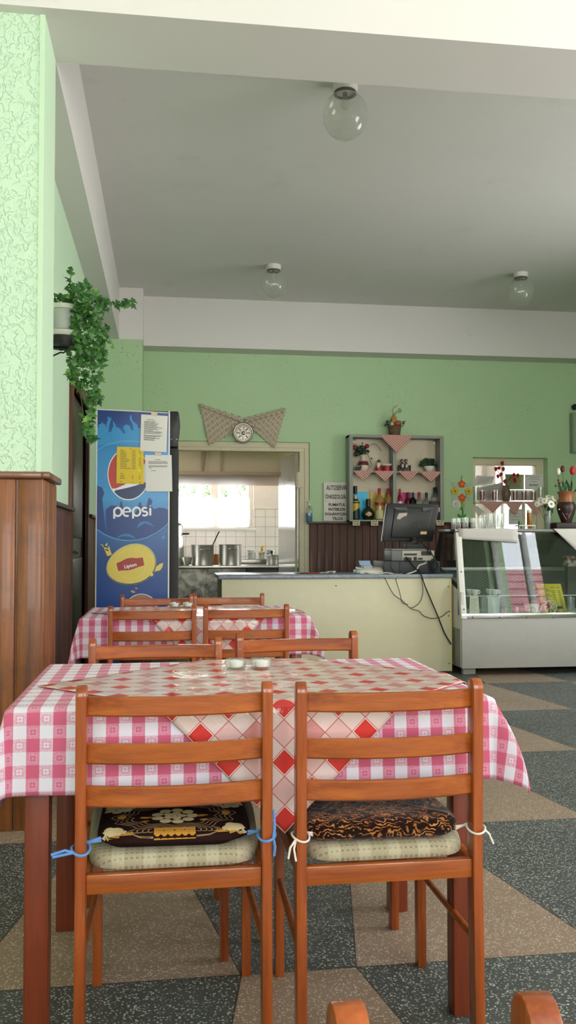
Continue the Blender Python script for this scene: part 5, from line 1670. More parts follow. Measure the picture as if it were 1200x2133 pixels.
# ornaments on the middle shelf
SZ = shz + .003
YO = 9.89
mros = mat('#7d1f25', .7)
def vase_roses():
    k = CP(514, 553, YO)
    t = thing('rose_vase', 'cream and burgundy vase of dark red roses in the cabinet', 'vase', (k.x, YO, SZ))
    s = (CP(0, 435, YO).z - SZ) / .26
    obj('vase', MB().lathe([(r * s, z * s) for r, z in [(0, 0), (.055, 0), (.085, .04), (.092, .08), (.075, .14), (.038, .18), (.036, .21), (.058, .26), (.05, .26), (.03, .21), (0, .2)]], (k.x, YO, SZ), 28), mat('#d4c6b2', .35), t)
    obj('burgundy_band', MB().lathe([(r * s, z * s) for r, z in [(.0862, .115), (.0895, .09), (.083, .125), (.067, .155), (.063, .157)]], (k.x, YO, SZ), 28), mat('#6e2430', .4), t)
    rs = MB()
    for zx, zy, r in ((440, 383, .025), (538, 374, .025)):
        q = CP(zx, zy, YO)
        rs.ball((q.x, YO - .02, q.z), (r, r, r * 1.05), 12)
        for j in range(7):
            a = j * 2.4
            rs.ball((q.x + .014 * math.cos(a), YO - .032, q.z + .014 * math.sin(a)), (.013, .010, .012), 8)
    obj('rose', rs, mros, t)
    q = CP(505, 405, YO)
    lf = MB()
    rr = random.Random(3)
    for _ in range(70):
        p = Vector((q.x + rr.gauss(0, .045), YO + rr.gauss(0, .025), q.z + rr.gauss(0, .026)))
        ivy_leaf(lf, p, Vector((rr.gauss(0, .6), -1, rr.gauss(.3, .5))), Vector((rr.gauss(0, 1), 0, rr.gauss(0, 1))), rr.uniform(.022, .04))
    obj('leaves', lf, mdk, t, 180)
    def cp3(l, yy): return [CP(a, b, yy) for a, b in l]
    obj('stem', MB().tube([(k.x, YO, SZ + .2), tuple(q)], .008, 6).tube(cp3([(565, 370), (585, 355), (610, 356), (632, 375), (645, 400), (657, 407)], YO - .02), .003, 5).tube(cp3([(545, 430), (555, 455), (570, 490), (580, 515), (570, 533), (553, 540)], YO - .03), .003, 5), mat('#2f3a22', .7), t)
vase_roses()
k = CP(470, 553, 9.84)
t = thing('slate_tag', 'small dark card leaning on the shelf beside the rose vase', 'card', (k.x, 9.83, SZ))
obj('card', MB().prism([(CP(443, 0, 9.83).x, SZ + .002), (CP(490, 0, 9.83).x, SZ + .002), (CP(500, 0, 9.83).x, CP(0, 519, 9.83).z), (CP(453, 0, 9.83).x, CP(0, 519, 9.83).z)], 'Y', 9.826, 9.832), mat('#23282c', .6), t)
obj('chalk_mark', MB().prism([(k.x - .03, SZ + .045), (k.x + .02, SZ + .047), (k.x + .02, SZ + .053), (k.x - .03, SZ + .051)], 'Y', 9.8245, 9.826), mat('#9a9c9c', .8), t)
# santa with a planter
k = CP(635, 553, YO)
t = thing('santa_planter', 'red and white santa figure holding a red planter', 'ornament', (k.x + .05, YO, SZ))
mred = mat('#9c2026', .4)
mwh2 = mat('#d9cfc0', .6)
obj('body', MB().lathe([(0, 0), (.075, 0), (.080, .04), (.06, .10), (.045, .13), (0, .15)], (k.x + .0, YO, SZ), 20, sc=(1, .7)), mred, t)
obj('beard', MB().ball((k.x - .012, YO - .03, SZ + .145), (.05, .04, .05), 14).ball((k.x - .02, YO - .035, SZ + .105), (.032, .026, .045), 12), mwh2, t)
obj('face', MB().ball((k.x - .005, YO - .045, SZ + .172), (.026, .025, .02), 12), mat('#c79a80', .6), t)
obj('hat', MB().lathe([(.042, 0), (.046, .012), (.04, .03), (.02, .055), (0, .065)], (k.x, YO - .01, SZ + .185), 16), mat('#5b4a44', .6), t)
obj('planter', MB().lathe([(0, 0), (.082, 0), (.098, .125), (.088, .125), (.08, .02), (0, .02)], (k.x + .175, YO, SZ), 26, sc=(1, .75)), mred, t)
obj('fluffy_rim', MB().tube([(k.x + .175 + .097 * math.cos(a * PI / 12), YO + .073 * math.sin(a * PI / 12), SZ + .135) for a in range(25)], .022, 8), mwh2, t)
t.scale = (.55, .55, .55)
t.location.x = k.x + .0275
# two figures on a bench
k = CP(835, 553, YO)
t = thing('couple_figurine', 'figurine of two dark-haired people sitting on a small bench', 'ornament', (k.x, YO, SZ))
mb = MB()
for dx in (-.12, .12):
    mb.span((k.x + dx - .01, YO - .02, SZ), (k.x + dx + .01, YO + .05, SZ + .15), .003)
mb.span((k.x - .13, YO - .03, SZ + .055), (k.x + .13, YO + .05, SZ + .07), .003)
for j in range(4):
    mb.span((k.x - .12, YO + .04, SZ + .085 + .018 * j), (k.x + .12, YO + .048, SZ + .097 + .018 * j))
obj('bench', mb, mat('#2a2a28', .6), t)
for s, cc in ((-1, '#4a4d48'), (1, '#5a5650')):
    x = k.x + s * .042 - .005
    fig = obj('person_figure', MB().lathe([(0, 0), (.045, 0), (.05, .05), (.042, .10), (.028, .14), (.014, .155), (.014, .165)], (x, YO + .005, SZ + .055), 16).tube([(x - .02, YO - .02, SZ + .08), (x - .022, YO - .06, SZ + .075), (x - .022, YO - .065, SZ + .002)], [.02, .018, .014], 8).tube([(x + .02, YO - .02, SZ + .08), (x + .022, YO - .06, SZ + .075), (x + .022, YO - .065, SZ + .002)], [.02, .018, .014], 8).ball((x, YO - .005, SZ + .242), (.030, .030, .034), 14), mat(cc, .7), t)
    obj('head_scarf', MB().ball((x, YO + .012, SZ + .250), (.037, .030, .042), 14), mat('#1f1a18', .7), fig)
    obj('face', MB().ball((x, YO - .022, SZ + .240), (.024, .020, .028), 12), mat('#b98f72', .6), fig)
    obj('apron', MB().ball((x, YO - .042, SZ + .13), (.026, .014, .045), 12), mat('#c9c2b6', .7), fig)
t.scale = (.56, .50, .50)
# potted greenery
k = CP(1028, 558, YO)
t = thing('potted_greenery', 'dark green artificial plant in a round white pot in the cabinet', 'plant', (k.x, YO, SZ))
obj('pot', MB().lathe([(0, 0), (.05, 0), (.085, .04), (.105, .09), (.108, .112), (.098, .112), (.07, .03), (0, .03)], (k.x, YO, SZ), 26, sc=(1, .85)), mat('#d5d2cb', .3), t)
lf = MB()
rr = random.Random(6)
for _ in range(150):
    d = Vector((rr.gauss(0, 1), rr.gauss(0, .6), abs(rr.gauss(0, 1)))).normalized()
    p = Vector((k.x - .01, YO, SZ + .12)) + Vector((d.x * .165, d.y * .07, d.z * .155)) * rr.random() ** .4
    ivy_leaf(lf, p, Vector((d.x * .5, -1, .4)), d, rr.uniform(.035, .06))
obj('foliage', lf, mdk, t, 180)
t.scale = (.58, .58, .58)

# sheets of coloured paper at the back of the lower compartments
G = 'coloured sheets behind the bottles'
def backing(zx0, zx1, zy, c, label, Y=9.975):
    n = NT('crinkled foil ' + c)
    m = n.bsdf(n.mix(n.noise(n.coord(), 26, 4), tuple(x * .75 for x in hx(c)[:3]) + (1,), hx(c)), .35, .25, normal=n.bump(n.noise(n.coord(), 34, 3), .5, .006))
    a, b = CP(zx0, zy, Y), CP(zx1, zy, Y)
    tag(obj('foil_sheet', box1((a.x, Y, FB), (b.x, Y + .003, a.z)), m), label, 'paper', G)
backing(426, 546, 728, '#2b9fc0', 'turquoise crinkled sheet behind the yellow-labelled bottle')
backing(564, 704, 733, '#b59a4e', 'gold crinkled sheet behind the red-capped bottles')
backing(790, 884, 733, '#a0205f', 'magenta crinkled sheet behind the bottles on the monitor side')
backing(905, 1085, 740, '#a9a8a2', 'silver grey crinkled sheet at the outer end of the cabinet')

mgr, mclr, mamb = m_glass('dark green bottle glass', (.05, .14, .06, 1), 1.8, .35, hx('#16361c')), m_glass('clear bottle glass', (.90, .91, .88, 1), 1.8, .16, hx('#d2d2c8')), m_glass('pale straw bottle glass', (.88, .78, .50, 1), 1.8, .38, hx('#c2a860'))
mcap_r, mcap_k, mcap_b = mat('#a3242a', .4), mat('#1b1b1e', .4), mat('#27304a', .4)
GB_ = 'bottles in the wall cabinet'
def bottle(zx, zy_cap, zy_sh, w, m, capm, label, Y, label_m=None, lz=(.15, .55), cap_h=.09, flat=1.0, shape=None, hshoulder=None):
    """cap top, shoulder and width measured on the photo; the bottle stands on the cabinet's floor"""
    k = CP(zx, 900, Y)
    h = CP(zx, zy_cap, Y).z - FB
    hs = (CP(zx, zy_sh, Y).z - FB)
    r = w / 3.75 / F * Y / 2
    rn = r * .30
    t = thing('bottle', label, 'bottle', (k.x, Y, FB), GB_)
    pr = [(0, 0), (r * .9, 0), (r, .012), (r, hs * .92), (r * .85, hs), (rn * 1.2, hs + (h - hs) * .35), (rn, hs + (h - hs) * .5), (rn, h - cap_h)] if not shape else [(a * r, b * h) for a, b in shape]
    obj('glass', MB().lathe(pr + [(0, pr[-1][1])], (k.x, Y, FB + .0005), 28, sc=(1, flat)), m, t)
    obj('cap', MB().lathe([(0, h - cap_h - .02), (rn * 1.25, h - cap_h - .02), (rn * 1.25, h - .004), (rn * 1.1, h), (0, h)], (k.x, Y, FB), 20, sc=(1, 1)), capm, t)
    if label_m:
        a, b = lz
        obj('label', MB().lathe([(r * 1.008, hs * a), (r * 1.012, hs * a + .003), (r * 1.012, hs * b), (r * 1.008, hs * b + .003)], (k.x, Y, FB), 28, sc=(1, flat)), label_m, t)
    return t, k.x, r, h, hs
n = NT('yellow and black bottle label')
v = n.sep(n.coord('Object'))
band = n.math('GREATER_THAN', n.math('ADD', v[2], n.math('MULTIPLY', v[0], -.6)), .115)
col = n.mix(band, hx('#16242a'), hx('#c9a51e'))
col = n.mix(n.math('LESS_THAN', n.math('ABSOLUTE', n.math('SUBTRACT', v[2], .195)), .008), col, hx('#1b1b1b'))
mylab = n.bsdf(col, .4)
bottle(454, 757, 800, 62, mgr, mat('#c9c4b6', .4), 'squat bottle with a yellow and black label, nearest the cabinet side', 9.865, mylab, (.04, .98), .035)
k = CP(452, 700, 9.94)
t0 = thing('bottle', 'dark slim bottle showing only its capped neck above the yellow-labelled one', 'bottle', (k.x, 9.945, FB), GB_)
hk = CP(452, 684, 9.945).z - FB
obj('glass', MB().lathe([(0, 0), (.036, 0), (.037, .01), (.037, hk * .6), (.016, hk * .78), (.015, hk - .07), (0, hk - .07)], (k.x, 9.945, FB + .0005), 24), mclr, t0)
obj('cap', MB().lathe([(0, hk - .09), (.022, hk - .09), (.022, hk), (0, hk)], (k.x, 9.945, FB), 18), mcap_k, t0)
# flat round green flask with a cross emblem
tt, bxx, r, h, hs = bottle(552, 785, 865, 98, mgr, mcap_k, 'flat round dark green flask with a cream cross emblem', 9.86, None, flat=.45, cap_h=.07, shape=[(0, 0), (.62, 0), (.75, .02), (.95, .14), (1.0, .26), (.92, .40), (.66, .52), (.34, .60), (.27, .68), (.25, .80), (.25, .88)])
ez = CP(0, 900, 9.83).z
em = MB().lathe([(0, .002), (r * .38, .002), (r * .40, 0), (0, 0)], (bxx, 9.86 - r * .455, ez), 28, RX90)
obj('emblem', em, mat('#c98a4e', .5), tt)
cr = MB()
for sx_, sz_ in ((.28, .09), (.09, .28)):
    cr.span((bxx - r * sx_, 9.86 - r * .455 - .004, ez - r * sz_), (bxx + r * sx_, 9.86 - r * .455 - .002, ez + r * sz_), .001)
obj('cross', cr, mat('#d9cdb8', .5), tt)
obj('arched_lettering', text_mb('RACIE', .016, (bxx, 9.86 - r * .40, ez - r * .62), (1, 0, 0), (0, .15, 1), 0, .0006), mat('#a9a48e', .5), tt) if False else None
def straw(zx, zc, label, Y):
    tt, x, r, h, hs = bottle(zx, zc, 775, 66, mamb, mcap_r, label, Y, mat('#c9bd8e', .5), (.05, .42), .085)
    obj('red_band', MB().lathe([(r * 1.01, hs * .66), (r * 1.016, hs * .67), (r * 1.016, hs * .78), (r * 1.01, hs * .79)], (x, Y, FB), 28), mcap_r, tt)
    return tt
straw(638, 702, 'tall straw-coloured bottle with a red cap, in front of the gold sheet', 9.865)
straw(712, 702, 'tall straw-coloured bottle with a red cap, partly behind the monitor edge', 9.90)
bottle(800, 706, 770, 40, m_glass('rose bottle glass', (.8, .25, .35, 1), 1.8, .4, hx('#b23a52')), mcap_r, 'slim pink bottle with a red cap beside the cabinet divider', 9.90, mat('#d8c9c9', .5), (.55, .8))
bottle(863, 732, 790, 36, m_glass('wine bottle glass', (.5, .12, .2, 1), 1.8, .4, hx('#7d1f3c')), mcap_b, 'slim wine-red bottle with a dark blue cap over the monitor', 9.93, None)
bottle(902, 734, 790, 54, m_glass('black bottle glass', (.06, .06, .08, 1), 1.8, .4, hx('#14161c')), mcap_b, 'almost black bottle with a dark blue cap over the monitor', 9.90, None)
bottle(950, 732, 792, 60, mclr, mcap_r, 'clear bottle with a red and black cap over the monitor', 9.90, None)
bottle(1007, 735, 795, 60, mclr, mcap_k, 'clear round-shouldered bottle with a black cap over the monitor', 9.89, None)
bottle(1076, 694, 770, 76, mclr, mcap_k, 'tallest clear bottle with a black cap, near the outer side of the cabinet', 9.93, None)
a, b = CP(1030, 802, 9.865), CP(1116, 802, 9.865)
t = thing('carton_box', 'dark wine-red carton in front of the tallest clear bottle', 'box', ((a.x + b.x) / 2, 9.85, FB))
obj('carton', box1((a.x, 9.825, FB), (min(b.x, kx1 - th - .002), 9.895, a.z), .004), mat('#3a1c1e', .5), t)
obj('price_mark', box1((CP(1098, 0, 9.825).x, 9.823, CP(0, 882, 9.825).z), (CP(1112, 0, 9.825).x, 9.825, CP(0, 845, 9.825).z)), M['paper'], t)
# price tags on the lower edge
for (zx0, zx1, zy0, zy1, txt, lb) in ((430, 487, 950, 993, ('7,5', '8'), 'price tag on the cabinet edge below the yellow-labelled bottle'), (573, 630, 950, 993, ('4,5', '6'), 'price tag on the cabinet edge below the green flask'), (1085, 1143, 951, 991, ('5,0', '7'), 'price tag on the cabinet edge beyond the monitor')):
    yy = YC - .0055
    a, b = CP(zx0, zy0, yy), CP(zx1, zy1, yy)
    t = thing('price_tag', lb, 'price tag', ((a.x + b.x) / 2, yy, b.z), 'price tags of the cabinet')
    obj('card', MB().prism([(a.x, a.z), (b.x, a.z), (b.x, b.z), (a.x, b.z)], 'Y', yy - .001, yy + .001), mat('#c9bf9f', .7), t)
    ln = MB()
    for (u0, u1, v) in ((.15, .5, .75), (.6, .85, .78), (.2, .38, .35), (.5, .8, .3), (.55, .62, .5)):
        ln.span((a.x + (b.x - a.x) * u0, yy - .0018, b.z + (a.z - b.z) * (v - .07)), (a.x + (b.x - a.x) * u1, yy - .001, b.z + (a.z - b.z) * (v + .07)))
    obj('printed_lines', ln, M['ink'], t)

# signs beside the cabinet
plast = NT('clear plastic sleeve over paper')
v = plast.coord('Object', (3, 1, 1), (0, .6, 0))
plast = plast.bsdf(hx('#c4c0b3'), .25, normal=plast.bump(plast.noise(v, 16, 3, .6, 1.0), .5, .01))
def sign(label, zx0, zx1, zy0, zy1, lines, Y, grp='notices on the wall'):
    a, b = CP(zx0, zy0, Y), CP(zx1, zy1, Y)
    t = thing('wall_sign', label, 'sign', ((a.x + b.x) / 2, Y, b.z), grp)
    obj('sheet', box1((a.x, Y - .002, b.z), (b.x, Y, a.z)), plast, t)
    for txt, zx, zx2, zy, hgt in lines:
        p, p2 = CP(zx, zy, Y - .002), CP(zx2, zy, Y - .002)
        tm = text_mb(txt, hgt, (p.x, Y - .002, p.z), (1, 0, 0), (0, 0, 1), .0016, .0008, 'LEFT')
        xs_ = [v.co.x for v in tm.bm.verts]
        lo_, hi_ = min(xs_), max(xs_)
        for v in tm.bm.verts: v.co.x = p.x + (v.co.x - lo_) / (hi_ - lo_) * (p2.x - p.x)
        obj('lettering', tm, mat('#2b2b2b', .7), t)
    return t
hsz = lambda px_: px_ / 3.75 / F * 9.98 / .69
sign('white sign with AUTOSERVIR lettering, the upper sheet beside the cabinet', 204, 384, 655, 806, [('AUTOSERVIR', 225, 383, 714, hsz(36)), ('ÖNKISZOLGÁL', 217, 383, 782, hsz(31))], 9.975)
sign('white no-smoking sign, the lower sheet beside the cabinet', 204, 384, 806, 958, [('FUMATUL', 243, 375, 840, hsz(21)), ('INTERZIS', 242, 373, 876, hsz(21)), ('DOHÁNYOZN', 215, 383, 913, hsz(21)), ('TILOS', 270, 353, 949, hsz(22))], 9.976)
# soap bottle on the ledge
k = CP(90, 962, 9.965)
zL = 1.3525
t = thing('soap_dispenser', 'clear pump bottle half full of blue liquid on the dark ledge', 'bottle', (k.x, 9.965, zL))
s = (CP(0, 802, 9.965).z - zL) / .23
obj('bottle_shell', MB().lathe([(r * s, z * s) for r, z in [(0, 0), (.036, 0), (.039, .006), (.039, .145), (.030, .165), (.013, .178), (.013, .19), (0, .19)]], (k.x, 9.965, zL + .0005), 26, sc=(1, .8)), M['glass'], t)
obj('blue_liquid', MB().lathe([(r * s, z * s) for r, z in [(0, .004), (.034, .004), (.036, .008), (.036, .098), (0, .098)]], (k.x, 9.965, zL), 26, sc=(1, .8)), mat('#1f6f9e', .2), t)
obj('pump', MB().lathe([(r * s, z * s) for r, z in [(.014, .185), (.015, .205), (.007, .208), (.007, .222), (.012, .224), (.012, .234), (0, .235)]], (k.x, 9.965, zL), 16).tube([(k.x, 9.965, zL + .229 * s), (k.x - .03, 9.95, zL + .226 * s)], .006, 6), mat('#d8dcd6', .4), t)

# ================================================================== SERVING WINDOW IN THE BACK WALL
YW = WY + .12
def WP(zx, zy, Y=YW): return P(900 + zx / 4, 930 + zy / 4, 'Y', Y)
f = MB()
wx0, wx1, wzt = W0, W1, WT
ft = WP(0, 145).z
fl_, frr = WP(360, 0).x, WP(868, 0).x
f.span((wx0, YW, ft), (wx1, YW + .07, wzt), .002).span((wx0, YW, WB), (fl_, YW + .07, ft), .002).span((frr, YW, WB), (wx1, YW + .07, ft), .002)
f.span((fl_, YW + .02, WP(0, 152).z), (frr, YW + .05, ft), .003)
f.span((fl_, YW, WB), (frr, YW + .07, WB + .05), .002)
for zx in (770, 850):
    q = WP(zx, 480)
    f.span((q.x - .018, YW + .015, WB), (q.x + .018, YW + .05, WP(0, 470).z), .003)
wo_ = struct('window_21', f, M['frame'], 'cream framed serving window in the back wall')
struct('pane', box1((fl_, YW + .033, WB + .05), (frr, YW + .037, ft)), M['pane'], parent=wo_)
shw = WP(0, 456, WY).z
wsh = tag(obj('window_shelf', box1((W0 + .004, WY - .035, shw - .022), (W1 - .004, YW - .002, shw), .003), M['frame']), 'cream shelf board across the serving window, holding red candles', 'shelf')
# inside: a sill behind the window with bottles
G = 'red checked napkins hanging from shelf edges'
for (a, b, c_, zt_, lb) in ((380, 590, 470, 556, 'red checked napkin under the candles at the flower ornament end of the window shelf'), (590, 745, 660, 572, 'red checked napkin under the physalis vase on the window shelf'), (755, 930, 850, 570, 'red checked napkin under the candles at the daisy end of the window shelf')):
    x0, x1 = WP(a, 0, WY).x, WP(b, 0, WY).x
    tri_cloth('checked_napkin', lb, shw, x0, x1, shw - WP(0, zt_, WY - .04).z, WY - .036, G)
def candle(zx, label):
    k = WP(zx, 450, WY + .0)
    t = thing('candle_glass', label, 'candle', (k.x, WY + .002, shw + .003), 'red candles in glasses on the window shelf')
    h = WP(0, 360, WY).z - shw
    obj('glass', MB().lathe([(0, .002), (.030, .002), (.032, .01), (.036, h), (.0335, h), (.030, .014), (0, .012)], (k.x, WY + .002, shw + .003), 24), M['glass'], t)
    obj('wax', MB().lathe([(0, .014), (.0292, .014), (.0318, h * .86), (0, h * .85)], (k.x, WY + .002, shw + .003), 24), mat('#a01528', .3), t)
for zx, lb in ((418, 'red candle in a glass, first from the flower ornament end'), (520, 'red candle in a glass, directly left of the brown physalis vase'), (692, 'red candle in a glass, directly right of the brown physalis vase'), (765, 'red candle in a glass, middle of the three beyond the physalis vase'), (845, 'red candle in a glass, last one at the daisy end')):
    candle(zx, lb)
def tall_glass(zx, zy0, zy1, wz, Y, z, label, group):
    k = WP(zx, 450, Y)
    h = WP(0, zy0, Y).z - z
    r = wz / 4 / F * Y / 2
    t = tag(obj('drinking_glass', MB().lathe([(0, .004), (r * .8, .004), (r * .82, .012), (r, h), (r * .93, h), (r * .74, .02), (0, .018)], (k.x, Y, z), 24), M['glass']), label, 'glass', group)
tall_glass(365, 332, 455, 56, WY + .002, shw + .0005, 'tall clear tumbler at the flower ornament end of the window shelf', 'clear tumblers on the window shelf')
tall_glass(905, 332, 455, 52, WY + .002, shw + .0005, 'tall clear tumbler at the daisy end of the window shelf', 'clear tumblers on the window shelf')
# physalis vase
k = WP(620, 455, WY)
t = thing('physalis_vase', 'grey-brown pottery vase with branches of red physalis lanterns', 'vase', (k.x, WY + .005, shw + .003))
s = (WP(0, 322, WY).z - shw) / .16
n = NT('mottled brown pottery')
mpotb = n.bsdf(n.mix(n.noise(n.coord(), 12, 4), hx('#4e3a2a'), hx('#8c7660')), .35)
obj('vase', MB().lathe([(r * s, z * s) for r, z in [(0, .001), (.032, .001), (.038, .012), (.043, .06), (.046, .10), (.036, .125), (.032, .14), (.040, .16), (.034, .16), (.028, .14), (0, .13)]], (k.x, WY + .005, shw + .003), 26), mpotb, t)
def wv(l): return [WP(a, b, WY) + Vector((0, -.01, 0)) for a, b in l]
st = MB()
for l in ([(615, 325), (612, 260), (600, 190), (592, 120)], [(615, 325), (590, 290), (565, 245), (545, 200), (538, 158)], [(620, 325), (628, 290), (660, 250), (690, 222), (725, 218)], [(612, 300), (606, 290), (606, 282)]):
    st.tube(wv(l), .0035, 5)
obj('branch', st, mat('#4a3826', .8), t)
for zx, zy, s1 in ((581, 140, 1), (529, 188, 1), (556, 180, .9), (591, 188, 1), (547, 248, .95), (573, 232, .9), (607, 288, 1), (680, 235, .9), (712, 240, 1), (684, 270, .95), (688, 286, 1)):
    q = WP(zx, zy, WY) + Vector((0, -.012, 0))
    r = .022 * s1
    obj('lantern', MB().lathe([(0, .9 * r * 1.3), (r * .55, r * .9), (r, r * .25), (r * .85, -r * .35), (r * .4, -r * 1.0), (0, -r * 1.5)], tuple(q), 10), mat('#a81f1c', .5), t)
# papers behind the window, pressed to the pane
YP = YW + .026
def wpaper(label, crn, m, lines, seed, Y=YP, name='paper_notice'):
    return paper_thing(name, label, 'notice', [(WP(a, b, Y).x, WP(a, b, Y).z) for a, b in crn], Y, m, lines, M['ink'], 'papers stuck in the serving window', seed=seed)
txt = lambda n_, a=.15, b=.9, st_=.12, dv=.055, sd=1: [(st_ + dv * k, [(a + .05 * random.Random(sd * 31 + k).random(), b - .25 * random.Random(sd * 17 + k).random())]) for k in range(n_)]
pg = mat('#c9c7c3', .8)
wpaper('pale tilted paper stuck in the window corner above the tall tumbler', [(370, 240), (520, 252), (500, 310), (350, 330)], pg, txt(5, dv=.13, st_=.25, sd=2), 5)
wpaper('large greyish certificate stuck in the window behind the first candles', [(372, 345), (590, 300), (592, 452), (372, 452)], mat('#b7b0aa', .8), txt(9, dv=.085, sd=3), 6, Y=YP + .004)
wpaper('olive green printed sheet behind the physalis branches', [(612, 230), (768, 232), (768, 358), (612, 358)], mat('#8d9068', .8), txt(9, dv=.085, sd=4), 7)
wpaper('white licence sheet with a number, at the daisy end of the window', [(772, 234), (926, 234), (926, 360), (772, 360)], M['paper'], [(.12, [(.06, .94)]), (.22, [(.25, .75)]), (.30, [(.2, .8)]), (.48, [(.3, .7)])], 8, Y=YW - .004)
lp = [o for o in bpy.data.objects if o.name.startswith('paper_notice')][-1]
p = WP(850, 330, YW - .006)
obj('number_print', text_mb('0219551', .034, (p.x, YW - .0055, p.z), (1, 0, 0), (0, 0, 1), .001, .0006), M['ink'], lp)
wpaper('white sheet behind the last candles, below the licence', [(655, 362), (872, 362), (872, 452), (655, 452)], mat('#cfccc6', .8), txt(4, dv=.2, st_=.2, sd=6), 9)
wpaper('white sheet hanging crooked under the window shelf', [(350, 500), (380, 495), (428, 540), (385, 600)], pg, [], 10)
wpaper('white plastic-covered sheet under the physalis napkin', [(640, 520), (750, 520), (752, 650), (640, 650)], M['paper'], txt(3, dv=.2, st_=.3, sd=8), 11)

# foam flower ornament on the wall
YFw = WY - .012
def GP(zx, zy, Y=YFw): return P(900 + zx / 4, 930 + zy / 4, 'Y', Y)
k0 = GP(248, 595)
t = thing('flower_ornament', 'hanging ornament of orange and yellow foam flowers on a green stem', 'ornament', (k0.x, WY, k0.z))
def foam_flower(zx, zy, r, c, cc):
    q = GP(zx, zy)
    pts = []
    for k in range(60):
        a = 2 * PI * k / 60
        rr_ = r * (.62 + .38 * abs(math.cos(2.5 * a)) ** .7)
        pts.append((q.x + rr_ * math.cos(a + .3), q.z + rr_ * math.sin(a + .3)))
    fo = obj('flower', MB().prism(pts, 'Y', WY - .022, WY - .012), c, t)
    obj('flower_centre', MB().lathe([(0, .012), (r * .22, .008), (r * .3, 0), (0, 0)], (q.x, WY - .022, q.z), 16, RX90), cc, fo)
fo_o, fo_y = mat('#d9502a', .7), mat('#d3b32c', .7)
foam_flower(247, 314, .046, fo_o, fo_y)
foam_flower(190, 373, .046, fo_y, fo_o)
foam_flower(303, 375, .044, fo_y, fo_o)
foam_flower(249, 428, .048, fo_o, fo_y)
lfm = MB()
for zx, zy, a in ((195, 325, 2.3), (305, 325, .8), (195, 425, -2.4), (305, 425, -.75)):
    q = GP(zx, zy, WY - .010)
    lfm.prism([(q.x + x * math.cos(a) - z * math.sin(a), q.z + x * math.sin(a) + z * math.cos(a)) for x, z in ((-.04, 0), (0, .025), (.04, .012), (.055, 0), (.04, -.012), (0, -.025))], 'Y', WY - .012, WY - .006)
obj('pale_leaf', lfm, mat('#a8c0a8', .7), t)
gl = MB()
def gt(l, r): gl.tube([GP(a, b, WY - .010) for a, b in l], r, 6)
gt([(249, 300), (246, 270), (248, 255), (254, 250), (246, 246)], .004)
gt([(250, 460), (252, 500), (258, 540), (255, 590)], .008)
for l in ([(255, 590), (235, 580), (215, 565), (222, 580), (240, 592)], [(256, 590), (275, 575), (280, 565), (270, 585)], [(250, 510), (242, 520), (250, 528)]):
    gt(l, .009)
obj('stem', gl, mat('#3f9a3f', .6), t)
q = GP(258, 488)
obj('bud', MB().ball((q.x, WY - .016, q.z), (.020, .008, .032), 12), mat('#a9b83a', .6), t)
a, b = GP(172, 448), GP(240, 508)
t = thing('light_switch', 'white square light switch behind the foam flowers', 'switch', ((a.x + b.x) / 2, WY, b.z))
obj('plate', box1((a.x, WY - .010, b.z), (b.x, WY, a.z), .004), M['whitep'], t)
obj('button', MB().lathe([(0, .010), (.018, .009), (.023, .004), (.024, 0), (0, 0)], ((a.x + b.x) / 2, WY - .010, (a.z + b.z) / 2), 24, RX90), mat('#c9c6bc', .3), t)

# ================================================================== GLASS DISPLAY CASE
X0, X1 = 2.458, 4.75
YF0, YFT, YB0 = 7.20, 7.33, 7.98          # glass foot, glass head, back
ZG0, ZG1 = .525, 1.235
t = thing('display_case', 'white refrigerated glass display case with a steel lower rim and tilted front pane', 'display case', ((X0 + X1) / 2, 7.6, 0))
DC = t
zb0 = P(960, 1393, 'Y', YF0).z
obj('front_panel', box1((X0 + .004, YF0 - .005, zb0), (X1, YF0 + .02, ZG0 - .045), .004), mat('#a19d95', .45), t)
sidep = [(YF0 + .02, zb0 + .005), (YF0 + .005, ZG0 - .02), (YF0 + .0, ZG0 + .17), (YB0, ZG0 + .375), (YB0, zb0 + .005)]
obj('side_panel', MB().prism(sidep, 'X', X0, X0 + .03, .003), mat('#c9c7bd', .45), t)
obj('back_panel', box1((X0 + .03, YB0 - .03, zb0), (X1, YB0, ZG0 + .37), .003), mat('#c9c7bd', .45), t)
obj('deck', box1((X0 + .03, YF0 + .02, ZG0 - .05), (X1, YB0 - .03, ZG0 - .02)), M['whitep'], t)
obj('steel_rim', box1((X0 + .004, YF0 - .014, ZG0 - .045), (X1, YF0 + .012, ZG0 - .002), .003), M['chrome'], t)
obj('blue_stripe', MB().span((X0 - .003, YF0 + .055, ZG0 - .02), (X0 + .001, YF0 + .075, ZG0 + .17)).span((X0 - .003, YF0 + .09, zb0 + .01), (X0 + .001, YF0 + .12, ZG0 - .14)), mat('#233f86', .4), t)
obj('grey_corner', MB().span((X0 - .004, YF0 + .02, zb0 + .01), (X0 + .004, YF0 + .20, ZG0 - .135), .002), mat('#7f7f7c', .4), t)
sv = MB()
for px, py, Y in ((985, 1286, YF0 - .015), (1041, 1286, YF0 - .015), (1097, 1286, YF0 - .015), (1153, 1286, YF0 - .015)):
    q = P(px, py, 'Y', Y)
    sv.ball((q.x, Y, q.z), (.006, .003, .006), 8)
obj('screw', sv, mat('#2b2b2a', .5), t)
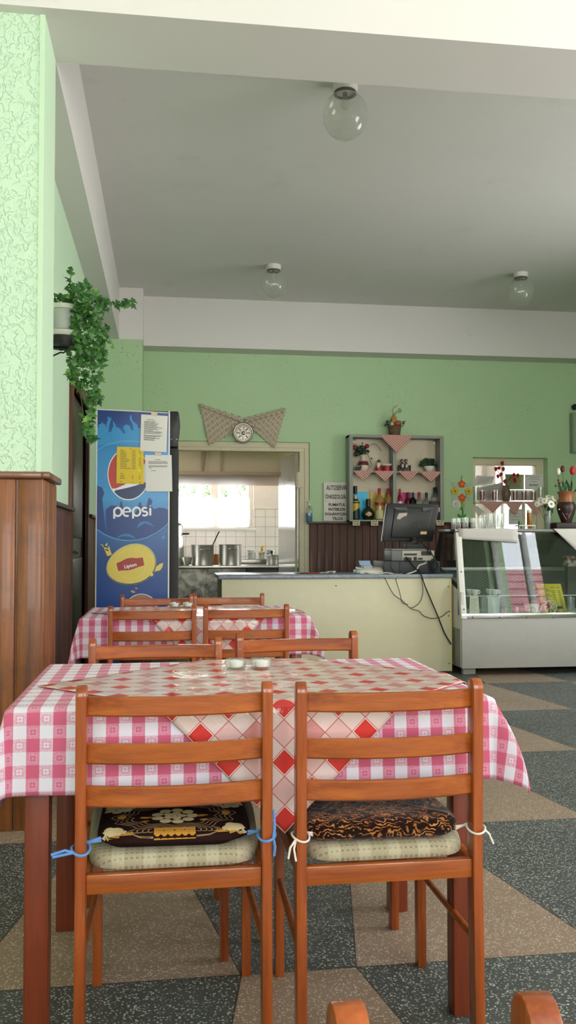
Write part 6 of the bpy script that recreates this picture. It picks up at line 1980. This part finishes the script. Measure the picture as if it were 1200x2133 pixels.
# tilted corner post with its screws
def tilt(z): return YF0 + (YFT - YF0) * (z - ZG0) / (ZG1 - ZG0)
obj('corner_post', MB().prism([(YF0 - .018, ZG0 - .045), (YF0 + .035, ZG0 - .045), (YFT + .035, ZG1 - .03), (YFT - .018, ZG1 - .03)], 'X', X0 - .004, X0 + .046, .003), M['whitep'], t)
sv = MB()
for px, py in ((966, 1191), (971, 1268)):
    q = P(px, py, 'X', X0 + .02)
    sv.ball((X0 + .020, tilt(P(px, py, 'Y', 7.25).z) - .019, P(px, py, 'Y', 7.25).z), (.006, .004, .006), 8)
obj('post_screw', sv, mat('#2b2b2a', .5), t)
gpane = MB().prism([(YF0 + .004, ZG0 - .01), (YF0 + .010, ZG0 - .01), (YFT + .010, ZG1 - .02), (YFT + .004, ZG1 - .02)], 'X', X0 + .046, X1)
obj('front_glass', gpane, M['case'], t)
# dark framed end pane
pts = [(YF0 + .062, ZG0 + .185), (YFT + .045, ZG1 - .03), (7.76, ZG1 - .008), (YB0 - .02, ZG0 + .385)]
fm = MB()
for a, b in zip(pts, pts[1:] + pts[:1]):
    fm.tube([(X0 + .018, a[0], a[1]), (X0 + .018, b[0], b[1])], .020, 4)
obj('end_frame', fm, M['blackm'], t)
obj('end_glass', MB().prism(pts, 'X', X0 + .014, X0 + .020), M['case'], t)
obj('top_plate', box1((X0 - .01, YFT - .01, ZG1 - .028), (X1, 7.80, ZG1), .005), mat('#77787a', .3, .6), t)
obj('rear_mesh', MB().prism([(YB0 - .055, ZG0 - .02), (YB0 - .045, ZG0 - .02), (YB0 - .045, ZG0 + .33), (YB0 - .055, ZG0 + .33)], 'X', X0 + .035, X1), M['mesh'], t)
# the dark sliding rear doors lean forward
obj('rear_door', MB().prism([(YB0 - .05, ZG0 + .36), (YB0 - .035, ZG0 + .36), (7.79, ZG1 - .03), (7.775, ZG1 - .03)], 'X', X0 + .035, X1), m_glass('smoked rear pane', (.30, .27, .25, 1), 1.5), t)
obj('rear_rail', MB().span((X0 + .03, YB0 - .07, ZG0 + .33), (X1, YB0 - .03, ZG0 + .365), .003), mat('#8d8d88', .35, .5), t)
q0 = P(1050, 1160, 'Y', 7.72).x
obj('rear_post', MB().prism([(YB0 - .07, ZG0 + .36), (YB0 - .04, ZG0 + .36), (7.78, ZG1 - .03), (7.75, ZG1 - .03)], 'X', q0 - .02, q0 + .02), M['blackm'], t)
shg = P(1050, 1241, 'Y', 7.36).z
obj('glass_shelf', box1((X0 + .05, 7.40, shg - .004), (X1, 7.70, shg)), M['glass'], t)
obj('shelf_edge', box1((X0 + .05, 7.394, shg - .006), (X1, 7.40, shg + .002)), mat('#b8c4c0', .2), t)
for x, y in ((X0 + .10, YF0 + .12), (X1 - .10, YF0 + .12), (X0 + .10, YB0 - .10), (X1 - .10, YB0 - .10)):
    w_ = .11 if y < 7.5 else .05
    obj('leg', MB().box((x, y, (zb0 + .01) / 2), (w_, .06, zb0 + .01), .004), mat('#9a9488', .6), t)
obj('kick_plate', box1((X0 + .2, 7.75, .005), (X1 - .15, 7.77, zb0 + .01)), M['black'], t)
DZK = ZG0 - .0195
# white paper over the front top edge, and the white cloth at the picture edge
pa, pb = P(955, 1096, 'Y', YFT - .02), P(1078, 1097, 'Y', YFT - .02)
pz0, pz1 = P(956, 1123, 'Y', YFT - .022).z, P(1077, 1131, 'Y', YFT - .022).z
def pf(u, v):
    x = pa.x + (pb.x - pa.x) * u
    if v < .3: return Vector((x, YFT - .016 + .16 * (.3 - v), ZG1 + .0018))
    w_ = (v - .3) / .7
    zt = ZG1 - .0
    return Vector((x, YFT - .016 - .008 * min(1, w_ * 6) - .002 * math.sin(u * 5), zt + .0018 - (zt - (pz0 + (pz1 - pz0) * u)) * w_))
tag(obj('paper_sheet', MB().sheet(pf, [k / 10 for k in range(11)], [0, .15, .29, .3, .34, .4, .6, .8, 1]), mat('#bdb9b2', .8), None, 60, solid=.0012), 'white paper sheet folded over the front top edge of the display case', 'paper')
ca = P(1152, 1104, 'Y', YFT - .02).x
cb_ = P(1225, 1160, 'Y', YFT - .03)
def cf_(u, v):
    x = ca + (4.45 - ca) * u
    prof = max(0.0, 1 - abs(u - .5) * 2)
    if v < .3: return Vector((x, YFT - .014 + .8 * (.3 - v), ZG1 + .0022))
    w_ = (v - .3) / .7
    return Vector((x, YFT - .016 - .012 * min(1, w_ * 5) - .006 * math.sin(u * 14) * w_, ZG1 + .0022 - prof * .52 * w_))
tag(obj('corner_cloth', MB().sheet(cf_, [k / 40 for k in range(41)], [0, .1, .2, .29, .3, .33, .38, .5, .65, .8, 1]), mat('#bdb9b2', .85), None, 60, solid=.0014), 'white cloth hanging cornerwise over the display case under the tulip vase', 'cloth')

# glasses standing on the case
TZ = ZG1 + .0005
def tumbler(px, pyt, wpx, label, Y=7.62, grp='glasses on top of the display case', hgt=None, base=False):
    k = P(px, 1100, 'Y', Y)
    h = P(px, pyt, 'Y', Y).z - TZ
    r = wpx / F * Y / 2
    t = thing('drinking_glass', label, 'glass', (k.x, Y, TZ), grp)
    obj('bowl', MB().lathe([(0, .012), (r * .82, .012), (r * .86, .018), (r, h * .55), (r * .97, h), (r * .88, h), (r * .90, h * .55), (r * .75, .026), (0, .024)], (k.x, Y, TZ), 22), M['glass'], t)
    obj('foot', MB().lathe([(0, 0), (r * .84, 0), (r * .86, .006), (r * .82, .0115), (0, .0115)], (k.x, Y, TZ), 22), M['glass'], t)
for px, py, w_, lb in ((945, 1080, 11, 'short clear glass on the display case, first at the till end'), (954, 1079, 12, 'short clear glass on the display case, second from the till end'), (969, 1078, 14, 'short clear glass on the display case, third from the till end'), (986, 1079, 13, 'short clear glass on the display case, fourth from the till end'), (1001, 1079, 13, 'short clear glass on the display case, fifth from the till end')):
    tumbler(px, py, w_, lb)
for px, py, w_, lb, Y in ((1009, 1072, 13, 'tall clear glass behind the short ones, first of the tall group', 7.70), (1021, 1070, 15, 'tall clear glass on the display case, second of the tall group', 7.60), (1033, 1071, 12, 'tall clear glass on the display case, third of the tall group', 7.70), (1043, 1069, 16, 'tall clear glass on the display case, fourth and widest of the tall group', 7.60), (1055, 1070, 12, 'tall clear glass on the display case, last of the tall group', 7.66)):
    tumbler(px, py, w_, lb, Y)
YR = 7.70
k0, k1 = P(1078, 1100, 'Y', YR), P(1110, 1100, 'Y', YR)
t = thing('condiment_rack', 'small white rack holding two bottles on the display case', 'rack', ((k0.x + k1.x) / 2, YR, TZ))
obj('tray', MB().span((k0.x, YR - .05, TZ), (k1.x, YR + .05, TZ + .006), .002), M['whitep'], t)
rz = P(1090, 1095, 'Y', YR).z
rl = MB()
rl.tube([(k0.x, YR - .05, rz), (k1.x, YR - .05, rz), (k1.x, YR + .05, rz), (k0.x, YR + .05, rz), (k0.x, YR - .05, rz)], .006, 6)
for x in (k0.x, (k0.x + k1.x) / 2, k1.x):
    rl.tube([(x, YR - .05, TZ + .004), (x, YR - .05, rz)], .004, 6)
obj('rail', rl, M['whitep'], t)
q = P(1083, 1085, 'Y', YR)
t = thing('small_bottle', 'small dark bottle with a green cap in the white rack', 'bottle', (q.x, YR, TZ + .0065), 'bottles in the white rack')
bz_ = TZ + .0065
obj('glass', MB().lathe([(0, 0), (.016, 0), (.018, .004), (.018, P(1083, 1090, 'Y', YR).z - bz_), (.012, P(1083, 1089, 'Y', YR).z - bz_), (0, P(1083, 1089, 'Y', YR).z - bz_)], (q.x, YR, bz_), 18), mat('#4c4a34', .2), t)
obj('cap', MB().lathe([(0, P(1083, 1090, 'Y', YR).z - bz_), (.016, P(1083, 1090, 'Y', YR).z - bz_), (.015, P(1083, 1085, 'Y', YR).z - bz_), (0, P(1083, 1084.5, 'Y', YR).z - bz_)], (q.x, YR, bz_), 18), mat('#1f7a3a', .4), t)
q = P(1102.5, 1075, 'Y', YR)
hb_ = P(1102, 1068, 'Y', YR).z - bz_
hc_ = P(1102, 1062, 'Y', YR).z - bz_
t = thing('oil_bottle', 'cylindrical bottle of amber liquid with a cream cap in the white rack', 'bottle', (q.x, YR, bz_), 'bottles in the white rack')
obj('glass', MB().lathe([(0, 0), (.022, 0), (.0235, .004), (.0235, hb_), (0, hb_)], (q.x, YR, bz_), 20), mat('#8a5c22', .15), t)
obj('cap', MB().lathe([(0, hb_), (.0235, hb_), (.0225, hc_), (0, hc_ + .002)], (q.x, YR, bz_), 20), mat('#cfc7ae', .4), t)
# daisies in a glass
YDz = 7.66
k = P(1141, 1098, 'Y', YDz)
t = thing('daisy_glass', 'glass of white daisies with yellow centres on the display case', 'flowers', (k.x, YDz, TZ))
hg = P(1141, 1064, 'Y', YDz).z - TZ
obj('glass', MB().lathe([(0, .002), (.024, .002), (.026, .01), (.038, hg), (.034, hg), (.023, .014), (0, .012)], (k.x, YDz, TZ), 22, sc=(1, 1)), M['glass'], t)
obj('water', MB().lathe([(0, .014), (.022, .014), (.032, hg * .72), (0, hg * .72)], (k.x, YDz, TZ), 20), m_glass('green water', (.55, .62, .45, 1), 1, .25), t)
dstm = MB()
rr = random.Random(5)
def daisy(px, py, r, yy, tiltx=0, tilz=0):
    q = P(px, py, 'Y', yy)
    nrm = Vector((tiltx, -1, tilz)).normalized()
    u = nrm.orthogonal().normalized(); v_ = nrm.cross(u)
    ds, dc = MB(), MB()
    for j in range(13):
        a = 2 * PI * j / 13
        d = u * math.cos(a) + v_ * math.sin(a)
        sd = u * -math.sin(a) + v_ * math.cos(a)
        vs = [ds.bm.verts.new(q + d * r * c1_ + sd * r * c2_ - nrm * .1 * r * c1_) for c1_, c2_ in ((.2, .05), (.6, .17), (.95, .12), (1.02, 0), (.95, -.12), (.6, -.17), (.2, -.05))]
        ds._f(vs)
    dc.ball(q + nrm * .002, (r * .27, r * .27, r * .27), 10)
    dz_ = obj('daisy', ds, mat('#dcdad2', .7), t, 180)
    obj('centre', dc, mat('#b98a1e', .8), dz_)
    dstm.tube([q - nrm * .004, q.lerp(Vector((k.x, YDz, TZ + .06)), .4) + Vector((0, .01, -.005)), (k.x + rr.uniform(-.014, .014), YDz, TZ + .03)], .0022, 5)
for px, py, r, yy, a_, b_ in ((1149, 1050, .038, 7.60, .1, .2), (1135, 1043, .033, 7.63, -.5, .5), (1127, 1046, .032, 7.66, -.8, .3), (1143, 1035, .03, 7.66, 0, .9), (1155, 1038, .034, 7.64, .5, .6), (1160, 1041, .03, 7.68, .9, .5), (1126, 1040, .03, 7.7, -.6, .8), (1119, 1050, .028, 7.64, -.9, 0)):
    daisy(px, py, r, yy, a_, b_)
obj('stems', dstm, mat('#3f5a2c', .7), t)
lf = MB()
for _ in range(16):
    ivy_leaf(lf, P(1141 + rr.gauss(0, 6), 1057 + rr.gauss(0, 7), 'Y', YDz + rr.gauss(0, .02)), Vector((rr.gauss(0, .6), -1, .2)), Vector((rr.gauss(0, .5), 0, -1)), .028)
obj('leaves', lf, mdk, t, 180)
q = P(1151, 1090, 'Y', 7.70)
tag(obj('shot_bottle', MB().lathe([(0, 0), (.014, 0), (.015, .02), (.015, .075), (.009, .095), (.009, .11), (0, .11)], (q.x, 7.73, TZ), 16), mat('#b9a06c', .25)), 'small pale amber bottle beside the daisy glass', 'bottle')
# dark stand with the tulip vase
YV = 7.62
q = P(1180, 1100, 'Y', YV)
a = P(1148, 1090, 'Y', YV + .06)
t_ = tag(obj('vase_stand', box1((a.x, YV - .06, TZ + .004), (a.x + .34, YV + .10, P(1160, 1089, 'Y', YV).z), .006), mat('#2a1a16', .5)), 'low dark brown box under the tulip vase', 'stand')
VZ = P(1160, 1089, 'Y', YV).z + .0008
t = thing('tulip_vase', 'big dark brown clay vase with an orange-brown neck holding artificial tulips', 'vase', (q.x, YV, VZ))
hv = P(1180, 1024, 'Y', YV).z - VZ
hn = P(1180, 1046, 'Y', YV).z - VZ
rm = (P(1199, 1065, 'Y', YV).x - P(1162, 1065, 'Y', YV).x) / 2
n = NT('dark clay with a few pale scratches')
v = n.coord()
mcl = n.bsdf(n.mix(n.noise(v, 9, 3), hx('#241412'), hx('#3c2420')), .4)
obj('body', MB().lathe([(0, 0), (rm * .52, 0), (rm * .56, .01), (rm * .85, hn * .45), (rm, hn * .72), (rm * .97, hn * .86), (rm * .82, hn), (0, hn)], (q.x, YV, VZ), 32), mcl, t)
obj('neck', MB().lathe([(rm * .82, hn), (rm * .76, hn + (hv - hn) * .3), (rm * .78, hn + (hv - hn) * .7), (rm * .95, hv), (rm * .85, hv), (rm * .68, hn + (hv - hn) * .6), (0, hn + .01)], (q.x, YV, VZ), 32), mat('#8d5330', .4), t)
wm = MB()
for l in ([(1172, 1068), (1176, 1076), (1180, 1082)], [(1190, 1067), (1187, 1074), (1184, 1079)], [(1179, 1072), (1182, 1070), (1186, 1073)]):
    wm.tube([P(a_, b_, 'Y', YV - rm * 1.0) for a_, b_ in l], .0016, 5)
obj('incised_mark', wm, mat('#b59a86', .6), t)
b0 = P(1165, 1061, 'Y', YV - rm * .93)
obj('white_bead', MB().ball(tuple(b0), .007, 10), mat('#cfcac2', .4), t)
def tulip(px, py, c, rpx, base, yy):
    p = P(px, py, 'Y', yy)
    r = rpx / F * yy
    f0_ = obj('tulip', MB().lathe([(0, -r * 1.25), (r * .6, -r * 1.1), (r, -r * .35), (r * .95, r * .35), (r * .55, r * 1.1), (r * .2, r * 1.25), (0, r * 1.2)], tuple(p), 6, sc=(1, .9)), c, t, 80, subsurf=1)
    obj('stem', MB().tube([p + Vector((0, 0, -r * 1.15)), P(base[0][0], base[0][1], 'Y', yy), Vector((q.x + base[1], YV, VZ + hv - .02))], .004, 6), mat('#55703c', .6), t)
tulip(1163, 982, mat('#d3cfc0', .6), 6.2, ((1164, 1010), -.02), YV - .02)
tulip(1172, 977, mat('#5a1724', .6), 6.2, ((1174, 1005), -.01), YV + .01)
tulip(1193, 980, mat('#b01f2e', .5), 8.2, ((1190, 1005), .02), YV)
lv_ = MB()
for l, wd in (([(1170, 1030), (1164, 1015), (1162, 1003)], .016), ([(1174, 1028), (1177, 1012), (1180, 999)], .020), ([(1176, 1028), (1174, 1015), (1170, 1002)], .016), ([(1184, 1026), (1184, 1012), (1181, 1003)], .010), ([(1187, 1026), (1190, 1012), (1190, 1000)], .012), ([(1195, 1025), (1200, 1020), (1206, 1014)], .012)):
    p_ = [P(a_, b_, 'Y', YV - .02) for a_, b_ in l]
    lv_.sheet(lambda u, v: p_[0].lerp(p_[1], u).lerp(p_[1].lerp(p_[2], u), u) + Vector((v * wd * math.sin(PI * min(1, .15 + u * .85)), -.01 * abs(v), 0)), [j / 10 for j in range(11)], [-1, -.5, 0, .5, 1])
obj('leaf_blade', lv_, mat('#2f5230', .5), t, 60)
bm_ = MB()
for px, py in ((1158, 1012), (1166, 1006), (1163, 1000)):
    p = P(px, py, 'Y', YV - .03)
    bm_.ball(tuple(p), (.013, .010, .010), 8)
obj('bud', bm_, mat('#6e2a24', .6), t)

# inside the case
def inside(px, py, Y): return P(px, py, 'Y', Y)
def cup(px, Y, z, wpx, hpx, label, handle=True):
    k = inside(px, 1240, Y)
    r, h = wpx / F * Y / 2, hpx / F * Y
    t = thing('white_cup', label, 'cup', (k.x, Y, z), 'white cups in the display case')
    obj('bowl', MB().lathe([(0, .0), (r * .55, 0), (r * .62, .005), (r * .95, h * .6), (r, h), (r * .93, h), (r * .85, h * .55), (r * .5, .012), (0, .01)], (k.x, Y, z), 24), M['whitep'], t)
    if handle:
        obj('handle', MB().tube([(k.x + r * .93, Y, z + h * .85), (k.x + r * 1.3, Y, z + h * .8), (k.x + r * 1.38, Y, z + h * .5), (k.x + r * 1.15, Y, z + h * .25), (k.x + r * .8, Y, z + h * .25)], .005, 6), M['whitep'], t)
cup(989, 7.47, shg + .0005, 17, 12, 'white cup on the glass shelf nearest the corner post')
cup(978, 7.60, shg + .0005, 14, 11, 'white cup behind the one nearest the corner post', False)
cup(1019, 7.60, shg + .0005, 16, 11, 'white cup on the glass shelf in the rear of the second pair', False)
cup(1031, 7.47, shg + .0005, 17, 12, 'white cup with its handle towards the window reflection')
nz0 = DZK
a, b = inside(977, 1241, 7.30), inside(999, 1279, 7.30)
paper_thing('handwritten_note', 'cream handwritten note standing behind the case glass by the corner post', 'note', [(a.x + .008, a.z), (b.x - .01, a.z + .004), (b.x, nz0 + .0005), (a.x + .003, nz0 + .0005)], 7.30, mat('#cfc8b6', .8), [(.2 + .1 * k, [(.12, .85 - .1 * (k % 3))]) for k in range(7)], mat('#7d7870', .8), mi=.4)
k = inside(1008, 1280, 7.32)
tag(obj('drinking_glass', MB().lathe([(0, .004), (.024, .004), (.026, .012), (.030, .155), (.026, .155), (.022, .02), (0, .018)], (k.x, 7.33, nz0), 22), M['glass']), 'tall clear glass inside the case beside the handwritten note', 'glass', 'glasses inside the display case')
a, b = inside(1015, 1243, 7.36), inside(1042, 1270, 7.36)
t = thing('plastic_box', 'frosted white plastic container inside the display case', 'container', ((a.x + b.x) / 2, 7.40, nz0))
obj('box', MB().span((a.x, 7.355, nz0 + .0005), (b.x, 7.45, shg - .012), .01), mat('#b5bab8', .35), t)
obj('lid', MB().span((a.x - .003, 7.352, shg - .016), (b.x + .003, 7.453, shg - .0075), .003), mat('#c9cdcb', .35), t)
k = inside(1062, 1275, 7.36)
tag(obj('dark_bowl', MB().lathe([(0, 0), (.03, 0), (.048, .02), (.056, .055), (.052, .055), (.04, .02), (0, .012)], (k.x, 7.37, nz0 + .0005), 24), mat('#191b1e', .35)), 'small black bowl inside the display case', 'bowl')
k = inside(1078, 1273, 7.32)
tag(obj('small_cup', MB().lathe([(0, 0), (.012, 0), (.014, .055), (.012, .056), (.010, .01), (0, .008)], (k.x, 7.33, nz0 + .0005), 16), mat('#c9bdb9', .5)), 'tiny pale cup beside the black bowl', 'cup')
# yellow price list leaning in the case
YL_ = 7.36
crn = [inside(1117, 1216, YL_ + .05), inside(1168, 1216, YL_ + .05), inside(1183, 1280, YL_), inside(1134, 1280, YL_)]
t = thing('price_list', 'yellow price list card leaning inside the display case', 'menu', (crn[3].x + .1, YL_, nz0))
mb = MB()
mb.poly([crn[3], crn[2], crn[1], crn[0]])
obj('card', mb, mat('#bfae22', .7), t, solid=.002)
ln = MB()
def la(u, v): return crn[0].lerp(crn[1], u).lerp(crn[3].lerp(crn[2], u), v) + Vector((0, -.0022, 0))
for k in range(15):
    v0 = .12 + .055 * k
    for u0, u1 in ((.12, .12 + .2 + .1 * ((k * 7) % 3)), (.55, .68), (.8, .9)):
        if k == 1 and u0 > .5: continue
        ln.poly([la(u0, v0 + .012), la(u1, v0 + .012), la(u1, v0 - .006), la(u0, v0 - .006)])
obj('printed_lines', ln, M['ink'], t)
# white wire tricycle planter
YTc = 7.28
def TP(zx, zy): return inside(900 + zx / 4, 1060 + zy / 4, YTc)
t = thing('tricycle_planter', 'white wire tricycle ornament with red handles inside the display case', 'ornament', (TP(900, 870).x, YTc, nz0))
mwire = mat('#cfcbbf', .4)
def wheel(zx, r_, yy):
    c = TP(zx, 870)
    r = r_ / 4 / F * YTc
    zc_ = nz0 + r + .004
    mb = MB().tube([(c.x + r * math.cos(a * PI / 14), yy, zc_ + r * math.sin(a * PI / 14)) for a in range(29)], .0042, 6)
    for a in range(4):
        mb.tube([(c.x - r * math.cos(a * PI / 4), yy, zc_ - r * math.sin(a * PI / 4)), (c.x + r * math.cos(a * PI / 4), yy, zc_ + r * math.sin(a * PI / 4))], .0028, 5)
    obj('wheel', mb, mwire, t)
    return Vector((c.x, yy, zc_))
w1 = wheel(990, 56, YTc)
w2 = wheel(825, 34, YTc - .03)
w3 = wheel(835, 34, YTc + .05)
fmm = MB()
fmm.tube([w1, TP(975, 760), TP(972, 735)], .004, 6)
fmm.tube([w2, w3], .003, 6)
fmm.tube([TP(960, 785), TP(920, 800), TP(895, 860), (w2 + w3) / 2], .004, 6)
fmm.tube([TP(930, 775), TP(960, 770), TP(985, 775)], .0035, 6)
obj('frame', fmm, mwire, t)
obj('basket', MB().lathe([(0, 0), (.05, 0), (.066, .07), (.062, .072), (.046, .006), (0, .006)], (TP(835, 800).x, YTc + .012, TP(835, 860).z - .0), 18, sc=(1.1, .5)), mat('#b9b6a8', .6), t)
rd = MB()
rd.tube([TP(820, 790), TP(835, 772), TP(870, 768), TP(895, 785), TP(900, 800)], .008, 6)
p = TP(972, 802)
rd.ball(tuple(p), (.017, .012, .024), 10)
obj('red_bow', rd, mat('#a3202a', .5), t)
k = TP(1065, 860)
t = thing('glass_jar', 'small jar with a black lid in front of the yellow price list', 'jar', (k.x, 7.29, nz0))
obj('jar', MB().lathe([(0, 0), (.024, 0), (.027, .004), (.027, .042), (0, .042)], (k.x, 7.29, nz0 + .0005), 20), mat('#a39a6e', .15), t)
obj('lid', MB().lathe([(0, .042), (.028, .042), (.028, .062), (0, .063)], (k.x, 7.29, nz0 + .0005), 20), M['black'], t)
for px, lb in ((1190, 'clear glass inside the case beyond the yellow price list'),):
    k = inside(px, 1280, 7.34)
    tag(obj('drinking_glass', MB().lathe([(0, .004), (.026, .004), (.028, .012), (.034, .14), (.030, .14), (.024, .02), (0, .018)], (k.x, 7.34, nz0), 22), M['glass']), lb, 'glass', 'glasses inside the display case')
# floral tin at the far end of the upper compartment
a, b = inside(1174, 1157, 7.6), inside(1215, 1179, 7.6)
t = thing('biscuit_packet', 'red and white patterned packet at the far end of the case', 'packet', ((a.x + b.x) / 2, 7.55, shg))
n = NT('red and white patterned wrapper')
obj('packet', MB().span((a.x, 7.52, b.z), (b.x, 7.62, a.z), .006), n.bsdf(n.mix(n.ramp(n.noise(n.coord(), 24, 3), [(.45, (0, 0, 0)), (.55, (1, 1, 1))]), hx('#8d2a2a'), hx('#c9c3b8')), .5), t)
obj('support', MB().span((a.x + .01, 7.54, shg), (b.x - .01, 7.60, b.z)), mat('#4c4a46', .6), t)

# ------------------------------------------------------------------ thermostat and pipe box on the back wall, at the picture edge
q = P(1194, 849, 'Y', WY)
t = thing('wall_spotlight', 'small black round spot on the back wall at the picture edge', 'lamp', (q.x, WY, q.z))
obj('spot_head', MB().lathe([(0, .05), (.03, .05), (.036, .03), (.034, 0), (0, 0)], (q.x, WY - .03, q.z), 20, RX90), M['black'], t)
obj('mount', MB().lathe([(0, .03), (.02, .03), (.02, 0), (0, 0)], (q.x, WY, q.z), 16, RX90), M['black'], t)
a, b = P(1192, 859, 'Y', WY - .08), P(1215, 943, 'Y', WY - .08)
t = thing('meter_cabinet', 'pale grey-green metal cabinet on the back wall at the picture edge', 'cabinet', (a.x + .2, WY, b.z))
obj('body', box1((a.x, WY - .10, b.z), (a.x + .40, WY - .002, a.z), .005), mat('#8d9a84', .5), t)
obj('door', box1((a.x + .015, WY - .108, b.z + .015), (a.x + .385, WY - .10, a.z - .015), .003), mat('#96a38c', .5), t)
